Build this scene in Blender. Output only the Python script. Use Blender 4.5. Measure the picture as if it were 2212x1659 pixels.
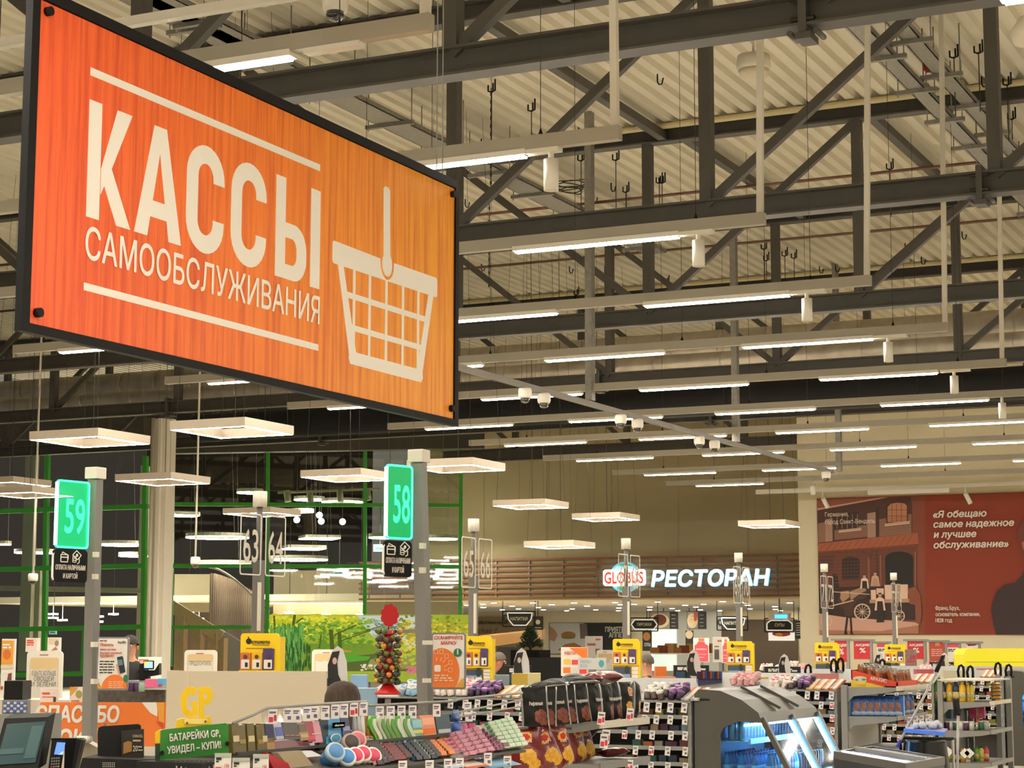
import bpy, bmesh, math, random
from mathutils import Vector as V, Matrix, Euler
from mathutils.geometry import interpolate_bezier, tessellate_polygon, delaunay_2d_cdt
random.seed(7)
SC = bpy.context.scene; COL = SC.collection
for o in list(bpy.data.objects): bpy.data.objects.remove(o)
# ---------------------------------------------------------------- camera, world, exposure
FPX = 4165.0; EYE = 1.65
PITCH, ROLL, YAW = math.radians(7.641), math.radians(.0989), math.radians(25.739)
CF = V((math.cos(YAW)*math.cos(PITCH), math.sin(YAW)*math.cos(PITCH), math.sin(PITCH)))
_r0 = V((math.sin(YAW), -math.cos(YAW), 0)); _u0 = _r0.cross(CF)
CR = math.cos(ROLL)*_r0+math.sin(ROLL)*_u0; CU = -math.sin(ROLL)*_r0+math.cos(ROLL)*_u0
CC = V((0, 0, EYE))
cam = bpy.data.cameras.new('camera'); cam.sensor_width = 36; cam.lens = FPX/2212*36; cam.clip_end = 300
camo = bpy.data.objects.new('camera', cam); COL.objects.link(camo)
camo.matrix_world = Matrix(((CR.x, CU.x, -CF.x, 0), (CR.y, CU.y, -CF.y, 0), (CR.z, CU.z, -CF.z, EYE), (0, 0, 0, 1)))
SC.camera = camo
SC.view_settings.view_transform = 'Standard'; SC.view_settings.look = 'None'
SC.view_settings.gamma = 1; SC.view_settings.use_curve_mapping = False
SC.view_settings.exposure = 0.0
SC.cycles.use_denoising = True
SC.cycles.max_bounces = 8; SC.cycles.transparent_max_bounces = 16
SC.cycles.caustics_reflective = False; SC.cycles.caustics_refractive = False
SC.cycles.sample_clamp_indirect = 6
WORLD = bpy.data.worlds.new('warm_fill'); SC.world = WORLD; WORLD.use_nodes = True  # warm ambient fill added for the open sides of the hall
WORLD.node_tree.nodes['Background'].inputs[0].default_value = (1, .9, .74, 1)
WORLD.node_tree.nodes['Background'].inputs[1].default_value = .22
TUBE_E, RING_E = 120.0, 120.0        # strength of the strip tubes and square pendants
# ---------------------------------------------------------------- measuring from the photograph
def ray(x, y): return CF+CR*((x-1106)/FPX)-CU*((y-829.5)/FPX)
def pz(x, y, z): d = ray(x, y); return CC+d*((z-EYE)/d.z)
def pX(x, y, X): d = ray(x, y); return CC+d*(X/d.x)
def pY(x, y, Y): d = ray(x, y); return CC+d*(Y/d.y)
def pd(x, y, D): return CC+ray(x, y)*D
# ---------------------------------------------------------------- materials
def lin(c):
    if isinstance(c, str): c = tuple(int(c[i:i+2], 16) for i in (0, 2, 4))
    return tuple((v/255/12.92 if v/255 <= .04045 else ((v/255+.055)/1.055)**2.4) for v in c)
MATS = {}
def M(name, c, rough=.6, metal=0, emit=0, ec=None, var=0, vs=8, bump=0, alpha=1, trans=0, coat=0, stretch=None, spec=None):
    if name in MATS: return MATS[name]
    m = bpy.data.materials.new(name); MATS[name] = m; m.use_nodes = True
    nt = m.node_tree; b = nt.nodes['Principled BSDF']; c = lin(c)
    b.inputs['Base Color'].default_value = (*c, 1); b.inputs['Roughness'].default_value = rough
    b.inputs['Metallic'].default_value = metal
    if spec is not None: b.inputs['Specular IOR Level'].default_value = spec
    if coat: b.inputs['Coat Weight'].default_value = coat; b.inputs['Coat Roughness'].default_value = .08
    if emit:
        b.inputs['Emission Color'].default_value = (*(lin(ec) if ec else c), 1); b.inputs['Emission Strength'].default_value = emit
    if alpha < 1: b.inputs['Alpha'].default_value = alpha
    if trans: b.inputs['Transmission Weight'].default_value = trans; b.inputs['IOR'].default_value = 1.2
    if var or bump:
        tc = nt.nodes.new('ShaderNodeTexCoord'); n = nt.nodes.new('ShaderNodeTexNoise')
        n.inputs['Scale'].default_value = vs; n.inputs['Detail'].default_value = 5
        if stretch:
            mp = nt.nodes.new('ShaderNodeMapping'); mp.inputs['Scale'].default_value = stretch
            nt.links.new(tc.outputs['Object'], mp.inputs[0]); nt.links.new(mp.outputs[0], n.inputs['Vector'])
        else: nt.links.new(tc.outputs['Object'], n.inputs['Vector'])
        if var:
            r = nt.nodes.new('ShaderNodeValToRGB'); e = r.color_ramp.elements
            e[0].position = .3; e[1].position = .7
            e[0].color = (*[max(0, v*(1-var)) for v in c], 1); e[1].color = (*[min(1, v*(1+var)) for v in c], 1)
            nt.links.new(n.outputs[0], r.inputs[0]); nt.links.new(r.outputs[0], b.inputs['Base Color'])
        if bump:
            bp = nt.nodes.new('ShaderNodeBump'); bp.inputs['Strength'].default_value = bump
            nt.links.new(n.outputs[0], bp.inputs['Height']); nt.links.new(bp.outputs[0], b.inputs['Normal'])
    return m
def MG(name, tint='ffffff', rough=.03, clear=.86):
    """clear sheet: see-through with a real gloss, no refraction"""
    if name in MATS: return MATS[name]
    m = bpy.data.materials.new(name); MATS[name] = m; m.use_nodes = True; nt = m.node_tree
    for n in list(nt.nodes):
        if n.type != 'OUTPUT_MATERIAL': nt.nodes.remove(n)
    out = [n for n in nt.nodes if n.type == 'OUTPUT_MATERIAL'][0]
    t = nt.nodes.new('ShaderNodeBsdfTransparent'); t.inputs[0].default_value = (*lin(tint), 1)
    g = nt.nodes.new('ShaderNodeBsdfGlossy'); g.inputs['Roughness'].default_value = rough
    g.inputs[0].default_value = (.9, .9, .9, 1)
    f = nt.nodes.new('ShaderNodeFresnel'); f.inputs[0].default_value = 1.5
    ma = nt.nodes.new('ShaderNodeMath'); ma.operation = 'MULTIPLY_ADD'; ma.inputs[1].default_value = 1; ma.inputs[2].default_value = (1-clear)*.5
    mx = nt.nodes.new('ShaderNodeMixShader')
    ge = nt.nodes.new('ShaderNodeNewGeometry'); iv = nt.nodes.new('ShaderNodeMath'); iv.operation = 'SUBTRACT'; iv.inputs[0].default_value = 1; nt.links.new(ge.outputs['Backfacing'], iv.inputs[1])
    mu = nt.nodes.new('ShaderNodeMath'); mu.operation = 'MULTIPLY'; nt.links.new(ma.outputs[0], mu.inputs[0]); nt.links.new(iv.outputs[0], mu.inputs[1])
    nt.links.new(f.outputs[0], ma.inputs[0]); nt.links.new(mu.outputs[0], mx.inputs[0])
    nt.links.new(t.outputs[0], mx.inputs[1]); nt.links.new(g.outputs[0], mx.inputs[2]); nt.links.new(mx.outputs[0], out.inputs[0])
    return m
# ---------------------------------------------------------------- mesh building (world coordinates)
class MB:
    def __init__(s): s.v = []; s.f = []; s.sm = []
    def add(s, vs, fs, smooth=False):
        o = len(s.v); s.v += [V(p) for p in vs]; s.f += [[i+o for i in f] for f in fs]; s.sm += [smooth]*len(fs); return s
    def box(s, a, b):
        x0, y0, z0 = [min(a[i], b[i]) for i in range(3)]; x1, y1, z1 = [max(a[i], b[i]) for i in range(3)]
        return s.add([(x0,y0,z0),(x1,y0,z0),(x1,y1,z0),(x0,y1,z0),(x0,y0,z1),(x1,y0,z1),(x1,y1,z1),(x0,y1,z1)],
                     [(0,3,2,1),(4,5,6,7),(0,1,5,4),(1,2,6,5),(2,3,7,6),(3,0,4,7)])
    def obox(s, o, ex, ey, ez):
        """box from corner o along three edge vectors"""
        o, ex, ey, ez = V(o), V(ex), V(ey), V(ez)
        p = [o, o+ex, o+ex+ey, o+ey]; p += [q+ez for q in p]
        return s.add(p, [(0,3,2,1),(4,5,6,7),(0,1,5,4),(1,2,6,5),(2,3,7,6),(3,0,4,7)])
    def bar(s, a, b, w, h=None, up=(0, 0, 1)):
        a, b = V(a), V(b); d = (b-a); h = h or w
        x = d.cross(V(up))
        if x.length < 1e-6*max(1e-9, d.length) or x.length < 1e-9: x = d.cross(V((1, 0, 0)))
        x.normalize(); y = x.cross(d).normalized()
        return s.obox(a-x*w/2-y*h/2, x*w, y*h, d)
    def cyl(s, a, b, r, n=12, r2=None, cap=True):
        a, b = V(a), V(b); d = (b-a).normalized(); r2 = r if r2 is None else r2
        x = d.orthogonal().normalized(); y = d.cross(x); vs = []
        for c, rr in ((a, r), (b, r2)):
            vs += [c+x*(rr*math.cos(t*2*math.pi/n))+y*(rr*math.sin(t*2*math.pi/n)) for t in range(n)]
        o = len(s.v); s.add(vs, [(i, (i+1) % n, n+(i+1) % n, n+i) for i in range(n)], True)
        if cap: s.f += [[o+i for i in range(n)][::-1], [o+n+i for i in range(n)]]; s.sm += [False, False]
        return s
    def tube(s, pts, r, n=8):
        pts = [V(p) for p in pts]; vs = []; prev = None
        for i, p in enumerate(pts):
            d = (pts[min(i+1, len(pts)-1)]-pts[max(i-1, 0)]).normalized()
            x = d.orthogonal().normalized() if prev is None else (prev-d*prev.dot(d)).normalized()
            prev = x; y = d.cross(x); vs += [p+x*(r*math.cos(t*2*math.pi/n))+y*(r*math.sin(t*2*math.pi/n)) for t in range(n)]
        m = len(pts); fs = [(k*n+i, k*n+(i+1) % n, (k+1)*n+(i+1) % n, (k+1)*n+i) for k in range(m-1) for i in range(n)]
        return s.add(vs, fs+[tuple(range(n))[::-1], tuple(range((m-1)*n, m*n))], True)
    def lathe(s, c, prof, n=20, ax=(0, 0, 1)):
        """prof: (r, h) pairs along ax from c"""
        c = V(c); d = V(ax).normalized(); x = d.orthogonal().normalized(); y = d.cross(x); vs = []
        for r, h in prof: vs += [c+d*h+x*(r*math.cos(t*2*math.pi/n))+y*(r*math.sin(t*2*math.pi/n)) for t in range(n)]
        m = len(prof); fs = [(k*n+i, k*n+(i+1) % n, (k+1)*n+(i+1) % n, (k+1)*n+i) for k in range(m-1) for i in range(n)]
        return s.add(vs, fs+[tuple(range(n))[::-1], tuple(range((m-1)*n, m*n))], True)
    def ball(s, c, r, n=10, sc=(1, 1, 1)):
        c = V(c); k = max(4, n//2+1); vs = []
        for j in range(k+1):
            t = math.pi*j/k; rr = max(1e-5, math.sin(t))
            vs += [c+V((r*sc[0]*rr*math.cos(i*2*math.pi/n), r*sc[1]*rr*math.sin(i*2*math.pi/n), -r*sc[2]*math.cos(t))) for i in range(n)]
        return s.add(vs, [(j*n+i, j*n+(i+1) % n, (j+1)*n+(i+1) % n, (j+1)*n+i) for j in range(k) for i in range(n)], True)
    def prism(s, pts, d):
        """planar outline extruded along d"""
        pts = [V(p) for p in pts]; d = V(d); n = len(pts)
        return s.add(pts+[p+d for p in pts], [tuple(range(n))[::-1], tuple(range(n, 2*n))]+[(i, (i+1) % n, n+(i+1) % n, n+i) for i in range(n)])
    def build(s, name, mat, par=None, loc=None, bevel=0, smooth=None):
        base = WL[par.name] if par is not None else (V(loc) if loc is not None else V((0, 0, 0)))
        me = bpy.data.meshes.new(name); me.from_pydata([tuple(p-base) for p in s.v], [], s.f)
        me.polygons.foreach_set('use_smooth', s.sm if smooth is None else [smooth]*len(s.f)); me.update()
        bm = bmesh.new(); bm.from_mesh(me); bmesh.ops.recalc_face_normals(bm, faces=bm.faces)
        if bevel: bmesh.ops.bevel(bm, geom=bm.edges[:], offset=bevel, segments=2, affect='EDGES', profile=.5)
        bm.to_mesh(me); bm.free()
        me.materials.append(mat)
        o = bpy.data.objects.new(name, me); COL.objects.link(o)
        if par is not None: o.parent = par
        else: o.location = base
        WL[o.name] = base.copy(); return o
WL = {}
def tag(o, label=None, cat=None, group=None, kind=None):
    if label: o['label'] = label
    if cat: o['category'] = cat
    if group: o['group'] = group
    if kind: o['kind'] = kind
    return o
def thing(name, label, cat, loc, group=None):
    o = bpy.data.objects.new(name, None); COL.objects.link(o); o.location = loc; o.empty_display_size = .05
    WL[o.name] = V(loc); return tag(o, label, cat, group)
def dup(root, loc, label=None, rot=None, scale=None, group=None):
    """a copy of a thing with copies of its parts and their sub-parts"""
    c = root.copy(); COL.objects.link(c); c.location = loc; WL[c.name] = V(loc)
    if rot is not None: c.rotation_euler = rot
    if scale is not None: c.scale = (scale,)*3 if not hasattr(scale, '__len__') else scale
    if label: c['label'] = label
    if group: c['group'] = group
    def kids(a, b):
        for k in list(a.children):
            d = k.copy(); COL.objects.link(d); d.parent = b; kids(k, d)
    kids(root, c); return c
# flat graphics: a frame = origin, right, up; out = towards the viewer
class Fr:
    K = 0
    def __init__(s, o, ex, ey, out=None):
        s.o, s.ex, s.ey = V(o), V(ex).normalized(), V(ey).normalized(); s.n = s.ex.cross(s.ey).normalized()
    def p(s, u, v, w=0): return s.o+s.ex*u+s.ey*v+s.n*w
    def rect(s, mb, u0, v0, u1, v1, w0=0, w1=.002):
        Fr.K = (Fr.K+1) % 9; w1 += Fr.K*.00012
        return mb.obox(s.p(u0, v0, w0), s.ex*(u1-u0), s.ey*(v1-v0), s.n*(w1-w0))
    def poly(s, mb, pts, w0=0, w1=.002):
        Fr.K = (Fr.K+1) % 9; w1 += Fr.K*.00012; return mb.prism([s.p(u, v, w0) for u, v in pts], s.n*(w1-w0))
    def disc(s, mb, u, v, r, w0=0, w1=.002, n=20, ry=None):
        return s.poly(mb, [(u+r*math.cos(t*2*math.pi/n), v+(ry or r)*math.sin(t*2*math.pi/n)) for t in range(n)], w0, w1)
    def line(s, mb, pts, wd, w0=0, w1=.002):
        for (a, b), (c, d) in zip(pts[:-1], pts[1:]):
            L = math.hypot(c-a, d-b) or 1e-6; nx, ny = -(d-b)/L*wd/2, (c-a)/L*wd/2
            s.poly(mb, [(a+nx, b+ny), (a-nx, b-ny), (c-nx, d-ny), (c+nx, d+ny)], w0, w1)
        return mb
    def rrect(s, mb, u0, v0, u1, v1, r, w0=0, w1=.002, k=5): return s.poly(mb, rr(u0, v0, u1, v1, r, k), w0, w1)
def rr(u0, v0, u1, v1, r, k=5):
    out = []
    for cx, cy, a0 in ((u1-r, v1-r, 0), (u0+r, v1-r, 90), (u0+r, v0+r, 180), (u1-r, v0+r, 270)):
        out += [(cx+r*math.cos(math.radians(a0+90*i/k)), cy+r*math.sin(math.radians(a0+90*i/k))) for i in range(k+1)]
    return out
TXT = {}
def text(fr, s, u, v, h, mat, par, name='lettering', w=None, bold=0, shear=0, align='L', z=.004, depth=.002, space=1.0):
    """lettering in the frame: cap height h, optional total width w, raised z off the surface"""
    key = (s, bold, shear, space)
    if key not in TXT:
        c = bpy.data.curves.new('t', 'FONT'); c.body = s; c.size = 1; c.offset = 0; c.shear = shear; c.resolution_u = 3; c.space_character = space
        o = bpy.data.objects.new('t', c); COL.objects.link(o)
        dg = bpy.context.evaluated_depsgraph_get(); cu = o.evaluated_get(dg).to_curve(dg, apply_modifiers=False)
        SP = []          # outlines: strokes of one letter may overlap, so overlapping outlines are filled in separate layers
        for sp in cu.splines:
            q = [p.co.copy() for p in sp.bezier_points]
            if len(q) < 3: continue
            ar = sum(q[i].x*q[(i+1) % len(q)].y-q[(i+1) % len(q)].x*q[i].y for i in range(len(q)))
            SP.append((ar, min(p.x for p in q), min(p.y for p in q), max(p.x for p in q), max(p.y for p in q), [(p.co.copy(), p.handle_left.copy(), p.handle_right.copy()) for p in sp.bezier_points]))
        def inside(x, y, P):
            c = False
            for i in range(len(P)):
                (x1, y1), (x2, y2) = P[i], P[i-1]
                if (y1 > y) != (y2 > y) and x < (x2-x1)*(y-y1)/(y2-y1)+x1: c = not c
            return c
        def outline(P):
            out = []
            for k in range(len(P)):
                a, b = P[k], P[(k+1) % len(P)]; ch = b[0]-a[0]
                cr = abs(ch.x*(a[2]-a[0]).y-ch.y*(a[2]-a[0]).x)+abs(ch.x*(b[1]-a[0]).y-ch.y*(b[1]-a[0]).x)
                seg_ = [a[0]] if cr < 1e-6 or ch.length < .012 else interpolate_bezier(a[0], a[2], b[1], b[0], 4)[:-1]
                for q in seg_:
                    if not out or (q-out[-1]).length > 1e-4: out.append(V((q.x, q.y, 0)))
            if (out[0]-out[-1]).length < 1e-4: out.pop()
            return out
        outs, holes = [], []
        for r in SP:
            pts = [(p[0].x, p[0].y) for p in r[5]]
            box = [t for t in SP if t is not r and r[0]*t[0] < 0 and abs(t[0]) > abs(r[0]) and all(inside(x, y, [(p[0].x, p[0].y) for p in t[5]]) for x, y in pts[::max(1, len(pts)//4)])]
            (holes.append((r, min(box, key=lambda t: abs(t[0])))) if box else outs.append(r))
        vs, fs = [], []
        for li, r in enumerate(outs):
            polys = [outline(r[5])]+[outline(h[5]) for h, t in holes if t is r]; n0 = len(vs)
            vs += [q+V((0, 0, (li % 4)*.00006)) for pl in polys for q in pl]
            def crosses(P):
                n = len(P); cr = lambda a, b, c: (b.x-a.x)*(c.y-a.y)-(b.y-a.y)*(c.x-a.x)
                return any(cr(P[i], P[i-1], P[j])*cr(P[i], P[i-1], P[j-1]) < -1e-12 and cr(P[j], P[j-1], P[i])*cr(P[j], P[j-1], P[i-1]) < -1e-12 for i in range(n) for j in range(i))
            if len(polys) == 1 and len(polys[0]) < 90 and crosses(polys[0]):
                del vs[n0:]; rv, _, rf, *_ = delaunay_2d_cdt([q.to_2d() for q in polys[0]], [], [list(range(len(polys[0])))], 1, 1e-6)
                vs += [V((q.x, q.y, (li % 4)*.00006)) for q in rv]
                def wind(f):
                    c = (rv[f[0]]+rv[f[1]]+rv[f[2]])/3; P = polys[0]; w = 0
                    for i in range(len(P)):
                        a, b = P[i-1], P[i]; s_ = (b.x-a.x)*(c.y-a.y)-(c.x-a.x)*(b.y-a.y)
                        if a.y <= c.y < b.y and s_ > 0: w += 1
                        elif b.y <= c.y < a.y and s_ < 0: w -= 1
                    return w
                fs += [tuple(q+n0 for q in f) for f in rf if wind(f)]
            else: fs += [tuple(q+n0 for q in f) for f in tessellate_polygon(polys)]
        o.to_curve_clear() if hasattr(o, 'to_curve_clear') else None
        bpy.data.objects.remove(o); bpy.data.curves.remove(c)
        if bold > 0:
            b0 = bold*.85; V0, F0 = vs, fs; vs, fs = [], []
            for i, (dx, dy) in enumerate(((0, 0), (1, .3), (-1, -.3), (.3, -1), (-.3, 1), (.75, .75), (-.75, -.75), (.75, -.75), (-.75, .75))):
                o = len(vs); vs += [p+V((dx*b0, dy*b0, i*.00012)) for p in V0]; fs += [tuple(q+o for q in f) for f in F0]
        TXT[key] = (vs, fs)
    vs, fs = TXT[key]
    if not vs: return None
    lz = max(1, (fr.o-CC).length/5); x0 = min(p.x for p in vs); x1 = max(p.x for p in vs)
    k = h/.727; n = s.count('\n')
    kx = k if w is None else w/(x1-x0)
    off = 0 if align == 'L' else (-(x1-x0)*kx/2 if align == 'C' else -(x1-x0)*kx)
    mb = MB(); mb.add([fr.p(u+off+(p.x-x0)*kx, v+p.y*k, z+p.z*lz) for p in vs], fs)
    return mb.build(name, mat, par)
def dashes(fr, rows, mat, par, name='small_print', z=.004):
    """tiny unreadable print: a thin bar per word"""
    mb = MB()
    for (u0, u1, v, h) in rows:
        u = u0
        while u < u1-h:
            w = min(u1-u, h*random.uniform(2, 5)); fr.rect(mb, u, v, u+w, v+h, z-.002, z); u += w+h*.7
    return mb.build(name, mat, par)
# ================================================================ the hall: deck, walls, floor
m_deck = M('deck_white_sheet', 'e2dac4', .5, var=.06, vs=.7)
m_steel = M('dark_steel_paint', '48443c', .55, var=.08, vs=3)
m_wall = M('beige_wall', 'e4d8b8', .8, var=.04, vs=.6)
m_wall_olive = M('olive_beige_panel', 'b2a380', .8, var=.05, vs=.5)
m_floor = M('floor_tile', 'e6dfcf', .35, var=.06, vs=1.5)
m_white = M('white_paint', 'e4ddcd', .5)
m_offw = M('warm_white_metal', 'd8d0be', .45)
m_grey = M('aluminium_grey', '858380', .45, metal=.2)
m_galv = M('galvanised_steel', '8e8a80', .5, metal=.5, var=.15, vs=20)
m_black = M('black_plastic', '0c0b0b', .6, spec=.25)
m_blackm = M('black_matte', '0f0e0d', .8)
m_silver = M('silver_duct_foil', 'b9b0a0', .38, metal=.6, var=.2, vs=3, bump=.25)
m_tube = M('tube_glow', 'ffffff', emit=TUBE_E, ec='fff5e4')
m_ring = M('pendant_glow', 'ffffff', emit=RING_E, ec='fff4e2')
m_rail = M('strip_rail_grey', 'a29a88', .5); m_crail = M('camera_rail_grey', '6e675b', .6)
m_cable = M('dark_cable', '2a2620', .7)
m_green = M('green_frame_paint', '46b83a', .5)
XB, XR = 44.0, 50.0           # poster wall, restaurant wall
ZD = 8.96                     # underside of the deck
mb = MB(); pit, Y0, Y1 = .24, -9.0, 36.0; n = int((Y1-Y0)/pit); prof = []
for i in range(n):
    y = Y0+i*pit; prof += [(y, ZD), (y+.125, ZD), (y+.155, ZD+.075), (y+.21, ZD+.075)]
XS = (-4.0, XB+.2)
vs = [(X, y, z) for X in XS for y, z in prof]; k = len(prof)
mb.add(vs, [(i, i+1, k+i+1, k+i) for i in range(k-1)])
tag(mb.build('ceiling', m_deck), kind='structure')
tag(MB().box((-4, -9, -.1), (60, 46, 0)).build('floor', m_floor), kind='structure')
yc = pX(1726, 1200, XB).y     # the free end of the poster wall
mb = MB().box((XB, -9, 0), (XB+.3, yc, ZD+.3))
tag(mb.build('wall_right', m_wall), kind='structure')
# restaurant side wall and the tall olive wall behind
CEI = pX(1400, 1290, XR).z    # restaurant ceiling height
mb = MB().box((XR, yc-6, CEI), (XR+.3, 27.2, 11))
for y in range(15, 27, 2): mb.box((XR-.012, y, CEI+1.2), (XR, y+.02, 11))
tag(mb.build('wall_back', m_wall_olive), kind='structure')
tag(MB().box((XB+.3, yc, 0), (XR+8, yc-.25, 11)).build('wall_side', m_wall), kind='structure')
tag(MB().box((XB+.2, yc-4, 9.2), (XR+.4, 36, 9.4)).build('trim_1', m_wall_olive), kind='structure')
# ================================================================ roof trusses
def ibeam(mb, x, y0, y1, z0, h=.24, w=.2, t=.022, web=.016):
    mb.box((x-w/2, y0, z0), (x+w/2, y1, z0+t)); mb.box((x-w/2, y0, z0+h-t), (x+w/2, y1, z0+h)); return mb.box((x-web/2, y0, z0+t), (x+web/2, y1, z0+h-t))
ZB, ZT = 6.1, 8.72
NY = [9.95+3.06*k for k in range(-5, 9)]
def truss(x, label, lo=0, hi=14, chord=True):
    t = thing('roof_truss', label, 'roof truss', (x, NY[0], ZB), 'roof trusses')
    ys = NY[lo:hi]; ya, yb = (ys[0]-3, ys[-1]+1)
    ibeam(MB(), x, ya, yb, ZB).build('bottom_chord', m_steel, t)
    ibeam(MB(), x, ya, yb, ZT, .22).build('top_chord', m_steel, t)
    for y in ys:
        MB().box((x-.07, y-.065, ZB+.24), (x+.07, y+.065, ZT)).build('post', m_steel, t)
    for a, b in zip(ys[:-1], ys[1:]):
        c = (a+b)/2; k = round((c-9.95)/3.06-.5)
        # diagonals fall towards the middle post at y = 9.95
        p, q = ((a, b) if k < 0 else (b, a)) if -4 <= k < 4 else ((b, a) if k < 0 else (a, b))
        MB().bar((x, p, ZT), (x, q, ZB+.2), .1, .09, (1, 0, 0)).build('diagonal', m_steel, t)
    for y in (3.98, 13.2, 22.4):                  # bolted splices of the chord
        if ya < y < yb:
            m = MB().box((x-.11, y-.03, ZB-.05), (x+.11, y+.03, ZB+.3)); m.box((x-.1, y-.06, ZB-.1), (x+.1, y+.06, ZB-.05))
            for z in (ZB+.05, ZB+.2):
                for s in (-1, 1): m.cyl((x-.09, y-.09, z), (x-.09, y+.09, z), .018, 6)
            for s in (-1, 1): m.cyl((x-.1, y+s*.1, ZB-.05), (x+.1, y+s*.1, ZB-.05), .022, 8)
            m.build('splice_plate', m_steel, t)
    return t
truss(13.2, 'dark grey roof truss passing closest overhead, its lower beam crossing right above the orange sign')
truss(19.1, 'dark grey roof truss second from the camera, right beyond the row beside the sign')
truss(25.1, 'dark grey roof truss third from the camera, right behind the two-tube light row')
truss(30.95, 'dark grey roof truss fourth from the camera, in front of the long silver duct')
truss(36.7, 'dark grey roof truss fifth from the camera, beyond the silver and black ducts')
t6 = thing('roof_truss', 'dark grey roof beam hugging the tall olive wall, farthest of the roof trusses', 'roof truss', (44.6, 20, 6.3), 'roof trusses')
ibeam(MB(), 44.6, yc+.1, 23.5, 6.3, .32).build('bottom_chord', m_steel, t6)
for y in (15.2, 18.3, 21.4):
    MB().box((44.53, y-.07, 6.6), (44.67, y+.07, 9.1)).build('post', m_steel, t6)
    MB().bar((44.6, y, 6.6), (44.6, y+2.6, 9.0), .1, .1, (1, 0, 0)).build('diagonal', m_steel, t6)
# ties along the hall between top chords
for (x, y, xa, xb, wh) in ((1036, 58, 19.2, 25.0, 'above the first tube light right of the sign'), (1480, 330, 25.2, 30.8, 'over the second tube light row'), (1880, 200, 25.2, 30.8, 'near the cable trays at upper right'), (640, 240, 13.4, 19.0, 'just above the top edge of the sign')):
    y = pX(x, y, xa).y
    tag(MB().box((xa, y-.06, ZT+.02), (xb, y+.06, ZT+.14)).build('roof_tie', m_steel, loc=(xa, y, ZT)), f'dark steel tie bar between two trusses {wh}', 'roof beam', 'roof ties')
# ================================================================ ducts and pipes along the trusses
def duct(x, z, r, y0, y1, name, label, mat, seg=1.0, cat='duct'):
    mb = MB().cyl((x, y0, z), (x, y1, z), r, 20); y = y0
    while seg and y < y1: mb.cyl((x, y, z), (x, y+.03, z), r*1.03, 20); y += seg
    return tag(mb.build(name, mat, loc=(x, y0, z)), label, cat)
duct(33.4, 7.12, .27, -8, 33, 'air_duct', 'large round silver air duct running across the hall behind the fourth truss', m_silver, .9)
duct(32.6, 6.72, .14, -8, 33, 'air_duct', 'thinner silver duct just below the large silver duct', m_silver, 1.3)
duct(34.2, 6.2, .3, 0, 24, 'air_duct', 'thick black duct running across under the silver ducts', m_blackm, 0)
m_pipe = M('cream_pipe', 'c9bb90', .5); m_pipeb = M('brown_pipe', '6b4a38', .5)
for (x, wh) in ((24.86, 'third'), (30.7, 'fourth'), (36.4, 'fifth')):
    duct(x, 8.905, .045, -8, 30, 'sprinkler_pipe', f'cream pipe running along the top of the {wh} roof truss', m_pipe, 0, 'pipe')
for (x, z, wh) in ((28.05, 8.7, 'between the third and fourth trusses'), (32.1, 8.7, 'just beyond the fourth truss')):
    duct(x, z, .025, -8, 30, 'sprinkler_pipe', f'thin brown sprinkler pipe under the roof sheet {wh}', m_pipeb, 0, 'pipe')
# ================================================================ strip light rows
T1, T2, T3, T4 = (5.62, 7.12), (8.12, 9.62), (10.5, 12.0), (13.0, 14.5)
R0, R1, R2, R3 = (-9.4, -7.9), (-6.9, -5.4), (-4.4, -2.9), (-1.9, -.4)
T0, TX = (3.1, 4.6), (.6, 2.1)
def light_row(x, y0, y1, tubes, label, spots=(), hang=(), boxes=True, e=None):
    t = thing('strip_light_row', label, 'strip light', (x, y0, 5.0), 'ceiling strip light rows')
    MB().box((x-.035, y0, 5.05), (x+.035, y1, 5.15)).build('rail', m_rail, t)
    m = MB()
    for a, b in tubes: m = MB().box((x-.045, a-.02, 5.02), (x+.045, b+.02, 5.06)).build('tube_housing', m_white, t)
    for a, b in tubes: MB().box((x-.033, a, 5.006), (x+.033, b, 5.02)).build('tube', m_tube, t)
    if boxes: MB().box((x-.04, y0+.45, 5.02), (x+.04, y0+.82, 5.05)).build('driver_box', m_white, t)
    for y in spots:
        s = MB().cyl((x, y, 4.97), (x, y, 4.75), .052, 20).build('spotlight', m_white, t)
        mm = MB(); mm.cyl((x, y, 5.05), (x, y, 4.96), .02, 10).build('spotlight_stem', m_white, s)
        MB().cyl((x, y, 4.752), (x, y, 4.747), .04, 16).build('spotlight_lens', m_offw, s)
    for (y, dy) in hang: MB().bar((x, y, 5.15), (x, y+dy, ZD), .05).build('hanger', m_offw, t)
    y = y0+.6
    while y < y1:
        MB().cyl((x, y, 5.15), (x, y, ZD), .003, 5).build('hanger_wire', m_cable, t)
        m2 = MB().lathe((x, y, 5.15), [(.02, 0), (.004, .05)], 8).build('wire_clip', m_black, t); y += 2.5
    return t
A = [T1, T2, T3, T4]
light_row(9.22, 4.95, 15.2, [(5.88, 7.38), T2, T3, T4], 'strip light row passing above the top edge of the orange sign', (), [(4.99, -.06)])
light_row(11.86, 4.9, 15.2, A, 'strip light row with one lit tube right beside the top right corner of the sign', (5.42,), [(4.94, .02)])
light_row(14.85, 4.86, 15.2, A, 'strip light row with a single long lit tube, first full row right of the sign', (5.44,), [(4.9, -.06)])
light_row(17.88, 4.8, 15.2, A, 'strip light row showing two lit tubes, second full row right of the sign', (5.44,), [(4.84, -.1)])
light_row(20.92, 4.78, 15.2, A, 'strip light row crossing in front of the silver duct, third right of the sign', (5.44,), [(4.8, -.06)])
light_row(23.95, 4.75, 15.2, A, 'strip light row in front of the black duct, fourth right of the sign', (5.4,), [(4.8, -.06)])
FULL = [TX, T0]+A
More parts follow.
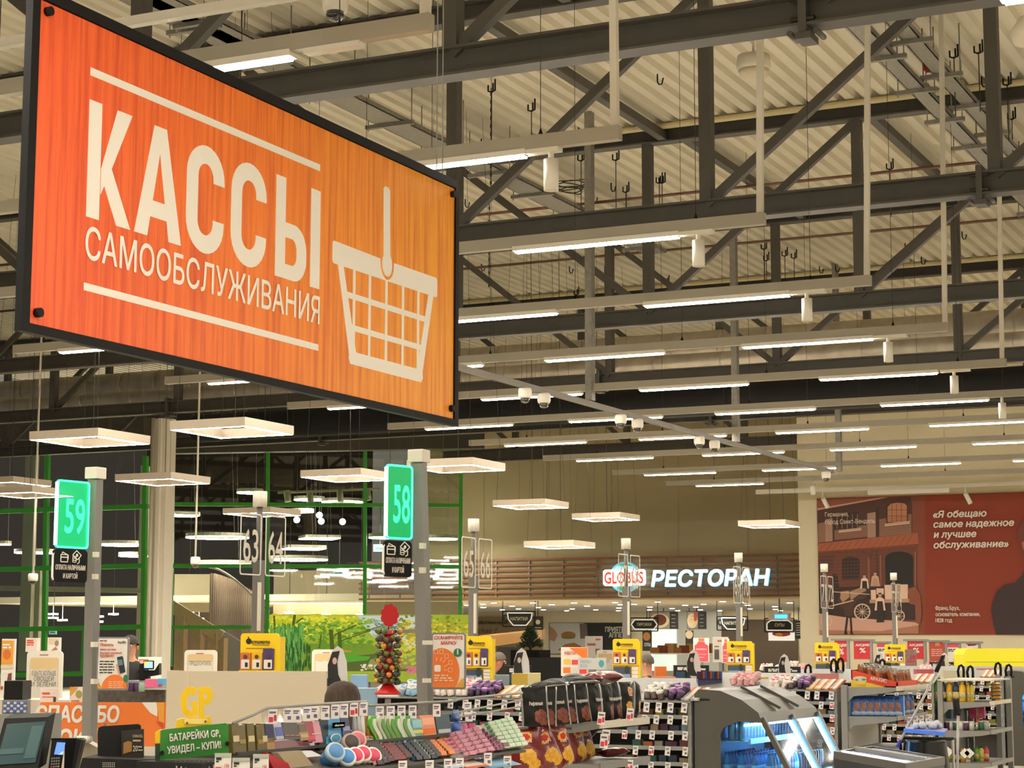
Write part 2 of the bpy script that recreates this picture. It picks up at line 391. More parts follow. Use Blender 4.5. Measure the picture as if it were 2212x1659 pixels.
for x, w in ((26.95, 'fifth right of the sign, its spotlight near the right photo edge'), (29.83, 'sixth right of the sign, crossing under the black duct'), (32.9, 'seventh right of the sign, in front of the far olive wall'), (36.3, 'eighth right of the sign, with the camera rail ending near it')):
    light_row(x, -9, 15.2, [R1, R2, R3]+FULL if x > 27 else [R1, R3, TX]+A, 'strip light row '+w, (5.42,) if x < 27 else (), (), False)
light_row(39.3, -9, 15.2, [T4, R1, R3, TX], 'strip light row with one short lit tube, last lit row before the poster wall', (11.9,), (), False)
t = thing('strip_light_row', 'unlit strip light rail running close along the poster wall', 'strip light', (41.8, 0, 5), 'ceiling strip light rows')
MB().box((41.76, -5, 5.0), (41.84, 14, 5.1)).build('rail', m_offw, t)
MB().box((41.75, 9.6, 4.9), (41.85, 11.4, 5.0)).build('tube_housing', m_offw, t)
MB().box((41.75, 6.0, 4.9), (41.85, 7.9, 5.0)).build('tube_housing', m_offw, t)
light_row(10.0, -9, 2.0, [(.5, 1.93)], 'strip light tip peeking into the top right photo corner', (), (), False)
# unseen rows added over the shop floor to light the hall and the sign
for x in (0, 3, 6):
    light_row(x, -9, 15.2, [R0, R1, R2, R3, TX, T0, T1, T2, T3], 'strip light row over the shop floor near the camera', (), (), False)
for x in (9.1, 11.86, 14.85, 17.88, 20.92): light_row(x, -9, .19*x-.35, [R0, R1, R2, R3], 'strip light row over the shop floor right of the aisle', (), (), False)
# ================================================================ square pendants
def pendant(x, y, z, label, s=1.0, wires=True):
    t = thing('square_pendant_lamp', label, 'pendant lamp', (x, y, z), 'square pendant lamps')
    h, w = s/2, .07; m = MB()
    for a in (0, 1):
        for q in (-1, 1):
            if a: m.box((x-h, y+q*(h-w/2)-w/2, z), (x+h, y+q*(h-w/2)+w/2, z+.1))
            else: m.box((x+q*(h-w/2)-w/2, y-h+w, z), (x+q*(h-w/2)+w/2, y+h-w, z+.1))
    m.build('frame', M('pendant_frame', 'c8baa6', .5), t); m = MB(); g = .045
    for q in (-1, 1):
        m.box((x-h+.008, y+q*(h-w/2)-g/2, z-.003), (x+h-.008, y+q*(h-w/2)+g/2, z)); m.box((x+q*(h-w/2)-g/2, y-h+.06, z-.003), (x+q*(h-w/2)+g/2, y+h-.06, z))
    m.build('light_ring', m_ring, t)
    m = MB()
    for q in (-1, 1):
        for r in (-1, 1): m.cyl((x+q*h*.9, y+r*h*.9, z+.1), (x+q*.25, y+r*.25, ZD), .0025, 5)
    m.build('hanging_wires', m_cable, t)
    MB().cyl((x+.05, y, z+.1), (x+.05, y+.03, ZD), .005, 6).build('power_cable', m_cable, t)
    return t
for (px, py, z, w) in ((195, 955, 4.0, 'large, above the number 59 sign'), (502, 934, 4.0, 'left of the orange sign bottom edge middle'), (352, 1042, 4.0, 'in front of the white column'), (752, 1034, 4.0, 'partly behind the green number 58 plate'), (986, 1013, 4.0, 'directly right of the number 58 post'),
    (1147, 1095, 4.0, 'leftmost on the olive wall'), (1309, 1122, 4.0, 'second on the olive wall'), (1209, 1182, 3.4, 'lowest, just above the slatted wall band'), (1662, 1137, 4.0, 'beside the poster wall corner'),
    (60, 1070, 3.9, 'behind the green 59 plate at the left edge'), (20, 1048, 4.3, 'cut by the left photo edge'), (566, 1112, 3.9, 'seen through the number 63 and 64 panel')):
    p = pz(px, py, z); pendant(p.x, p.y, z, 'white square pendant lamp with lit ring, '+w)
# ================================================================ camera rail along the hall
ry = pz(1365, 897, 4.88).y
t = thing('camera_rail', 'long grey rail crossing the strip lights diagonally with dome cameras under it', 'rail', (20, ry, 4.88))
MB().box((19.6, ry-.03, 4.84), (pz(1815, 1018, 4.88).x, ry+.03, 4.91)).build('rail', m_crail, t)
for px, py in ((1275, 868), (1590, 948), (1813, 1016)):
    p = pY(px, py, ry); MB().box((p.x-.06, ry-.05, 4.92), (p.x+.06, ry+.05, ZD)).build('hanger', m_galv, t)
m_smoke = M('smoked_dome', '201c1a', .08, coat=1)
def dome(loc, label, s=1.0, rod=None):
    x, y, z = loc; t = thing('dome_camera', label, 'security camera', loc, 'ceiling dome cameras')
    MB().lathe(loc, [(.07*s, 0), (.085*s, -.02*s), (.085*s, -.1*s), (.075*s, -.13*s)], 20).build('housing', m_white, t)
    MB().lathe((x, y, z-.13*s), [(.06*s, 0), (.058*s, -.03*s), (.04*s, -.055*s), (.005, -.065*s)], 18).build('dome', m_smoke, t)
    if rod: MB().cyl((x, y, z), (x, y, rod), .016, 8).build('drop_rod', m_offw, t)
    return t
for px, py, w in ((1131, 832, 'nearest under the grey camera rail'), (1172, 855, 'second under the camera rail'), (1338, 893, 'third under the camera rail, in front of a lit tube'), (1374, 905, 'fourth under the camera rail'), (1508, 944, 'fifth under the camera rail'), (1541, 952, 'sixth under the camera rail'), (1782, 1018, 'last near the far end of the camera rail')):
    p = pY(px, py, ry); dome((p.x, ry-.02, 4.84), 'white dome camera, '+w)
p = pX(724, 20, 9.4); dome((p.x, p.y, p.z+.1), 'large white dome camera at the top edge above the orange sign', .9, ZD)
tag(MB().box((p.x-.03, p.y-.1, p.z+.1), (p.x+.03, p.y+4, p.z+.16)).build('cable_rail', m_offw, loc=p), 'white cable rail carrying the dome camera at the top edge', 'rail')
for px, py, D, w in ((1667/3.95, 1214, 30, 'hanging on a long rod right of the white column'), (282/3.95, 1250, 30, 'hanging on a long rod at far left over the glass')):
    p = pd(px, py, D); dome((p.x, p.y, p.z+.08), 'small dome camera '+w, .9, ZD)
# ================================================================ cable trays, hooks, speaker
def tray(px, py, xa, xb, z, label, w=.25, rungs=True):
    y = pz(px, py, z).y
    t = thing('cable_tray', label, 'cable tray', (xa, y, z), 'cable trays')
    m = MB().box((xa, y-w/2, z), (xb, y+w/2, z+.008)); m.box((xa, y-w/2, z), (xb, y-w/2+.01, z+.07)); m.box((xa, y+w/2-.01, z), (xb, y+w/2, z+.07))
    m.build('tray', m_galv, t); x = xa+.4
    while x < xb:
        MB().box((x-.03, y-w/2-.15, z-.05), (x+.03, y+w/2+.15, z)).build('bracket', m_galv, t)
        m = MB(); [m.cyl((x, y+s*(w/2+.12), z-.08), (x, y+s*(w/2+.12), ZD-.02), .008, 6) for s in (-1, 1)]
        m.build('threaded_rod', m_galv, t); x += 1.45
    return t
tray(1890, 100, 16, 31, 8.2, 'perforated galvanised cable tray at upper right, left of its twin', .2)
tray(1990, 110, 16, 31, 8.35, 'perforated galvanised cable tray at upper right, right of its twin', .2)
tray(850, 270, 13.5, 30.5, 8.3, 'wide galvanised cable tray above the right half of the orange sign', .4)
tray(480, 70, 9, 18, 8.3, 'galvanised cable tray at the top left above the orange sign', .35)
p = pz(2010, 140, 8.45); tag(MB().box(p-V((.07, .07, .07)), p+V((.07, .07, .07))).build('alarm_box', M('red_box', 'a8301c', .5), loc=p), 'small red junction box on the cable tray at upper right', 'junction box')
c0 = pz(1232, 412, 8.42); m = MB()
for k in range(5):
    m.tube([c0+V((.22*math.cos(a*.52+k), (.16+.03*k)*math.sin(a*.52+k), .03*k+.02*math.sin(a))) for a in range(13)], .008, 5)
tag(m.build('cable_coil', m_cable, loc=c0), 'loose coil of dark cable lying on the cable tray right of the sign', 'cable')
hk = thing('ceiling_hook', 'thin dark hook hanging from the roof sheet', 'hook', (0, 0, 0), 'roof sheet hooks')
m = MB(); m.cyl((0, 0, 0), (0, 0, -.1), .01, 6); m.tube([(0, 0, -.1), (0, -.02, -.14), (0, -.06, -.14), (0, -.07, -.1), (0, -.08, -.06)], .01, 5); m.build('hook', m_black, hk)
hr = thing('ceiling_hook', 'thin dark hook with a long drop rod under the roof sheet', 'hook', (0, 0, 0), 'roof sheet hooks with rods')
m = MB(); m.cyl((0, -.02, 0), (0, -.02, -.1), .012, 6); m.tube([(0, -.05, .05), (0, -.05, -.1), (0, 0, -.12), (0, .05, -.1), (0, .05, -.02)], .012, 5); m.build('hook', m_black, hr)
MB().cyl((0, 0, -.1), (0, 0, -.85), .007, 5).build('drop_rod', m_cable, hr)
used = 0
for i, (px, py, r) in enumerate(((1420, 160, 0), (1062, 180, 1), (1148, 222, 1), (1170, 290, 0), (1040, 300, 0), (1250, 275, 0), (1330, 330, 1), (1352, 400, 1), (1320, 395, 0), (1430, 380, 1), (1424, 380, 1), (1281, 420, 0), (1580, 355, 0), (1745, 220, 0), (2060, 105, 1), (2113, 95, 1), (2120, 165, 0), (2175, 165, 1), (2185, 240, 1), (1922, 350, 1), (1005, 430, 0), (1255, 331, 1), (1650, 525, 1), (1655, 550, 1), (1695, 540, 1), (1715, 545, 1), (1770, 575, 0), (1805, 572, 0), (1955, 525, 0), (2078, 500, 0), (1990, 555, 0), (1230, 575, 0), (1040, 570, 0), (1245, 625, 1), (1060, 650, 1), (1440, 600, 1))):
    p = pz(px, py, ZD-.06); dup(hr if r else hk, p)
for q in (hk, hr):
    for c in list(q.children): bpy.data.objects.remove(c)
    bpy.data.objects.remove(q)
for px, py, b, w in ((1061, 190, 290, 'first'), (625, 80, 110, 'above the sign'), (1057, 440, 700, 'below the second truss')):
    p = pz(px, py, ZD); m = MB(); z = p.z
    for k in range(26): m.cyl((p.x, p.y, z), (p.x, p.y, z-.05), .014 if k % 2 else .007, 6); z -= .055
    tag(m.build('hanging_chain', m_cable, loc=p), f'short dark chain hanging from the roof sheet, {w}', 'chain')
p = pX(1628, 150, 15.5)
t = thing('ceiling_speaker', 'white bowl shaped speaker hanging above the middle of the photo', 'speaker', p)
MB().lathe(p, [(.14, .12), (.15, .02), (.125, -.02)][::-1], 28).build('housing', m_offw, t)
MB().lathe(p, [(.135, -.01), (.12, -.06), (.08, -.085), (.03, -.095)], 28).build('grille', M('cream_grille', 'd8ccb0', .7), t)
MB().cyl(p+V((0, 0, .12)), (p.x, p.y, ZD), .012, 6).build('drop_rod', m_offw, t)
p = pX(2225, 70, 12); t = thing('ceiling_speaker', 'white round fixture cut by the right photo edge at the top', 'speaker', p)
MB().lathe(p, [(.06, .1), (.13, 0), (.1, -.07), (.02, -.09)], 24).build('housing', m_offw, t)
# ================================================================ graphics helpers on planes seen in the photograph
def at(fr, x, y):
    d = ray(x, y); t = (fr.o-CC).dot(fr.n)/d.dot(fr.n); q = CC+d*t-fr.o
    return q.dot(fr.ex), q.dot(fr.ey)
Fr.at = at
def along(P, d, px):
    """point on the line P + t d that appears at photo column px"""
    d = V(d); m = CR-CF*((px-1106)/FPX); return P+d*(-(V(P)-CC).dot(m)/d.dot(m))
EX, EY, EZ = V((1, 0, 0)), V((0, 1, 0)), V((0, 0, 1))
# ================================================================ orange checkout sign
YS = pz(62, 695.7, 3.1).y
S = Fr((0, YS, 0), EX, EZ)
sg = thing('hanging_sign', 'big orange wood grain sign with white basket symbol and checkout lettering', 'sign', (9, YS+.05, 3.05))
x0, x1, z0, z1 = 6.875, 11.093, 3.093, 4.635
m = MB()
for a, b in (((x0-.055, z0-.042), (x1+.045, z0)), ((x0-.055, z1), (x1+.045, z1+.055)), ((x0-.055, z0), (x0, z1)), ((x1, z0), (x1+.045, z1))):
    m.box((a[0], YS-.012, a[1]), (b[0], YS+.03, b[1]))
m.build('frame', m_black, sg)
MB().box((x0-.03, YS+.012, z0-.02), (x1+.03, YS+.026, z1+.03)).build('back_panel', m_black, sg)
def grain_mat():
    m = bpy.data.materials.new('orange_wood_print'); m.use_nodes = True; nt = m.node_tree; b = nt.nodes['Principled BSDF']; b.inputs['Roughness'].default_value = .45
    tc = nt.nodes.new('ShaderNodeTexCoord'); mp = nt.nodes.new('ShaderNodeMapping'); sx = nt.nodes.new('ShaderNodeSeparateXYZ')
    nt.links.new(tc.outputs['Object'], sx.inputs[0]); nt.links.new(tc.outputs['Object'], mp.inputs[0]); mp.inputs['Scale'].default_value = (1, 1, .035)
    n1 = nt.nodes.new('ShaderNodeTexNoise'); n1.inputs['Scale'].default_value = 20; n1.inputs['Detail'].default_value = 6; n1.inputs['Roughness'].default_value = .65
    n2 = nt.nodes.new('ShaderNodeTexNoise'); n2.inputs['Scale'].default_value = 1.3; n2.inputs['Detail'].default_value = 3
    nt.links.new(mp.outputs[0], n1.inputs['Vector']); nt.links.new(tc.outputs['Object'], n2.inputs['Vector'])
    mr = nt.nodes.new('ShaderNodeMapRange'); mr.inputs[1].default_value = -2.13; mr.inputs[2].default_value = 2.1; nt.links.new(sx.outputs[0], mr.inputs[0])
    ad = nt.nodes.new('ShaderNodeMath'); ad.operation = 'MULTIPLY_ADD'; ad.inputs[1].default_value = .22; nt.links.new(n2.outputs[0], ad.inputs[0]); nt.links.new(mr.outputs[0], ad.inputs[2])
    r = nt.nodes.new('ShaderNodeValToRGB'); e = r.color_ramp.elements
    e[0].position = .05; e[0].color = (*lin('f6602f'), 1); e[1].position = 1; e[1].color = (*lin('f6a21c'), 1)
    for p, c in ((.25, 'f46a28'), (.55, 'f68220'), (.78, 'f6961c')): q = e.new(p); q.color = (*lin(c), 1)
    nt.links.new(ad.outputs[0], r.inputs[0])
    r2 = nt.nodes.new('ShaderNodeValToRGB'); f = r2.color_ramp.elements; f[0].position = .38; f[0].color = (.72, .44, .34, 1); f[1].position = .56; f[1].color = (1, 1, 1, 1)
    nt.links.new(n1.outputs[0], r2.inputs[0])
    mx = nt.nodes.new('ShaderNodeMix'); mx.data_type = 'RGBA'; mx.blend_type = 'MULTIPLY'; mx.inputs[0].default_value = .9
    nt.links.new(r.outputs[0], mx.inputs[6]); nt.links.new(r2.outputs[0], mx.inputs[7]); nt.links.new(mx.outputs[2], b.inputs['Base Color'])
    return m
MB().box((x0+.004, YS, z0+.004), (x1-.004, YS+.011, z1-.004)).build('printed_panel', grain_mat(), sg)
m_let = M('sign_letter_white', 'fbf4e8', .5)
m = MB(); S.rect(m, 7.267, 4.369, 9.392, 4.409); m.build('upper_line', m_let, sg)
m = MB(); S.rect(m, 7.267, 3.313, 9.402, 3.35); m.build('lower_line', m_let, sg)
zb, zt = 3.672, 4.25; W = .098
def arcpts(cx, cy, rx, ry, a0, a1, n=14): return [(cx+rx*math.cos(math.radians(a0+(a1-a0)*i/n)), cy+ry*math.sin(math.radians(a0+(a1-a0)*i/n))) for i in range(n+1)]
def band(fr, mb, outer, inner, w0=0, w1=.002):
    for i in range(len(outer)-1): fr.poly(mb, [outer[i], outer[i+1], inner[i+1], inner[i]], w0, w1)
m = MB()
S.rect(m, 7.267, zb, 7.267+W, zt); S.poly(m, [(7.371, 3.93), (7.371, 3.80), (7.398, 3.85), (7.5, zb), (7.612, zb), (7.452, 3.945), (7.605, zt), (7.487, zt)])
m.build('letter', m_let, sg); m = MB()
S.poly(m, [(7.645, zb), (7.752, zb), (7.843, 4.12), (7.843, zt), (7.79, zt)]); S.poly(m, [(8.04, zb), (7.933, zb), (7.842, 4.12), (7.842, zt), (7.895, zt)]); S.rect(m, 7.72, 3.775, 7.96, 3.86)
m.build('letter', m_let, sg)
for cx in (8.25, 8.661):
    m = MB(); w = .172; r = .172; i = .07; ri = .075; g = .12
    out = [(cx+w, zt-.19)]+arcpts(cx, zt-r, w, r, 0, 180)+arcpts(cx, zb+r, w, r, 180, 360)+[(cx+w, zb+.19)]
    inn = [(cx+i, zt-.19)]+arcpts(cx, zt-r, i, ri, 0, 180)+arcpts(cx, zb+r, i, ri, 180, 360)+[(cx+i, zb+.19)]
    band(S, m, out, inn); m.build('letter', m_let, sg)
m = MB(); S.rect(m, 8.93, zb, 9.03, zt)
out = [(9.0, 3.995)]+arcpts(9.12, 3.995-.14, .135, .14, 90, 0)+arcpts(9.12, zb+.14, .135, .14, 0, -90)+[(9.0, zb)]
inn = [(9.0, 3.91)]+arcpts(9.1, 3.91-.06, .052, .06, 90, 0)+arcpts(9.1, zb+.145, .052, .06, 0, -90)+[(9.0, zb+.085)]
band(S, m, out, inn); S.rect(m, 9.3, zb, 9.403, zt); m.build('letter', m_let, sg)
text(S, 'САМООБСЛУЖИВАНИЯ', 7.267, 3.47, .157, m_let, sg, 'small_lettering', w=2.143, bold=.012, z=.002)
m = MB()   # basket symbol
S.poly(m, [(9.544, 3.98), (9.544, 3.87), (9.56, 3.855), (10.84, 3.86), (10.853, 3.875), (10.853, 3.975), (10.84, 3.988), (10.28, 3.985)]+arcpts(10.195, 3.965, .085, .1, 0, -180)+[(10.11, 3.983), (9.56, 3.99)])
m.build('basket_rim', m_let, sg); m = MB()
S.poly(m, [(10.15, 4.0), (10.14, 4.43), (10.16, 4.447), (10.2, 4.447), (10.222, 4.43), (10.232, 4.0)]); S.disc(m, 10.195, 3.96, .062, ry=.075); m.build('basket_handle', m_let, sg); m = MB()
def side(t): return 9.612+.16*t, 10.802-.165*t
zr = lambda t: 3.86-.575*t
for t0, t1 in ((0, 1),):
    S.poly(m, [(9.607, 3.86), (9.67, 3.86), (9.83, 3.36), (9.765, 3.285)]); S.poly(m, [(10.8, 3.86), (10.735, 3.86), (10.59, 3.36), (10.645, 3.285)])
S.poly(m, [(9.765, 3.285), (9.745, 3.32), (9.76, 3.362), (10.66, 3.362), (10.67, 3.31), (10.645, 3.282)])
for zz, q in ((3.69, .3), (3.5, .63)):
    a, b = side(q); S.rect(m, a, zz-.014, b, zz+.022)
for u in (9.80, 9.985, 10.19, 10.4, 10.6): S.rect(m, u-.014, 3.35, u+.014, 3.86)
m.build('basket_grid', m_let, sg)
for u, v in ((6.93, 3.15), (6.93, 4.585), (11.05, 3.16), (11.05, 4.585)): MB().cyl((u, YS-.03, v), (u, YS, v), .022, 14).build('bolt', m_black, sg)
for u in (7.1, 10.95, 11.03): MB().cyl((u, YS+.06, z1+.05), (u, YS+.06, ZD), .004, 6).build('hanging_wire', m_grey, sg)
# ================================================================ lane number posts
m_clear = MG('clear_acrylic', 'f4f4f4', .05, .97)
m_edge = M('acrylic_white_edge', 'd8d4c8', .4); m_num = M('frosted_numeral', 'cfc8b8', .6)
YP = 9.6
def post(x, y, top, n1, n2, label):
    t = thing('lane_number_post', label, 'lane post', (x, y, 0), 'checkout lane number posts')
    m = MB().box((x-.04, y-.04, 0), (x+.04, y+.04, top-.62)); m.cyl((x, y, top-.62), (x, y, top-.12), .028, 14); m.build('post', M('post_grey', '72706c', .5, metal=.2), t)
    MB().box((x-.09, y-.075, top-.82), (x-.065, y-.05, top-1.25)).build('cable_duct', m_offw, t)
    m = MB().cyl((x, y, top-.14), (x, y, top), .062, 24)
    for k in range(8): a = k*math.pi/4; m.cyl((x+.058*math.cos(a), y+.058*math.sin(a), top-.135), (x+.058*math.cos(a), y+.058*math.sin(a), top-.005), .008, 6)
    m.build('cap', m_white, t)
    F = Fr((x, y-.03, top-.21-.55), EX, EZ)
    for s, n in ((-1, n1), (1, n2)):
        a, b = (-.37, -.035) if s < 0 else (.035, .37)
        m = MB(); F.rrect(m, a, 0, b, .55, .03, 0, .012); pl = m.build('number_plate', m_clear, t)
        m = MB(); o = rr(a, 0, b, .55, .03); i = rr(a+.012, .012, b-.012, .538, .02); o.append(o[0]); i.append(i[0]); band(F, m, o, i, .012, .016); m.build('edge_line', m_edge, pl)
        text(F, n, (a+b)/2, .12, .3, m_num, pl, 'numeral', w=.24, bold=.01, align='C', z=.013)
    return t
PX = [pY(px, py, YP).x for px, py in ((562, 1065), (1023, 1120), (1352, 1163), (1595, 1195), (1780, 1217), (1930, 1238))]
for i, x in enumerate(PX):
    a = 63+2*i; post(x, YP, 3.0, str(a), str(a+1), f'grey lane post with clear plates numbered {a} and {a+1}')
m_gplate = bpy.data.materials.new('green_lit_acrylic'); m_gplate.use_nodes = True
nt = m_gplate.node_tree; b = nt.nodes['Principled BSDF']; b.inputs['Base Color'].default_value = (0, .3, .12, 1); b.inputs['Emission Color'].default_value = (*lin('00c878'), 1); b.inputs['Emission Strength'].default_value = .75; b.inputs['Alpha'].default_value = .8
m_gplate2 = M('green_lit_acrylic_dense', '004424', .3, emit=.72, ec='00d070')
m_gedge = M('green_lit_edge', '30ffb0', .3, emit=2.2, ec='46ffc0'); m_gnum = M('green_lit_numeral', '20c890', .3, emit=1.0, ec='4cffc0')
m_gedge2 = M('green_bright_edge', 'a0ffe0', .3, emit=5, ec='90ffe4')
def cash_icon(F, u, v, par):
    m = MB(); s = .055
    F.line(m, [(u-.11, v), (u-.11, v+s), (u-.04, v+s), (u-.04, v), (u-.11, v)], .007, .012, .014); F.line(m, [(u-.11, v+.035), (u-.04, v+.035)], .008, .012, .014); F.line(m, [(u-.1, v+s), (u-.095, v+s+.02), (u-.035, v+.052), (u-.035, v+.02)], .006, .012, .014)
    for k in range(3): F.line(m, [(u+.03+.02*math.cos(a*.6), v+.008+.015*k+.008*math.sin(a*.6)) for a in range(11)], .005, .012, .014)
    F.line(m, [(u+.01, v+.055), (u+.05, v+.09), (u+.1, v+.055), (u+.06, v+.02), (u+.01, v+.055)], .007, .012, .014); F.disc(m, u+.055, v+.055, .012, .012, .014, 10)
    F.line(m, [(u+.08, v+.03), (u+.08, v), (u+.06, v-.01)], .006, .012, .014)
    m.build('payment_icon', m_let, par)
def spost(px, py, dirang, xl, label, num, gm, leanpx):
    p = pz(px, py, 3.0); x, y = p.x, p.y
    t = thing('checkout_sign_post', label, 'lane post', (x, y, 0), 'self checkout sign posts')
    dx = pd(leanpx[0], leanpx[1], (p-CC).dot(CF))-p; base = p+dx*(3.0/abs(dx.z))
    MB().bar((base.x, base.y, 0), (x, y, 2.91), .085, .085, (0, 1, 0)).build('post', m_grey, t)
    m = MB().box((x-.06, y-.06, 2.91), (x+.06, y+.06, 3.0)); m.build('cap', m_white, t, bevel=.006)
    a = math.radians(dirang); d = V((math.cos(a), math.sin(a), 0))
    o = V((x, y, 0))-d*.06; F = Fr(o, d, EZ)
    ul = (along(V((o.x, o.y, 2)), d, xl)-o).dot(d); w = -ul; ur = -.01
    zt = 2.88; zb = zt-.52
    m = MB(); F.rrect(m, ul, zb, ur, zt, .03, 0, .014); pl = m.build('green_number_plate', gm, t)
    m = MB(); o_ = rr(ul, zb, ur, zt, .03); i_ = rr(ul+.014, zb+.014, ur-.014, zt-.014, .02); o_.append(o_[0]); i_.append(i_[0]); band(F, m, o_, i_, .0, .018); m.build('lit_edge', m_gedge, pl)
    m = MB(); F.rect(m, ul-.004, zb+.02, ul+.012, zt-.02, -.002, .02); m.build('lit_side_edge', m_gedge2, pl)
    text(F, num, (ul+ur)/2+.02, zb+.12, .27, m_gnum, pl, 'numeral', w=w*.6, bold=.018, align='C', z=.016)
    zc = zb-.01; ub = ul-.015
    m = MB(); F.rrect(m, ub, zc-.25, ur, zc, .03, 0, .012); bp = m.build('payment_plate', m_black, t)
    m = MB(); F.line(m, [(ub+.006, zc-.03), (ub, zc-.05), (ub, zc-.21), (ub+.008, zc-.235)], .008, .0, .014); m.build('edge_line', m_let, bp)
    text(F, 'ОПЛАТА НАЛИЧНЫМИ', (ub+ur)/2, zc-.155, .038, m_let, bp, 'lettering', w=w*.88, bold=.01, align='C', z=.014)
    text(F, 'И КАРТОЙ', (ub+ur)/2, zc-.22, .038, m_let, bp, 'lettering', w=w*.42, bold=.01, align='C', z=.014)
    cash_icon(F, (ub+ur)/2+.01, zc-.095, bp)
    for z in (zc-.03, zc-.2): MB().box((x-.06, y-.075, z-.02), (x-.02, y-.04, z+.02)).build('clip', m_white, t)
    return t, F, base
P58 = spost(905, 972, -19, 829, 'tall grey self checkout post with glowing green number 58 plate', '58', m_gplate2, (919, 1500))
P59 = spost(207, 1010, -8, 113, 'tall grey self checkout post with glowing green number 59 plate', '59', m_gplate, (193, 1590))
# ================================================================ poster wall
m_pbase = M('poster_red_brown', '8a3217', .65, var=.08, vs=.5)
PW = Fr((XB-.05, 0, 0), -EY, EZ)
a = PW.at(1764, 1077); b_ = PW.at(1771, 1370); uL = (a[0]+b_[0])/2; vT, vB = PW.at(1764, 1077)[1], PW.at(1771, 1371)[1]
po = thing('wall_poster', 'huge brown wall poster with sepia horse cart scene and white quotation', 'poster', PW.p(uL+4, vB, 0))
m = MB(); PW.rect(m, uL, vB, uL+8, vT, -.045, 0); m.build('board', m_pbase, po)
def zz(x, y): return PW.at(1700+x/3.457, 960+y/3.457)
PL = [0]
def pp(c, *polys, name='printed_picture'):
    PL[0] += 1; m = MB(); e = .0012*PL[0]
    for q in polys: PW.poly(m, [zz(x, y) for x, y in q], e-.001, e)
    return m.build(name, M('print_'+c, c, .6), po)
def circ(cx, cy, r, n=16, ry=None, a0=0, a1=360): return [(cx+r*math.cos(math.radians(a0+(a1-a0)*i/n)), cy+(ry or r)*math.sin(math.radians(a0+(a1-a0)*i/n))) for i in range(n+(a1-a0 != 360))]
def ring(cx, cy, r, w, n=18): return [[(cx+(r)*math.cos(a*2*math.pi/n), cy+r*math.sin(a*2*math.pi/n)), (cx+r*math.cos((a+1)*2*math.pi/n), cy+r*math.sin((a+1)*2*math.pi/n)), (cx+(r-w)*math.cos((a+1)*2*math.pi/n), cy+(r-w)*math.sin((a+1)*2*math.pi/n)), (cx+(r-w)*math.cos(a*2*math.pi/n), cy+(r-w)*math.sin(a*2*math.pi/n))] for a in range(n)]
def seg(x0, y0, x1, y1, w):
    L = math.hypot(x1-x0, y1-y0); nx, ny = -(y1-y0)/L*w/2, (x1-x0)/L*w/2; return [(x0+nx, y0+ny), (x1+nx, y1+ny), (x1-nx, y1-ny), (x0-nx, y0-ny)]
pp('864028', [(222, 409), (1030, 384), (1030, 1416), (246, 1418)]); pp('7f4330', [(222, 409), (985, 386), (985, 1416), (246, 1418)])
pp('8a4a36', [(222, 409), (720, 395), (228, 480)])
pp('c59a80', [(226, 478), (700, 396), (760, 395), (228, 492)])
pp('4e2c22', [(228, 492), (760, 396), (925, 392), (935, 470), (935, 668), (230, 738)])
pp('8f6552', [(232, 590), (290, 580), (342, 720), (232, 735)], [(355, 640), (600, 600), (600, 690), (355, 715)], [(680, 560), (930, 520), (930, 665), (680, 690)])
pp('a98472', [(287, 560), (340, 552), (342, 722), (288, 728)], [(600, 515), (662, 505), (664, 692), (602, 698)])
pp('3e241c', [(350, 525), (535, 500), (535, 628), (350, 640)], [(662, 470), (690, 466), (690, 690), (665, 692)], [(740, 470), (760, 440), (820, 425), (880, 430), (905, 450), (905, 590), (742, 590)])
pp('b97a58', [(752, 470), (775, 444), (820, 435), (878, 440), (896, 458), (896, 582), (752, 582)]); pp('a5856f', *[seg(375+i*38, 520, 375+i*38, 630, 4) for i in range(5)])
pp('4a2c22', *[seg(x, 440, x, 582, 3) for x in (785, 820, 855)], *[seg(752, y, 896, y, 3) for y in (490, 535)])
pp('dcb8a0', [(388, 640), (556, 622), (556, 642), (388, 660)], [(732, 592), (918, 572), (918, 592), (732, 612)])
pp('a3583a', [(230, 742), (978, 660), (985, 745), (233, 805)]); pp('7d3f28', *[seg(240+i*50, 800-i*4, 290+i*50, 742-i*5.5, 4) for i in range(14)], seg(233, 806, 985, 747, 10))
pp('6a3826', [(233, 812), (960, 760), (970, 1065), (240, 1075)]); pp('5a3225', [(235, 830), (360, 820), (350, 930), (240, 1000)], seg(672, 790, 680, 1000, 22), seg(620, 870, 640, 790, 12), seg(560, 800, 640, 830, 10))
pp('2e1b15', [(412, 870)]+circ(478, 870, 66, 10, 32, 180, 360)+[(545, 1008), (412, 1012)], [(320, 1070), (345, 960), (380, 975), (395, 1080)])
pp('1b1210', [(735, 850)]+circ(840, 850, 104, 12, 50, 180, 360)+[(946, 1075), (738, 1075)])
pp('4b2d22', *[seg(430+i*25, 850, 430+i*25, 1005, 3) for i in range(5)])
pp('33201a', [(240, 1070), (960, 1050), (985, 1310), (244, 1300)]); pp('cfa08c', [(243, 1262), (430, 1290), (985, 1330), (985, 1405), (246, 1416)]); pp('a9745c', [(246, 1385), (700, 1395), (985, 1350), (985, 1413), (246, 1418)])
pp('e6c2a8', [(730, 1050), (905, 1045), (905, 1165), (735, 1170)], [(628, 1088), (665, 1086), (668, 1160), (630, 1160)], [(670, 1075), (725, 1075), (725, 1120), (670, 1120)]); pp('b98a70', [(620, 1160), (925, 1152), (925, 1180), (620, 1186)])
pp('7d4a36', *[seg(240, 830+i*26, 730, 812+i*26, 2) for i in range(9)], *[seg(690, 560+i*22, 930, 540+i*20, 2) for i in range(6)], *[seg(360, 650+i*18, 600, 625+i*18, 2) for i in range(4)])
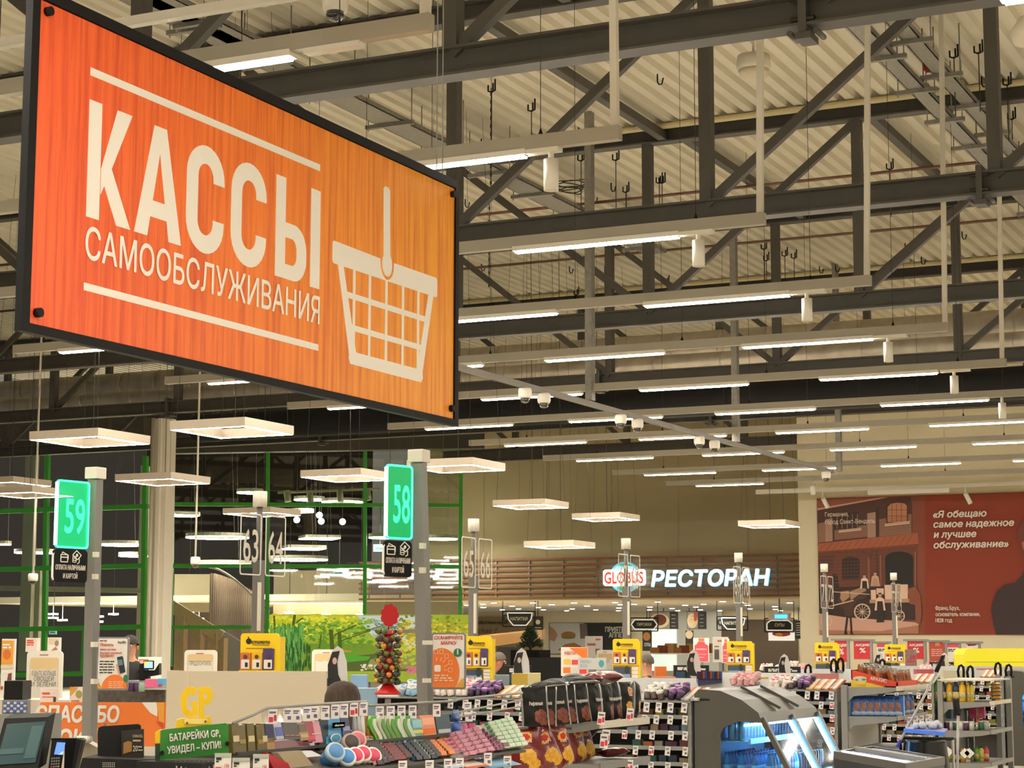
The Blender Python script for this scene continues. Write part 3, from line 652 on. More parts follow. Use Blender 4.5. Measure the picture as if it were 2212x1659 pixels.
pp('8d5a44', seg(612, 850, 614, 1060, 14), seg(700, 830, 702, 1060, 10), seg(960, 800, 962, 1060, 12))
# horse in harness
pp('4a2c20', [(385, 1150), (405, 1095), (470, 1085), (545, 1075), (590, 1060), (620, 1080), (615, 1120), (580, 1150), (530, 1160), (505, 1200), (490, 1290), (475, 1300), (440, 1290), (430, 1240), (395, 1200)])
pp('a88468', [(470, 1100), (570, 1062), (600, 1090), (540, 1120), (480, 1165)]); pp('2a1914', seg(455, 1280, 440, 1405, 16), seg(478, 1280, 485, 1408, 15), [(432, 1398), (452, 1396), (455, 1416), (430, 1416)], [(474, 1398), (494, 1400), (498, 1416), (474, 1416)], seg(600, 1060, 610, 1150, 14))
pp('b08868', [(405, 1100), (465, 1092), (470, 1140), (420, 1180), (400, 1150)])
pp('d8b8a0', *ring(565, 1250, 62, 10), *[seg(565, 1250, 565+55*math.cos(k*.524), 1250+55*math.sin(k*.524), 4) for k in range(12)], *ring(838, 1282, 46, 8, 14), *[seg(838, 1282, 838+42*math.cos(k*.785), 1282+42*math.sin(k*.785), 4) for k in range(8)], *ring(296, 1320, 44, 8, 14), seg(300, 1215, 500, 1165, 8), seg(340, 1100, 620, 1120, 6))
for cx, ty, s, top, bot in ((582, 975, 1, 'ead0ba', '2a1a15'), (662, 955, 1.05, 'caa080', 'b89074'), (698, 1115, 1.25, 'eec8b0', '2b1c18')):
    pp(top, [(cx-32*s, ty+100*s), (cx-24*s, ty+32*s), (cx-10*s, ty+22*s), (cx+10*s, ty+22*s), (cx+24*s, ty+32*s), (cx+34*s, ty+100*s)])
    pp(bot, [(cx-16*s, ty+45*s), (cx+16*s, ty+45*s), (cx+22*s, ty+95*s), (cx+(24 if s > 1.1 else 18)*s, ty+(170 if s > 1.1 else 100)*s), (cx-(20 if s > 1.1 else 18)*s, ty+(172 if s > 1.1 else 100)*s)])
    pp('c8967a', circ(cx, ty+8*s, 11*s, 12, 15*s)); pp('3a241c', circ(cx, ty+3*s, 11.5*s, 12, 9*s, 180, 360))
pp('8a4a30', [(905, 1080), (960, 1062), (1000, 1120), (1010, 1250), (1000, 1350), (965, 1330), (960, 1200), (920, 1190)])
pp('33201e', [(1775, 930), (1762, 975), (1710, 1030), (1625, 1048), (1570, 1100), (1538, 1180), (1530, 1250), (1545, 1340), (1566, 1417), (1775, 1420), (2000, 1422), (2000, 880)], name='portrait_coat')
pp('6e3526', [(1775, 560), (1738, 610), (1722, 680), (1724, 720), (1775, 720), (1900, 560)], [(1735, 730), (1775, 700), (1800, 860), (1760, 830)], name='portrait_hair'); pp('b0603c', [(1756, 735), (1768, 724), (1790, 730), (1790, 800), (1766, 780)], name='portrait_face')
zt_ = .02
def pt(s, x, y, h, x2, bold, sh=0, nm='quotation'):
    u, v = zz(x, y); u2, v2 = zz(x2, y); h_ = h/3.457*(XB/FPX)*1.06
    text(PW, s, u, v, h_, M('poster_text', 'f0e4d4', .5), po, nm, w=(u2-u)*1.02, bold=bold*1.8, shear=sh, z=PL[0]*.0012+.003)
pt('«Я обещаю', 1095, 548, 46, 1488, .02, .18); pt('самое надежное', 1098, 622, 46, 1690, .02, .18); pt('и лучшее', 1100, 698, 46, 1414, .02, .18); pt('обслуживание»', 1100, 776, 46, 1650, .02, .18)
pt('Германия,', 290, 541, 32, 462, .0, 0, 'caption'); pt('город Санкт-Вендель', 290, 597, 32, 655, .0, 0, 'caption')
pt('Франц Брух,', 1113, 1237, 28, 1292, .008, 0, 'caption'); pt('основатель компании,', 1115, 1283, 28, 1440, .008, 0, 'caption'); pt('1828 год', 1115, 1328, 28, 1236, .008, 0, 'caption')
# wall spotlights beside the poster
for px, py, w in ((1782, 1052, 'left, aimed at the sepia picture'), (2090, 1045, 'right, aimed at the quotation')):
    p = pX(px, py, 41.8); p.z = min(p.z, 4.75); t = thing('spotlight', 'small white track spotlight above the poster, '+w, 'spotlight', p)
    MB().cyl(p+V((-.02, .05, .12)), p+V((.06, -.04, -.1)), .05, 16).build('housing', m_white, t); MB().cyl(p+V((-.02, .05, .12)), V((p.x-.02, p.y+.05, 5.0)), .012, 8).build('stem', m_white, t)
# ================================================================ restaurant behind the slatted band
m_slat = M('brown_wood_slat', '8a5632', .5, var=.15, vs=3, stretch=(1, 1, 12)); m_cream = M('cream_wall', 'e8dab6', .8, var=.03); m_ceil = M('restaurant_ceiling', 'e6dcc6', .9)
BW = Fr((XR-.02, 0, 0), -EY, EZ)
uA, uB = BW.at(778, 1250)[0], BW.at(1729, 1250)[0]
vt, vb_ = BW.at(1400, 1204)[1], BW.at(1400, 1289)[1]
sb = thing('slatted_wall_band', 'long band of horizontal brown wooden slats above the restaurant opening', 'wall panel', BW.p((uA+uB)/2, vb_, .1))
n = 8
for k in range(n):
    v = vb_+(vt-vb_)*k/(n-1); m = MB(); BW.rect(m, uA, v-.03, uB, v+.03, .03, .07); m.build('slat', m_slat, sb)
m = MB(); u = uA+.3
while u < uB: BW.rect(m, u, vb_, u+.04, vt, 0, .03); u += 1.05
m.build('support_battens', m_galv, sb)
XK = 72.0
tag(MB().box((XR-.03, yc+.02, CEI-.06), (XR+.34, 27.2, CEI-.002)).build('trim_11', m_cream), kind='structure')
tag(MB().box((XR+.32, yc-.2, CEI), (XK-.02, 44, CEI+.2)).build('trim_2', m_ceil), kind='structure')
tag(MB().box((XK, yc-8, 0), (XK+.3, 46, CEI)).build('wall_restaurant', m_cream), kind='structure')
m_down = M('downlight_glow', 'ffffff', emit=330, ec='fff4dc')
dl = thing('downlight', 'small round white downlight in the restaurant ceiling', 'downlight', (0, 0, 0), 'restaurant downlights')
MB().cyl((0, 0, 0), (0, 0, -.02), .12, 18).build('trim_ring', m_white, dl); MB().cyl((0, 0, -.021), (0, 0, -.026), .085, 16).build('lens', m_down, dl)
for i, (px, py) in enumerate(((1044,1304),(1067,1301),(1044,1311),(1106,1308),(1120,1314),(1151,1301),(1163,1311),(1174,1316),(1192,1305),(1224,1318),(1236,1314),(1240,1301),(1268,1308),(1287,1316),(1329,1300),(1341,1305),(1337,1312),(1336,1318),(1404,1310),(1403,1316),(1421,1299),(1452,1313),(1464,1318),(1503,1310),(1513,1316),(1520,1304),(1561,1298),(1615,1306),(1620,1314),(1555,1318),(1575,1320),(1674,1309),(1675,1315),(1706,1301),(1010,1306),(965,1313),(945,1318),(1686,1318), (1600,1300), (1480,1306), (1085,1316), (1370,1304))):
    p = pz(px, py, CEI-.01); dup(dl, p)
for c in list(dl.children): bpy.data.objects.remove(c)
bpy.data.objects.remove(dl)
# logo and lettering
LG = Fr((XR-.2, 0, 0), -EY, EZ)
m_cyan = M('lit_white_letter', 'ffffff', emit=3.0, ec='d8fbff'); m_halo = M('lit_blue_return', '6fb8e8', emit=.7, ec='7cc4f0')
m_lred = M('lit_red_letter', 'e03a28', emit=1.1, ec='f04a34'); m_lgreen = M('lit_green_globe', '1f9a60', emit=.8, ec='20b070')
cx, cy = LG.at(1351, 1247); rx = (LG.at(1384, 1247)[0]-LG.at(1318, 1247)[0])/2; ry_ = (LG.at(1351, 1213)[1]-LG.at(1351, 1280)[1])/2
lg = thing('lit_logo', 'glowing round logo with red lettering across a green and pale blue globe', 'logo sign', LG.p(cx, cy))
m = MB(); LG.disc(m, cx, cy, rx, 0, .04, 36, ry_); m.build('globe', M('lit_globe_cyan', '9fe0ee', emit=.9, ec='8fdcf0'), lg)
m = MB(); LG.poly(m, [(cx+rx*x, cy+ry_*y) for x, y in ((-.5, .8), (-.1, .93), (.3, .9), (.62, .7), (.2, .72), (.05, .6), (-.2, .72))], .04, .05); LG.poly(m, [(cx+rx*x, cy+ry_*y) for x, y in ((-.55, -.62), (-.2, -.55), (.1, -.7), (-.1, -.88), (-.4, -.84))], .04, .05); LG.poly(m, [(cx+rx*x, cy+ry_*y) for x, y in ((.3, -.55), (.7, -.5), (.5, -.8), (.25, -.85))], .04, .05); m.build('globe_land', m_lgreen, lg)
m = MB(); LG.line(m, [(cx+rx*.95*math.cos(a*.3), cy+ry_*.95*math.sin(a*.3)) for a in range(22)], .05, .045, .055); m.build('globe_outline', m_halo, lg)
wL = rx*1.38; hL = ry_*.5
m = MB(); LG.rrect(m, cx-wL, cy-hL*1.1, cx+wL, cy+hL*1.0, .08, .06, .1); m.build('name_band', m_cyan, lg)
text(LG, 'GLOBUS', cx, cy-hL*.78, hL*1.5, m_lred, lg, 'name_lettering', w=wL*1.85, bold=.035, align='C', z=.12)
u0, v0 = LG.at(1407, 1267); u1, v1 = LG.at(1665, 1230)
rl = thing('lit_lettering', 'glowing white restaurant lettering on the slatted band', 'letter sign', LG.p((u0+u1)/2, v0))
text(LG, 'РЕСТОРАН', u0, v0, (v1-v0), m_halo, rl, 'letter_return', w=u1-u0, bold=.045, shear=.14, z=.02)
text(LG, 'РЕСТОРАН', u0+.02, v0+.01, (v1-v0), m_cyan, rl, 'letter_face', w=u1-u0-.04, bold=.028, shear=.14, z=.06)
# back wall pictures and menu boards of the restaurant
K = Fr((XK-.06, 0, 0), -EY, EZ)
def board(fr, name, label, cat, x0, y0, x1, y1, mat, d=.04, group=None):
    a, b = fr.at(x0, y1), fr.at(x1, y0); t = thing(name, label, cat, fr.p((a[0]+b[0])/2, a[1]), group)
    m = MB(); fr.rect(m, a[0], a[1], b[0], b[1], -d, 0); m.build('board', mat, t)
    if 'menu' in name and fr.o.x < 70: q = fr.p((a[0]+b[0])/2, b[1], -d/2); MB().bar(q, (q.x, q.y, CEI), .02).build('drop_rod', m_black, t)
    return t, a, b
def blob(fr, par, mat, pts, w=.004, name='picture_shape'):
    m = MB(); fr.poly(m, [fr.at(x, y) for x, y in pts], w-.003, w); return m.build(name, mat, par)
def el(cx, cy, rx, ry, n=18): return [(cx+rx*math.cos(i*2*math.pi/n), cy-ry*math.sin(i*2*math.pi/n)) for i in range(n)]
m_bb = M('blackboard', '232321', .6); m_lw = M('chalk_white', 'd8d4c8', .6)
t, a, b = board(K, 'menu_board', 'black wall board wishing a good meal beside a sandwich photo', 'poster', 1186, 1345, 1362, 1413, m_bb)
blob(K, t, M('photo_white', 'c9c6c0', .5), [(1187, 1346), (1262, 1346), (1270, 1380), (1262, 1412), (1187, 1412)], .006)
blob(K, t, M('bread', 'a9702f', .6), el(1228, 1372, 16, 8), .012); blob(K, t, M('bread', 'a9702f', .6), [(1205, 1404), (1220, 1392), (1240, 1388), (1256, 1396), (1250, 1406), (1225, 1408)], .012)
blob(K, t, M('lettuce', '6f7a35', .6), el(1228, 1377, 15, 3), .018); blob(K, t, M('skin_print', 'b5866a', .6), [(1187, 1352), (1198, 1360), (1205, 1372), (1198, 1386), (1187, 1382)], .012); blob(K, t, M('apron_print', '6e6258', .6), [(1252, 1347), (1268, 1347), (1270, 1378), (1254, 1380)], .012)
u, v = K.at(1308, 1365); text(K, 'ПРИЯТНОГО', u, v, .2, m_lw, t, 'lettering', w=K.at(1372, 1365)[0]-u, bold=.03, z=.02); u, v = K.at(1316, 1377); text(K, 'АППЕТИТА', u, v, .2, m_lw, t, 'lettering', w=K.at(1372, 1377)[0]-u, bold=.03, z=.02)
K2 = Fr((66, 0, 0), -EY, EZ)
for (x0, x1, w, c1) in ((1402, 1464, 'with a big plate of dark fried food', '5f2c16'), (1484, 1525, 'with a pale soup plate', 'd8bd90')):
    t, a, b = board(K2, 'menu_screen', 'hanging restaurant menu panel '+w, 'menu panel', x0, 1321, x1, 1359, m_bb)
    cut = x0+(x1-x0)*(.72 if x0 < 1450 else .58)
    blob(K2, t, M('photo_grey', '8e8478', .5), [(x0+1, 1322), (cut, 1322), (cut, 1358), (x0+1, 1358)], .006)
    blob(K2, t, M('plate_print', 'd6c2a2', .5), el((x0+cut)/2, 1341, (cut-x0)*.48, 16), .012); blob(K2, t, M('food_'+c1, c1, .6, var=.4, vs=30), el((x0+cut)/2+1, 1339, (cut-x0)*.33, 12), .018)
    if x0 > 1450: blob(K2, t, M('red_print', 'c0402c', .6), [(cut-9, 1323), (cut-2, 1323), (cut-2, 1340), (cut-8, 1342)], .02)
    m = MB()
    for k in range(4): q = K2.at(cut+4, 1329+k*8); r = K2.at(x1-5, 1327+k*8); K2.rect(m, q[0], q[1], r[0], r[1]-.02, .004, .008)
    m.build('menu_lines', m_lw, t)
t, a, b = board(K2, 'menu_board', 'narrow dark menu panel with a bread picture under the pies sign', 'menu panel', 1388, 1362, 1407, 1406, m_bb); blob(K2, t, M('bread', 'a9702f'), el(1397, 1375, 8, 9), .008); u, v = K2.at(1392, 1396); text(K2, 'СУПЫ', u, v, .12, m_lw, t, w=.25, bold=.02)
t, a, b = board(K2, 'menu_board', 'narrow dark menu panel with a pale round picture behind the pastry counter', 'menu panel', 1481, 1362, 1497, 1398, m_bb); blob(K2, t, M('plate_print', 'd6c2a2'), el(1489, 1371, 8, 9), .008)
t, a, b = board(K2, 'menu_board', 'dark menu strip right of the soup sign at the wall corner', 'menu panel', 1718, 1341, 1732, 1380, m_bb)
m = MB()
for k in range(6): q = K2.at(1720, 1347+k*5); r = K2.at(1729, 1345.5+k*5); K2.rect(m, q[0], q[1], r[0], r[1], .004, .01)
m.build('menu_lines', m_lw, t)
t, a, b = board(K2, 'menu_screen', 'white lit panel with a red soup plate below the soup sign', 'menu panel', 1660, 1364, 1716, 1384, M('lit_panel', 'e8e4da', emit=.6)); blob(K2, t, M('soup_print', '9c3a20'), el(1688, 1369, 20, 6), .01); blob(K2, t, M('orange_print', 'd8882c'), el(1683, 1371, 8, 4), .016)
# white tiled kitchen block; flat dark sheet painted for the shade of a recess
m_tile = M('white_tiles', 'cfd0c8', .3); m_recess_shade = M('recess_shade', '5c4e3e', .7)
a, b = K.at(1400, 1440), K.at(1560, 1321); m = MB(); K.rect(m, a[0], 0, b[0], CEI-.02, 0, .02); tag(m.build('trim_3', m_tile), kind='structure')
a, b = K.at(1560, 1440), K.at(1722, 1338); m = MB(); K.rect(m, a[0], 0, b[0], b[1], .02, .05); tag(m.build('door_1', m_recess_shade), kind='structure')
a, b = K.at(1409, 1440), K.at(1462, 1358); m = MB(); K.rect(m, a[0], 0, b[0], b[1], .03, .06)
tag(m.build('door_2', M('glowing_tile_opening', 'e4efe8', .4, emit=.75, ec='e6f4ea')), kind='structure')  # brightness of the tiles put into emission, no lamp here
a, b = K.at(1020, 1440), K.at(1172, 1332); m = MB(); K.rect(m, a[0], 0, b[0], b[1], 0, .05)
cz = m.build('coffee_wall_sign', M('tan_panel', '9c8662', .7), loc=K.p(a[0], 0)); tag(cz, 'tan wall panel with coffee slogan behind the potted tree', 'wall panel')
text(K, 'coffee & dessert espresso', *K.at(1034, 1348), .14, M('brown_print', '5c452c'), cz, 'lettering', w=K.at(1098, 1348)[0]-K.at(1034, 1348)[0], bold=.02, z=.07); text(K, 'chat !', *K.at(1033, 1367), .2, M('brown_print', '5c452c'), cz, 'lettering', w=.9, shear=.3, z=.07)
# slanted wooden canopy boards below the coffee panel
m = MB()
for k in range(9): m.obox(pd(1035+k*4, 1376+k*2.4, 64), pd(1170, 1362+k*2.2, 58)-pd(1035+k*4, 1376+k*2.4, 64), (0, .0, .05), (.25, 0, 0))
tag(m.build('wood_canopy', M('light_wood', 'b08a58', .5), loc=pd(1100, 1380, 60)), 'light wooden slat canopy under the coffee slogan', 'canopy')
# hanging category signs (black wire frames)
def hsign(s, x0, y0, x1, y1, D, label, shape, group='restaurant category signs'):
    o = pd((x0+x1)/2, (y0+y1)/2, D); F = Fr(o, _r0, EZ); k = D/FPX
    t = thing('category_sign', label, 'hanging sign', o-V((0, 0, (y1-y0)/2*k)), group)
    w, h = (x1-x0)*k/2, (y1-y0)*k/2
    m = MB(); [m.bar(F.p(*p), F.p(*q), .03) for p, q in (((-w, -h), (w, -h)), ((w, -h), (w, h)), ((w, h), (-w, h)), ((-w, h), (-w, -h)))]
    for u in (-w, w): m.bar(F.p(u, h), V((F.p(u, h).x, F.p(u, h).y, CEI)), .015)
    m.build('wire_frame', m_black, t)
    pts = {'cup': [(-.72*w, .8*h), (.82*w, .8*h), (.74*w, -.1*h), (.45*w, -.85*h), (-.35*w, -.85*h), (-.64*w, -.1*h)], 'pie': [(-.95*w, 0), (-.7*w, .72*h), (.7*w, .72*h), (.95*w, 0), (.7*w, -.72*h), (-.7*w, -.72*h)],
           'pot': [(-.86*w, -.75*h), (-.86*w, .25*h), (-.6*w, .7*h), (.6*w, .7*h), (.86*w, .25*h), (.86*w, -.75*h)]}[shape]
    m = MB(); F.poly(m, pts, -.02, .02); bd = m.build('sign_board', m_bb, t); m = MB(); F.line(m, pts+[pts[0]], .035, .02, .03); m.build('light_outline', M('lit_outline', 'd8dcd8', emit=.5), bd)
    if shape == 'cup': m = MB(); F.line(m, [(-.7*w, .5*h), (-.95*w, .4*h), (-.9*w, -.2*h), (-.62*w, -.3*h)], .06, -.01, .01); m.build('cup_handle', m_bb, bd)
    text(F, s, 0, -h*.2, h*.46, m_lw, bd, 'lettering', w=w*(1.05 if len(s) > 4 else .66), bold=.02, align='C', z=.035)
hsign('НАПИТКИ', 1086, 1321, 1156, 1353, 58, 'black cup shaped drinks sign left of the good meal board', 'cup')
hsign('ПИРОЖКИ', 1362, 1335, 1421, 1363, 58, 'black pointed oval pies sign right of a lane post', 'pie')
hsign('НАПИТКИ', 1549, 1332, 1615, 1361, 58, 'black cup shaped drinks sign behind a lane post', 'cup')
hsign('СУПЫ', 1652, 1336, 1715, 1365, 58, 'black pot shaped soup sign near the wall corner', 'pot')
o = pd(1684, 1331, 54); t = thing('projector', 'small ceiling device with blue lights above the soup sign', 'projector', o); MB().box(o-V((.1, .3, .08)), o+V((.1, .3, .08))).build('body', m_white, t); MB().box(o-V((.12, .25, .06)), o-V((.1, -.1, -.04))).build('blue_light', M('blue_glow', '40a0ff', emit=2.5), t); MB().bar(o, (o.x, o.y, CEI), .03).build('stem', m_grey, t)
o = pd(1162, 1346, 58); F = Fr(o, _r0, EZ); t = thing('menu_board', 'small square black coffee panel right of the left drinks sign', 'menu panel', o); m = MB(); F.rect(m, -.15, -.2, .16, .2, -.02, .02); m.build('board', m_bb, t); m = MB(); F.disc(m, 0, .03, .07, .02, .03); F.rect(m, -.1, -.15, .1, -.13, .02, .03); m.build('icon', m_lw, t); MB().bar(o+V((0, 0, .2)), (o.x, o.y, CEI), .015).build('drop_rod', m_black, t)
# counters, plant tub
def box3(name, label, cat, x0, y0, x1, D, mat, depth=.5, zlo=0, group=None):
    a = pd(x0, y0, D); b = pd(x1, y0, D); t = V(_r0)*((b-a).dot(_r0)); e = V((CF.x, CF.y, 0)).normalized()*depth
    m = MB().obox(V((a.x, a.y, zlo)), t, e, (0, 0, a.z-zlo)); return tag(m.build(name, mat, loc=V((a.x, a.y, zlo))), label, cat, group)
t = thing('display_counter', 'glass food counter with white tiled wall behind, deep in the restaurant', 'counter', pd(1480, 1440, 48))
a = pd(1412, 1440, 48); L = V(_r0)*((pd(1600, 1440, 48)-a).dot(_r0)); e = V((CF.x, CF.y, 0)).normalized()
MB().obox((a.x, a.y, 0), L, e*.8, (0, 0, .95)).build('base', M('counter_beige', 'b8ae98'), t); MB().obox(V((a.x, a.y, .95)), L, e*.03, (0, 0, .42)).build('glass_front', m_clear, t); MB().obox(V((a.x, a.y, 1.37)), L, e*.5, (0, 0, .03)).build('top_shelf', m_white, t)
for k in range(12):
    q = a+L*((k+.5)/12)+e*.25; tag(MB().box(V((q.x-.12, q.y-.12, 1.4)), V((q.x+.12, q.y+.12, 1.4+.14+.05*(k % 3)))).build('pastry_tray', M('pastry_'+str(k % 3), ('9c6a34', '7c3a24', 'b08448')[k % 3]), loc=(q.x, q.y, 1.4)), 'brown pastry tray on top of the far glass counter', 'food tray', 'pastries on the far counter')
box3('coffee_machine', 'dark grey machine block behind the man at the left end of the restaurant', 'machine', 1074, 1398, 1126, 46, M('machine_dark', '3b3833'), .6)
box3('black_counter', 'black counter with jars below the potted tree', 'counter', 1140, 1420, 1215, 42, m_black, .6)
t = thing('potted_tree', 'small dark green conifer in a black planter', 'plant', pd(1146, 1420, 43)); q = pd(1146, 1404, 43)
MB().box((q.x-.3, q.y-.35, 0), (q.x+.3, q.y+.35, q.z)).build('planter', m_black, t); MB().cyl((q.x, q.y, q.z), (q.x, q.y, q.z+.3), .03, 8).build('trunk', M('bark', '4a3828'), t)
m = MB(); random.seed(3)
for k in range(260):
    h = random.random()**1.2; r = .27*(1-h)*random.random()**.5+.02; a = random.uniform(0, 6.3); c = V((q.x+r*math.cos(a), q.y+r*math.sin(a), q.z+.05+h*.42)); m.bar(c, c+V((.07*math.cos(a), .07*math.sin(a), .05)), .035, .01)
m.build('foliage', M('conifer_green', '27361c', .8, var=.4, vs=12), t)
# ================================================================ glazed entrance
DG = 52.0; G = Fr((pd(360, 1388, DG).x, pd(360, 1388, DG).y, 0), _r0, EZ)
XG = G.o.x-.3; GL = Fr((XG, 0, 0), -EY, EZ)
def bars(fr, name, segs, w, mat, d=.12):
    m = MB()
    for (x0, y0, x1, y1) in segs: fr.line(m, [fr.at(x0, y0), fr.at(x1, y1)], w, -d/2, d/2)
    return tag(m.build(name, mat, loc=fr.p(0, 0)), kind='structure')
bars(G, 'window_1', [(579, 945, 577, 1440), (789, 955, 788, 1335), (996, 955, 994, 1335), (372, 1222, 996, 1224), (372, 1355, 580, 1355), (372, 957, 575, 957), (785, 962, 1000, 962), (372, 1089, 996, 1092)], .1, m_green)
bars(G, 'window_frame_left', [(369, 945, 362, 1440)], .24, m_green)
bars(GL, 'window_2', [(103, 960, 95, 1450), (315, 985, 309, 1440), (-40, 977, 320, 963), (-40, 1106, 320, 1094), (-40, 1231, 312, 1222), (-40, 1361, 308, 1354), (-40, 1460, 308, 1452), (185, 1355, 180, 1455)], .13, m_green)
m_pane = MG('window_glass', 'e8ece6', .02, .8)
a, b = G.at(366, 1440), G.at(1000, 955); m = MB(); G.rect(m, a[0], .0, b[0], b[1], -.01, .01); tag(m.build('window_pane_1', m_pane), kind='structure')
a, b = GL.at(-60, 1440), GL.at(315, 965); m = MB(); GL.rect(m, a[0], .0, b[0], b[1], -.01, .01); tag(m.build('window_pane_2', m_pane), kind='structure')
# white column, header beams
q = pd(340, 1388, 38.1); k = 38.1/FPX
m = MB(); m.box((q.x-.1, q.y-.19, 0), (q.x+.2, q.y+.14, ZB-.01)); m.box((q.x-.16, q.y-.08, 0), (q.x-.1, q.y+.03, ZB-.01)); tag(m.build('trim_4', M('column_white', 'f4ecda', .6), bevel=.015), kind='structure')
m = MB().cyl((q.x-.2, q.y+.09, 0), (q.x-.2, q.y+.09, ZB-.01), .04, 10); tag(m.build('drain_pipe', M('pipe_white', 'cfc6b0', .5), loc=(q.x-.25, q.y-.12, 0)), 'white vertical pipe on the white column left of the green frame', 'pipe')
for (x0, y0, x1, y1, h, nm, d) in ((345, 985, 1047, 965, .48, 'trim_5', .4), (-40, 955, 345, 945, .5, 'trim_6', .4)):
    F = G if x0 > 100 else GL; m = MB(); a, b = F.at(x0, y0), F.at(x1, y1); F.poly(m, [(a[0], a[1]), (b[0], b[1]-.1), (b[0], b[1]+h), (a[0], a[1]+h)], .3, .3+d); tag(m.build(nm, m_steel), kind='structure')
# the dim mall beyond the glass
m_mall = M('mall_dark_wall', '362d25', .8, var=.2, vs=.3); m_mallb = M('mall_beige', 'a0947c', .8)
E_ = V((CF.x, CF.y, 0)).normalized()
def wallF(D, x0, x1, ylo, yhi, name, mat, th=.2, kind='structure'):
    a, b = pd(x0, ylo, D), pd(x1, yhi, D); m = MB().obox((a.x, a.y, a.z), V(_r0)*((b-a).dot(_r0)), E_*th, (0, 0, b.z-a.z)); return tag(m.build(name, mat), kind=kind)
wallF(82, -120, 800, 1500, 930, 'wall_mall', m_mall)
wallF(62, 375, 458, 1322, 1240, 'balcony_wall_1', m_mallb); wallF(64, 590, 800, 1330, 1232, 'balcony_wall_2', m_mallb); wallF(60, 785, 1000, 1335, 1300, 'balcony_wall_3', M('mall_cream', 'aca088', .8))
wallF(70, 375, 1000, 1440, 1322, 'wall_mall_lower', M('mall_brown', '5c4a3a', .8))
m = MB(); 
for i, x in enumerate((380, 470)): pass
# timber stair and slatted curved stair wall
m_wood = M('stair_wood', 'd8a878', .55, var=.1)
st = thing('timber_stair', 'sloping light wood stair stringer with posts behind the glass', 'stair', pd(430, 1440, 56))
MB().bar(pd(360, 1303, 55), pd(478, 1376, 55), .25, .34).build('stringer', m_wood, st)
for x, y in ((392, 1330), (428, 1350), (462, 1368), (478, 1378)): q = pd(x, y, 55); MB().box((q.x-.1, q.y-.16, 0), (q.x+.1, q.y+.16, q.z)).build('post', m_wood, st)
cs = thing('curved_stair', 'curved stair wall clad in grey brown vertical slats behind the glass', 'stair', pd(520, 1440, 58))
m = MB()
for k in range(26):
    x = 456+k*4.6; ytop = 1238+(k/26)**1.5*60; ybot = 1345+k*2.6; a, b = pd(x, ytop, 57+1.6*math.sin(k/26*3.1)), pd(x, min(ybot, 1400), 57+1.6*math.sin(k/26*3.1)); m.bar(a, (a.x, a.y, b.z), .055, .03)
m.build('slat', M('stair_slats', '6e5a4a', .7), cs); m = MB(); m.tube([pd(452+k*11, 1225+(k/11)**1.6*95, 56.6) for k in range(12)], .035, 8); m.build('handrail', m_galv, cs)
m = MB(); pts = [(456, 1345), (580, 1420), (580, 1504), (456, 1504)]; F = Fr(pd(456, 1345, 58), _r0, EZ); F.poly(m, [F.at(*p) for p in pts], 0, .3); m.build('stair_side', M('stair_grey', '5a5550'), cs)
# ring lamps in the mall; square ones model pendant reflections in the glass
tag(MB().obox(pd(-150, 900, 56)*1, V(_r0)*40, E_*34, (0, 0, .2)).build('ceiling_mall', m_mall), kind='structure').location.z = 11-pd(-150, 900, 56).z
def ringlamp(px, py, w, D, label, round_=True):
    c = pd(px, py, D); r = w*D/FPX/2; t = thing('ring_lamp', label, 'pendant lamp', c, 'ring lamps behind the glass')
    n = 36 if round_ else 4; p = [c+V((r*math.cos(i*2*math.pi/n), r*math.sin(i*2*math.pi/n), 0)) for i in range(n)]
    m = MB(); [m.bar(p[i], p[(i+1) % n], .1, .1) for i in range(n)]; m.build('frame', m_white, t); m = MB(); [m.bar(p[i]-V((0, 0, .06)), p[(i+1) % n]-V((0, 0, .06)), .08, .03) for i in range(n)]; m.build('light_ring', m_ring, t)
    MB().cyl(c+V((r, 0, 0)), V((c.x+r*.4, c.y, 11)), .006, 4).build('hanging_wire', m_grey, t)
for i, (px, py, w, D, rd, wh) in enumerate(((470, 1157, 130, 57, 1, 'left of the 63 panel'), (485, 1215, 110, 58, 1, 'just above the middle green bar'), (645, 1205, 120, 60, 1, 'below the 64 plate'), (650, 1102, 50, 66, 1, 'small, behind the spotlights'), (740, 1081, 85, 64, 1, 'below the track spotlights'), (668, 1076, 60, 66, 1, 'near the track spotlights'), (262, 1173, 100, 60, 1, 'in the left glass'), (295, 1197, 70, 60, 1, 'lower in the left glass'), (75, 1190, 80, 60, 1, 'under the number 59 sign'), (10, 1172, 22, 60, 1, 'at the left photo edge'), (655, 1182, 110, 66, 0, 'right of the number 64 plate'), (690, 1160, 100, 70, 0, 'deep in the mall'), (830, 1157, 60, 53.5, 1, 'left of the payment plate'), (955, 1160, 60, 54, 1, 'left of the 65 panel'), (400, 1110, 70, 60, 0, 'behind the thin hanging rod'), (540, 1060, 50, 56, 1, 'upper, near the 63 and 64 cap'))):
    ringlamp(px, py, w, D, 'lit ring lamp seen through the entrance glass, '+wh, rd)
t = thing('track_spotlights', 'white rail with four spotlights seen high through the glass', 'track light', pd(700, 1062, 54)); MB().bar(pd(600, 1064, 54), pd(820, 1056, 54), .06).build('rail', m_white, t)
for x, y in ((619, 1075), (669, 1080), (733, 1074), (793, 1072)): q = pd(x, y, 54); MB().cyl(q+V((0, 0, .2)), q-V((0, .05, .12)), .09, 14).build('spotlight', m_white, t)
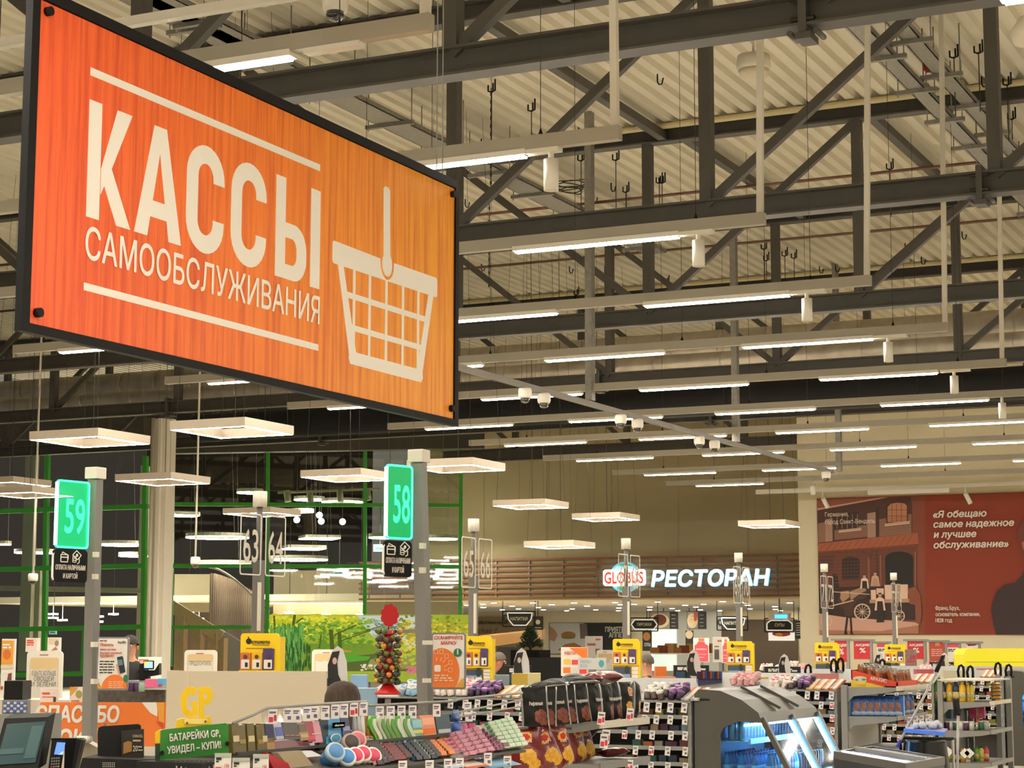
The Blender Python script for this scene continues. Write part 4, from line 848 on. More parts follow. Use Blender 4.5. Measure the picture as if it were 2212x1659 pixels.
for i, (x, y) in enumerate(((641, 1123), (694, 1126), (740, 1127), (690, 1113))):
    q = pd(x, y, 66); gb_ = MB().ball(q, .11, 12).build('globe_bulb', M('bulb_glow', 'ffffff', emit=12, ec='fff6e0'), loc=q); MB().cyl(q, (q.x, q.y, 11), .01, 5).build('cord', m_cable, gb_); tag(gb_, 'bright round bulb deep in the mall, '+('leftmost', 'second', 'largest on the right', 'small upper')[i], 'bulb')
for i, (x, y, w) in enumerate(((733, 1238, 25), (821, 1184, 28), (115, 1366, 16), (438, 1334, 1))):
    if w < 2: continue
    q = pd(x, y, 53.5); F = Fr(q, _r0, EZ); s = w*53.5/FPX/2; t = thing('exit_sign', 'small pale lit exit sign behind the glass, '+('over the beige balcony', 'left of the payment plate', 'low at left')[i], 'exit sign', q); m = MB(); F.rect(m, -s, -s*.55, s, s*.55, 0, .08); m.build('face', M('exit_pale', 'a8d8d4', emit=.8), t); m = MB(); F.rect(m, -s*.7, -s*.2, s*.7, s*.15, .08, .09); m.build('pictogram', M('exit_teal', '4a9a98', emit=.3), t); MB().cyl(q+V((0, 0, s*.5)), q+V((0, 0, 1.2)), .01, 5).build('drop_rod', m_grey, t)
DLm = []
for i, (x, y) in enumerate(((705, 1325), (625, 1322), (780, 1326), (115, 1325), (115, 1333), (135, 1338), (213, 1330), (245, 1325), (212, 1341), (430, 1335), (408, 1321))):
    q = pd(x, y, 63); DLm.append(MB().cyl(q, q-V((0, 0, .05)), .16, 14).build('downlight', m_down, loc=q)); tag(DLm[-1], 'small oval downlight under the mall balconies behind the glass', 'downlight', 'mall downlights'); MB().cyl(q, (q.x, q.y, 11), .012, 5).build('drop_rod', m_cable, DLm[-1])
# left bay: pale pillars, rail behind the panes
for (x0, x1, D, ylo, yhi, nm) in ((38, 62, 54, 1450, 975, 'trim_7'), (60, 80, 54.5, 1450, 1232, 'trim_8'), (292, 308, 56, 1440, 1000, 'trim_9')): wallF(D, x0, x1, ylo, yhi, nm, M('pillar_beige', 'b6ab94', .8), .4)
a, b = pd(-20, 1270, 55), pd(306, 1276, 55.5); tag(MB().bar(a, b, .14).build('trim_10', M('pillar_beige', 'b6ab94', .8)), kind='structure')
# ================================================================ park mural on the lower glass
MU = Fr(G.o+_r0*0-E_*.12, _r0, EZ)
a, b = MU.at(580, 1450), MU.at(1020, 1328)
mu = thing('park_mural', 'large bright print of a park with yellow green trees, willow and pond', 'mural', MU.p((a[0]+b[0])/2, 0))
m = MB(); MU.rect(m, a[0], .6, b[0], b[1], -.02, 0); m.build('print_panel', M('mural_base', '9aac30', .6, emit=.7, var=.3, vs=2), mu)  # mall light through the film is put into the print as emission
random.seed(11); LY = [0]
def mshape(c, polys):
    LY[0] += 1; e = .0008*LY[0]; m = MB(); [MU.poly(m, [MU.at(*p) for p in q], e-.0006, e) for q in polys]; return m.build('printed_shape', M('mural_'+c, c, .6, emit=.75), mu)  # printed colours glow too, for the light behind the film
def cloud(n, x0, x1, y0, y1, r0, r1): return [el(random.uniform(x0, x1), random.uniform(y0, y1), r := random.uniform(r0, r1), r*.6, 7) for _ in range(n)]
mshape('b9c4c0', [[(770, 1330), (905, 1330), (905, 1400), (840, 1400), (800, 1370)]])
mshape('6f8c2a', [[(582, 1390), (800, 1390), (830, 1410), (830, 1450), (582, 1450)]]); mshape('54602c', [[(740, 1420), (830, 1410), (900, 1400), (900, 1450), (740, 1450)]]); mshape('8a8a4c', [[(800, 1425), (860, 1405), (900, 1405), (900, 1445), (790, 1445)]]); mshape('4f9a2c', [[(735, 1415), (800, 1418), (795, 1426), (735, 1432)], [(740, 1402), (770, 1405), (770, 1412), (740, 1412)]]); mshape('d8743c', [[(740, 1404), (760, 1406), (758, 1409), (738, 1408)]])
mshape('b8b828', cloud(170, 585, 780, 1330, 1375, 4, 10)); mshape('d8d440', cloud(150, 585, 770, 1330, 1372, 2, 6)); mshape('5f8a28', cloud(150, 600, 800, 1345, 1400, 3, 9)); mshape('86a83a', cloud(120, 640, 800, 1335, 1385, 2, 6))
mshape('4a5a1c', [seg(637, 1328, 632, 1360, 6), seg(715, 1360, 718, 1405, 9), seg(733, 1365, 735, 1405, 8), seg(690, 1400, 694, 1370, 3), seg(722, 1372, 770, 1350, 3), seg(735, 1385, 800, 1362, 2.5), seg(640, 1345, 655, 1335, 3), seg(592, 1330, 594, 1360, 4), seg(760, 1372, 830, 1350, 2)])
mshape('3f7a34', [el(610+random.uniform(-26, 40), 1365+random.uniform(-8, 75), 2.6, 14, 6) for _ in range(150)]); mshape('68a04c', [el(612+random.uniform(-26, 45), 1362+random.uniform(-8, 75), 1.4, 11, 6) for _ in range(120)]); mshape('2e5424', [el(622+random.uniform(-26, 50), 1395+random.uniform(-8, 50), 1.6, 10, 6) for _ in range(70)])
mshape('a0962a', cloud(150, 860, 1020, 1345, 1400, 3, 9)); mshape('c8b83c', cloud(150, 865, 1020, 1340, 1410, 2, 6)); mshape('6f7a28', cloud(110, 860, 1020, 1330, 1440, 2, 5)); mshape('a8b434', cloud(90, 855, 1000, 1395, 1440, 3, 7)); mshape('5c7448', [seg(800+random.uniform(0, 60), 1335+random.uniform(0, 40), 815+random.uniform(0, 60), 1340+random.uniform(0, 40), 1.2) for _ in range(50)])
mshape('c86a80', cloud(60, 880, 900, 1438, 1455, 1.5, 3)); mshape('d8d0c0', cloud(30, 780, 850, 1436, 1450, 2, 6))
# ================================================================ checkout fixtures: helpers
def C(name, c, **k): return M(name, c, **k)
m_shelf = M('shelf_grey_metal', '8b8a86', .45, metal=.2); m_shelfd = M('shelf_dark_grey', '4a4946', .5); m_tag = M('price_tag_white', 'e6e2dc', .6); m_tagp = M('price_tag_print', '6a5a78', .7); m_tagr = M('price_tag_red', 'c8384a', .6)
m_yel = M('bright_yellow', 'f2cc10', .45); m_ink = M('ink_black', '1c1a18', .6); m_orange = M('poster_orange', 'e2762c', .55); m_paper = M('poster_white', 'e8e2da', .6); m_redtxt = M('poster_red_text', 'd0543c', .6)
class Mesh2(MB):
    """mesh with a material per face"""
    def __init__(s): super().__init__(); s.mi = []
    def build2(s, name, mats, par=None, loc=None):
        o = s.build(name, mats[0], par, loc)
        for m in mats[1:]: o.data.materials.append(m)
        if len(s.mi) == len(o.data.polygons):
            o.data.polygons.foreach_set('material_index', s.mi)
        return o
def pillow(w, h, t, mats, zones=(), seed=0, nu=18, nv=28, crimp=.05):
    """foil bag standing on its lower crimp, centred on x, front towards -y; zones: (cu, cv, ru, rv, material index, sides)"""
    rnd = random.Random(seed); s = Mesh2(); ph = [rnd.uniform(0, 6.3) for _ in range(4)]
    def pos(i, j, sgn):
        u = -1+2*i/nu; v = j/nv; q = 2*v-1
        f = max(0, 1-abs(u)**3.2)*max(0, 1-abs(q)**5)
        wr = .12*math.sin(9*u+ph[0]+5*v)*(abs(q)**2)+.06*math.sin(14*v+ph[1]+3*u)
        x = u*w/2*(1-.05*f-.03*math.sin(math.pi*v)); return V((x, sgn*t/2*(f*(1+wr)+.02), v*h))
    for sgn in (-1, 1):
        vs = [pos(i, j, sgn) for j in range(nv+1) for i in range(nu+1)]; fs = []
        for j in range(nv):
            for i in range(nu):
                a = j*(nu+1)+i; fs.append((a, a+1, a+nu+2, a+nu+1)); u = -1+2*(i+.5)/nu; v = (j+.5)/nv; k = 0
                for (cu, cv, ru, rv, mi) in zones:
                    if sgn < 0 and ((u-cu)/ru)**2+((v-cv)/rv)**2 < 1: k = mi
                if abs(u) > .86: k = len(mats)-1
                s.mi.append(k)
        s.add(vs, fs, True)
    return s
def wbox(name, x0, y0, x1, y1, Y, d, mat, label, cat, group=None, lean=0, kind=None):
    """box with its front on the plane y=Y spanning photo columns x0..x1, rows y0..y1; d deep"""
    a = pY(x0, y1, Y); b = pY(x1, y1, Y); top = pY((x0+x1)/2, y0, Y).z
    m = MB().obox(a, (b.x-a.x, 0, 0), (0, d, 0), (0, lean, top-a.z)); o = m.build(name, mat, loc=a); return tag(o, label, cat, group)
def fpanel(name, label, cat, x0, y0, x1, y1, D, mat, th=.02, ang=0, r=.0, group=None, stand=True):
    """upright panel facing the camera side at depth D (rotated by ang degrees about z), returns thing, frame, size"""
    o = pd(x0, y1, D); e = Matrix.Rotation(math.radians(ang), 3, 'Z') @ V(_r0); F = Fr(o, e, EZ)
    w, h = F.at(x1, y1)[0], F.at((x0+x1)/2, y0)[1]
    t = thing(name, label, cat, F.p(w/2, 0), group); m = MB()
    if r: F.rrect(m, 0, 0, w, h, r, -th, 0)
    else: F.rect(m, 0, 0, w, h, -th, 0)
    m.build('panel', mat, t)
    return t, F, w, h
def shp(F, par, mat, polys, z=.004, name='printed_shape'):
    m = MB(); [F.poly(m, q, z-.002, z) for q in polys]; return m.build(name, mat, par)
def rect(a, b, c, d): return [(a, b), (c, b), (c, d), (a, d)]
def ell(cx, cy, rx, ry, n=20, a0=0, a1=360): return [(cx+rx*math.cos(math.radians(a0+(a1-a0)*i/n)), cy+ry*math.sin(math.radians(a0+(a1-a0)*i/n))) for i in range(n+(a1-a0 != 360))]
def leg(t, F, w, mat=None, u=None):
    a = F.p(w/2 if u is None else u, 0, -.012); 
    if a.z > .05: MB().box((a.x-.012, a.y-.012, 0), (a.x+.012, a.y+.012, a.z+.01)).build('support_post', mat or m_grey, t)
# ---------------------------------------------------------------- products
def proto(name, cat, label, group=None): return thing(name, label, cat, (0, 0, 0), group)
def kill(o):
    for c in list(o.children): kill(c)
    bpy.data.objects.remove(o)
PR = {}
def tub(colname, body, lid, ring=None):
    if colname in PR: return PR[colname]
    t = proto('gum_tub', 'gum tub', 'tub'); MB().lathe((0, 0, 0), [(.027, 0), (.03, .005), (.03, .05), (.027, .054)], 16).build('body', C('tub_'+body, body, rough=.35), t)
    l = MB().lathe((0, 0, .054), [(.031, 0), (.032, .003), (.032, .018), (.029, .022)], 16).build('lid', C('lid_'+lid, lid, rough=.35), t)
    MB().lathe((0, 0, .076), [(.024, 0), (.024, .001)], 14).build('lid_sticker', C('sticker_'+(ring or lid), ring or lid), l); PR[colname] = t; return t
def pack(colname, c, c2, size, nm='gum_pack'):
    if colname in PR: return PR[colname]
    t = proto(nm, 'gum pack', 'candy pack'); a, b, h = size
    MB().box((-a/2, -b/2, 0), (a/2, b/2, h)).build('carton', C('pk_'+c, c, rough=.4), t, bevel=.002)
    m = MB().box((-a/2-.0006, -b*.32, h*.2), (a/2+.0006, b*.1, h+.0008)); m.build('print', C('pk_'+c2, c2, rough=.5), t); PR[colname] = t; return t
m_tagproto = thing('price_tag', 'price tag', 'price tag', (0, 0, 0)); MB().box((-.024, -.001, -.075), (.024, .001, 0)).build('card', m_tag, m_tagproto)
_m = MB(); _m.box((-.018, -.0018, -.02), (.014, -.001, -.012)); _m.box((-.018, -.0018, -.03), (.008, -.001, -.024)); _m.box((-.002, -.0018, -.06), (.016, -.001, -.042)); _m.build('print', m_tagp, m_tagproto)
m_tagred = thing('price_tag', 'price tag', 'price tag', (0, 0, 0)); MB().box((-.024, -.001, -.075), (.024, .001, 0)).build('card', m_tag, m_tagred)
_m = MB(); _m.box((-.02, -.0018, -.066), (.002, -.001, -.04)); _m.box((.006, -.0018, -.06), (.02, -.001, -.03)); _m.build('red_print', m_tagr, m_tagred); _m = MB().box((-.018, -.0018, -.022), (.016, -.001, -.012)); _m.build('print', m_tagp, m_tagred)
def tagp(P, label, group, rot=(0, 0, 0), red=False, sc=1): return dup(m_tagred if red else m_tagproto, P, label, rot, sc, group)
# ================================================================ near hygiene rack
YR = 4.35
rk = thing('hygiene_rack', 'near grey wire rack full of toothbrushes, boxes, tubs and gum packs', 'display rack', pY(800, 1659, YR))
R3_ = lambda x, y, Y=YR: pY(x, y, Y)
m = MB(); m.tube([R3_(503, 1562), R3_(548, 1544), R3_(575, 1530), R3_(660, 1523), R3_(791, 1515)], .006, 8); m.tube([R3_(798, 1524), R3_(900, 1519), R3_(984, 1514), R3_(990, 1511), R3_(1060, 1503), R3_(1128, 1497)], .006, 8)
m.build('price_rail_wire', m_shelf, rk)
m = MB(); a, b = R3_(575, 1532), R3_(984, 1517); m.obox(a+V((0, .012, -.06)), (b.x-a.x, 0, b.z-a.z), (0, .002, 0), (0, .015, .058)); m.build('clear_price_strip', MG('rack_clear', 'f0f0f0', .06, .97), rk)
zl = R3_(700, 1607).z; zl2 = R3_(700, 1652, 4.15).z
m = MB(); m.box((R3_(500, 1600).x, YR-.03, zl-.012), (R3_(1130, 1600).x, YR+.3, zl)); m.build('upper_shelf', m_shelfd, rk)
m = MB(); _xa = R3_(600, 1655, 4.1).x; m.obox((_xa, 4.04, zl2-.03), (R3_(1128, 1620, 4.06).x-_xa, 0, 0), (0, .3, .05), (0, 0, .012)); m.build('lower_shelf', m_shelfd, rk)
m = MB(); m.box((R3_(500, 1600).x, YR+.3, 0), (R3_(1130, 1600).x, YR+.34, zl+.02)); m.build('back_panel', m_shelfd, rk)
for x in (R3_(506, 1600).x, 7.6, R3_(1126, 1600).x): MB().box((x-.02, YR+.26, 0), (x+.02, YR+.3, zl-.012)).build('upright', m_shelf, rk)
m = MB()
for (a, b) in (((820, 1652), (1000, 1624)), ((1000, 1640), (1130, 1612)), ((980, 1540), (1128, 1512)), ((985, 1550), (1126, 1526))): m.tube([R3_(*a, 4.1), R3_(*b, 4.1)], .005, 6)
m.build('front_wire', m_shelf, rk)
m = MB(); a = R3_(575, 1625, 4.15); m.obox(a, (.16, 0, -.05), (0, .02, 0), (.1, 0, -.12)); m.build('end_tray', C('tray_red', 'b01828', rough=.4), rk)
for i, (x, y) in enumerate(((432,1010),(562,1000),(635,1000),(725,990),(785,985),(880,980),(965,970),(1040,965),(1125,955),(1205,950),(1345,985),(1438,985),(1530,980),(1625,978),(1830,965),(2095,950),(2105,1010))):
    P = R3_(480+x/3.95, 1290+y/3.95-14, YR-.012); tagp(P, 'white price tag hanging from the rail of the near hygiene rack', 'price tags on the near rack rail', (0, 0, -.75), i in (0, 8), .8)
for x, y in ((870, 1651), (928, 1650), (968, 1647), (993, 1645), (1096, 1641), (1054, 1634)): tagp(R3_(x, y-8, 4.02), 'white price tag on the lower front wire of the near hygiene rack', 'price tags on the near rack lower wire', (0, 0, -.75), False, .8)
# upper row of cartons: pixel box, colours, label
def carton(x0, y0, x1, y1, c, lab, side=None, band=None, Y=YR-.02, d=.05, lean=.02, skew=0, cat='carton', name='carton'):
    X0, X1 = 480+x0/3.95, 480+x1/3.95; Y0, Y1 = 1290+y0/3.95, 1290+y1/3.95
    a, b = pY(X0, Y1, Y), pY(X1, Y1, Y); top = pY((X0+X1)/2, Y0, Y).z; h = top-a.z; w = b.x-a.x
    t = thing(name, lab, cat, a); a = a+V((d*.0, 0, 0)); m = MB().obox(a, (w, 0, 0), (0, d*.5, 0), (skew*w, lean, h)); m.build('box', C('ct_'+c, c, rough=.35), t)
    if band:
        for (v0, v1, bc) in band: MB().obox(a+V((w*.08+skew*w*v0, lean*v0-.0025, h*v0)), (w*.84, 0, 0), (0, .002, 0), (skew*w*(v1-v0), lean*(v1-v0), h*(v1-v0))).build('print', C('ct_'+bc, bc, rough=.5), t)
    return t
ol = 'olive gold razor carton in the left bay of the near rack'
for i, x in enumerate((95, 150, 225, 305, 350)): carton(x, 1080+(i % 2)*12, x+(60 if i < 4 else 45), 1340, '5c4f18', ol+(', leftmost', ', second', ', third with a barcode', ', fourth', ', rightmost')[i], band=[(.35, .5, '8a7430')] if i % 2 else [(.4, .6, 'c8b890')], skew=.25)
carton(380, 1080, 460, 1350, '7a5a34', 'tan carton with a navy head at the left end of the hygiene boxes', band=[(.55, .98, '262c50'), (.1, .4, 'a8804c')])
carton(464, 1065, 530, 1215, 'a8a8b8', 'narrow pale grey blue carton beside the tan navy one', band=[(.2, .7, '4a5aa0')])
for i, x in enumerate((535, 578, 622)): carton(x, 1068, x+45, 1215, '2a1c18', 'dark brown slim carton, '+('left of three', 'middle of three', 'right of three')+' on the near rack' if False else 'dark brown slim carton, '+('left', 'middle', 'right')[i]+' of three on the near rack', band=[(.2, .26, '9a7040')])
carton(668, 1070, 745, 1225, '8a7458', 'gold brown carton left of the maroon ones', band=[(.5, .9, '6a5448'), (.15, .35, 'b89860')])
carton(735, 1060, 800, 1235, '9a1c30', 'deep red carton beside the pale pink one', band=[(.1, .3, 'c8405a')]); carton(770, 1062, 860, 1245, 'c88a94', 'dusty pink carton next to the big blue box', band=[(.4, .44, 'e8c8c8')])
carton(470, 1225, 690, 1310, '7a1030', 'crimson flat carton lying under the brown boxes', lean=.05); carton(650, 1215, 790, 1320, '8a1838', 'second crimson carton under the pink one', lean=.05)
t = carton(830, 1040, 905, 1310, '14303c', 'dark teal side of a large carton behind the blue one', skew=.4)
t = carton(885, 1040, 1045, 1300, '4a9cc8', 'large light blue carton with a round white emblem, biggest box of the near rack', skew=.25)
F = Fr(R3_(480+885/3.95, 1290+1300/3.95, YR-.024), EX, EZ); w_ = F.at(480+1045/3.95, 1615)[0]; h_ = F.at(480+960/3.95, 1290+1040/3.95)[1]
m = MB(); F.rrect(m, w_*.3, h_*.72, w_*.98, h_*.86, .02, .0, .002); m.build('name_badge', C('badge_blue', '1d4f9a'), t); text(F, 'durex', w_*.64, h_*.755, h_*.075, m_paper, t, 'lettering', w=w_*.5, bold=.03, align='C', z=.004)
shp(F, t, m_paper, [ell(w_*.5, h_*.36, w_*.28, h_*.15)], .002); shp(F, t, C('ct_4a9cc8', '4a9cc8'), [ell(w_*.5, h_*.36, w_*.22, h_*.12)], .004)
carton(990, 1030, 1045, 1200, 'b8c4cc', 'pale grey side of the big light blue box', lean=.02, Y=YR+.01)
carton(1035, 1020, 1105, 1205, '1c2450', 'navy carton with a white disc right of the big blue box', band=[(.35, .55, '8090b8'), (.05, .15, 'd8d8d8')])
def tubeprod(x0, y0, x1, y1, c, cap, lab, group=None):
    X = 480+(x0+x1)/2/3.95; a = R3_(X, 1290+y1/3.95); b = R3_(X, 1290+y0/3.95); r = (R3_(480+x1/3.95, 1600).x-R3_(480+x0/3.95, 1600).x)/2*.8
    t = thing('cosmetic_tube', lab, 'tube', a, group); h = b.z-a.z
    m = MB(); n = 14; vs = []
    for k, (f, s) in enumerate(((0, .3), (.06, .75), (.5, .95), (.97, 1), (1, 1))):
        sy = (.9, .9, .6, .12, .06)[k]; vs += [a+V((r*s*math.cos(i*2*math.pi/n), r*sy*math.sin(i*2*math.pi/n), h*(.12+.88*f))) for i in range(n)]
    m.add(vs, [(k*n+i, k*n+(i+1) % n, (k+1)*n+(i+1) % n, (k+1)*n+i) for k in range(4) for i in range(n)], True); m.build('tube_body', C('tb_'+c, c, rough=.3), t)
    MB().cyl(a, a+V((0, 0, h*.13)), r*.5, 12).build('cap', C('tb_'+cap, cap, rough=.4), t); return t
for i, (x0, x1, c, cp) in enumerate(((1108, 1145, '9aa0a4', 'd8d4c0'), (1145, 1180, 'b8b8b4', 'c8c0a0'), (1176, 1215, 'd8dada', 'c0a850'), (1208, 1250, '9a6a20', 'e0b848'), (1245, 1305, 'c88a28', 'e8c060'))):
    tubeprod(x0, 1015, x1, 1205, c, cp, ('dark silver tube', 'silver tube', 'pale silver tube', 'brown gold tube', 'orange gold tube')[i]+' standing right of the navy carton')
# white and green toothbrush packs
for i, (x, c) in enumerate(((1310, '5cae3c'), (1385, 'c8ccb8'), (1425, 'd8d8cc'), (1465, 'e0e0d4'), (1515, '58a83c'), (1570, 'd4d8c8'), (1600, '4e9c38'))):
    X0 = 480+x/3.95; a = R3_(X0+6, 1290+1275/3.95, YR-.02); tz = R3_(X0, 1290+1010/3.95, YR-.02).z; h = tz-a.z; t = thing('toothbrush_pack', ('green', 'pale', 'white', 'white', 'green', 'white', 'green')[i]+' wavy toothbrush pack hanging on the near rack, '+('first', 'second', 'third', 'fourth', 'fifth', 'sixth', 'seventh')[i]+' from the left', 'toothbrush', a, None)
    w = .07; m = MB(); n = 10; L = []; Rr = []
    for k in range(n+1):
        f = k/n; sx = .05*(1-f)-.05+.018*math.sin(f*6.5); hw = w/2*(.55+.35*math.sin(f*math.pi)+.1); L.append((sx-hw, f*h)); Rr.append((sx+hw, f*h))
    F = Fr(a, EX, EZ); F.poly(m, L+Rr[::-1], -.012, 0); m.build('blister', C('tp_'+c, c, rough=.25), t); m = MB(); F.poly(m, [(p[0]+w*.38, p[1]) for p in L[1:-1]]+[(p[0]-w*.12, p[1]) for p in Rr[1:-1]][::-1], 0, .004); m.build('print', C('tp2_'+('d8e0d0' if i in (0, 4, 6) else '6a9a50'), 'd8e0d0' if i in (0, 4, 6) else '6a9a50'), t)
    m = MB(); F.poly(m, [(L[0][0], 0), (Rr[0][0], 0), (Rr[2][0], h*.2), (L[2][0], h*.2)], 0, .003); m.build('lower_print', C('tp3', '2f5a9a'), t)
carton(1635, 1040, 1735, 1230, '5aa0b0', 'teal blister with a yellow patch right of the toothbrushes', band=[(.35, .5, 'e8d040'), (.6, .95, '8cc0c4')]); carton(1715, 1010, 1835, 1215, 'd88a64', 'orange product in a clear blister pack', band=[(.05, .2, 'e8b83c'), (.2, .45, 'e06820'), (.6, .9, 'e8a888')]); carton(1845, 1000, 1965, 1215, '2c4450', 'dark teal blister with a white triangle mark', band=[(.05, .15, 'e0c830'), (.25, .4, 'b8c4c8')])
tubeprod(1960, 1055, 2040, 1180, '3c62a8', 'b8c8d8', 'blue roll on bottle at the right of the blister packs'); tubeprod(1960, 960, 2020, 1060, '4a70b0', '30549a', 'upper blue roll on bottle behind the blister packs')
for i, (x, c) in enumerate(((2020, 'b84a78'), (2095, 'c03a70'))): tubeprod(x, 1075, x+70, 1195, c, 'e0a0b8', 'pink roll on bottle, '+('left', 'right')[i]+' of the two on the near rack')
# lower row
carton(580, 1320, 780, 1458, '8a7a60', 'brown grey carton lying in the lower tray', Y=4.15, lean=.06, d=.06); carton(690, 1318, 850, 1370, 'c8ccd0', 'pale grey blank box behind the tubs', Y=4.2, lean=.05)
def putub(x, y, key, lab, sc, rot, Y=4.15, grp=None):
    p = pY(480+x/3.95, 1290+y/3.95, Y); return dup(PR[key], p, lab, rot, sc, grp)
tub('blue', '3c78b0', 'a8c4d8', '5a8cc0'); tub('paleblue', '8cb4d0', 'dcdcd8', '4a88c8'); tub('white', 'd8ccc4', 'e4dcd4', 'd04a6a'); tub('grey', '8a7a70', '9c8c84', '4a403c'); tub('rose', 'd8a0a4', 'dcb0b0', 'c86a78'); tub('purple', '2c1838', '7a5488', 'b890c0')
sr = (math.radians(62), 0, math.radians(-38))
putub(905, 1400, 'blue', 'blue gum tub lying leftmost in the lower row of the near rack', 1.3, sr); putub(1000, 1445, 'paleblue', 'pale blue gum tub with white lid, front of the lower row', 1.3, sr); putub(1082, 1425, 'white', 'white gum tub with pink sticker left in the lower row', 1.2, sr); putub(1145, 1408, 'white', 'white gum tub with pink sticker middle in the lower row', 1.2, sr); putub(1225, 1430, 'white', 'white gum tub with pink sticker right in the lower row', 1.25, sr); putub(1040, 1318, 'grey', 'large grey brown tub lying above the white tubs', 1.3, sr, 4.25); putub(1100, 1290, 'rose', 'rose tub behind the grey brown tub', 1.25, sr, 4.3)
def column(x0, y0, x1, y1, n, key, c, c2, lab, grp, Ya=4.3, Yb=4.06, size=(.055, .036, .02)):
    pr = pack(key, c, c2, size); A, B = pY(480+x0/3.95, 1290+y0/3.95, Ya), pY(480+x1/3.95, 1290+y1/3.95, Yb)
    for i in range(n):
        p = A.lerp(B, i/max(1, n-1)); dup(pr, p, lab, (math.radians(-22), 0, 0), None, grp)
CO = (('pinkdark', '2c1c20', 'e0b0b0', 'black and pink gum pack in the lower row of the near rack', ((1200, 1290, 1330, 1440), (1240, 1278, 1380, 1425), (1290, 1275, 1420, 1412))), ('redgum', '6a1c28', 'e8c0a8', 'dark red gum pack in the lower row of the near rack', ((1380, 1290, 1470, 1400), (1430, 1292, 1520, 1395))), ('redblk', '3a1418', 'c85040', 'black and red gum pack beside the navy ones', ((1490, 1290, 1570, 1380),)), ('navy', '141c30', '3c5070', 'navy gum pack in the lower row of the near rack', ((1560, 1285, 1660, 1400), (1620, 1280, 1720, 1395))), ('blackwhite', '1c2024', 'b8c8c0', 'black and white gum pack in the lower row', ((1690, 1270, 1790, 1385), (1735, 1262, 1830, 1370))), ('orangenavy', 'd07830', '1a2040', 'orange and navy gum pack in the lower row', ((1780, 1260, 1870, 1360), (1840, 1255, 1940, 1350))), ('rosegum', 'b86878', 'e8b0b8', 'rose gum pack in the lower row of the near rack', ((1900, 1245, 2010, 1400), (1960, 1235, 2080, 1390))))
for key, c, c2, lab, cols in CO:
    for q in cols: column(*q, 6, key, c, c2, lab, lab+'s')
# right end of the lower row: pink and pale green packs in clear trays (crop frame of 960)
def col2(x0, y0, x1, y1, n, key, c, c2, lab): column(x0+480*3.95, y0, x1+480*3.95, y1, n, key, c, c2, lab, lab+'s', 4.3, 4.06, (.06, .05, .02))
for i in range(3): col2(95+i*75, 1190-i*18, 210+i*78, 1360-i*18, 6, 'rosegum2', 'b8788c', 'd8a8b4', 'mauve pink gum pack in a clear tray at the right of the near rack')
for i in range(3): col2(330+i*28, 1165-i*12, 440+i*28, 1320-i*16, 6, 'plum', '6a3450', 'c08aa0', 'plum gum pack in a clear tray at the right of the near rack')
for i in range(4): col2(380+i*52, 1105-i*12, 500+i*52, 1300-i*8, 7, 'palegreen', 'bcd0b4', '4a8a60', 'pale green gum pack at the right end of the near rack')
for i, x in enumerate((395, 450, 510)): carton(x+1896, 1080-i*8, x+50+1896, 1140-i*8, '4a9a78', 'green gum card standing above the pale green packs, '+('left', 'middle', 'right')[i])
for i, (x0, x1, c) in enumerate(((60, 200, 'b8d0e8'), (210, 390, 'e06a40'), (400, 660, '7ab4dc'))): carton(x0+1896, 1400-i*8, x1+1896, 1460, c, ('pale blue', 'orange striped', 'sky blue')[i]+' flat pack along the bottom edge of the near rack', Y=4.0, lean=.1, band=[(.2, .8, ('e8e8f0', 'f0e0d8', 'a8d4f0')[i])])
# ================================================================ lane racks with gum and candy behind the end fixtures
COLS = ['2c3a50', '6a3a34', '8a8a80', '3a3a3e', '9a9420', 'b84a50', '58502c', '7a8a94', '4a2c48', 'a85c30', '2c5a50', '8c7a5c']
def lane_rack(L, y0, y1, zt, label, lane, segs, full=True):
    """rack along y with its face at x = L towards the camera side"""
    t = thing('lane_rack', label, 'display rack', (L, (y0+y1)/2, 0), 'checkout lane racks')
    MB().box((L+.32, y0, 0), (L+.36, y1, zt+.02)).build('back_panel', m_shelfd, t)
    MB().obox((L, y0, zt-.02), (0, y1-y0, 0), (.36, 0, .1), (0, 0, .012)).build('top_tray', m_shelf, t)
    zs = [zt-.13-.125*k for k in range(6 if full else 3)]
    for z in zs: MB().box((L+.02, y0, z-.01), (L+.32, y1, z)).build('shelf', m_shelf, t); MB().box((L+.012, y0, z-.02), (L+.02, y1, z+.012)).build('price_rail', m_shelf, t)
    for y in (y0+.02, y1-.02): MB().box((L+.02, y-.015, 0), (L+.34, y+.015, zt)).build('upright', m_shelf, t)
    rnd = random.Random(int(L*10)); gl = f'small candy carton on a shelf of the {lane} rack'; k = 0
    for z in zs[:5]:
      for s0, s1 in segs:
        y = s0+.03
        while y < s1-.06:
            c = rnd.choice(COLS); c2 = rnd.choice(COLS+['c8c0b0', 'd8b840']); w = rnd.uniform(.07, .12); key = f'cn_{c}{c2}'; pr = pack(key, c, c2, (.09, .045, .055), 'candy_carton'); dup(pr, (L+.1, y+w/2, z), gl, (0, 0, math.pi/2), (w/.1, 1.6, rnd.uniform(.7, 1.2)), gl); y += w+.012
        y = s0+.05
        while y < s1-.03: tagp(V((L+.008, y, z+.008)), f'white price tag on a shelf rail of the {lane} rack', f'price tags on the {lane} rack', (0, .12, -math.pi/2), rnd.random() < .25, .95); y += rnd.uniform(.1, .17)
    for s0, s1 in segs:
     y = s0+.05
     while y < s1-.03: tagp(V((L-.004, y, zt-.02)), f'white price tag along the top tray of the {lane} rack', f'price tags on the {lane} rack top', (0, .12, -math.pi/2), False, 1.05); y += rnd.uniform(.09, .15)
    return t
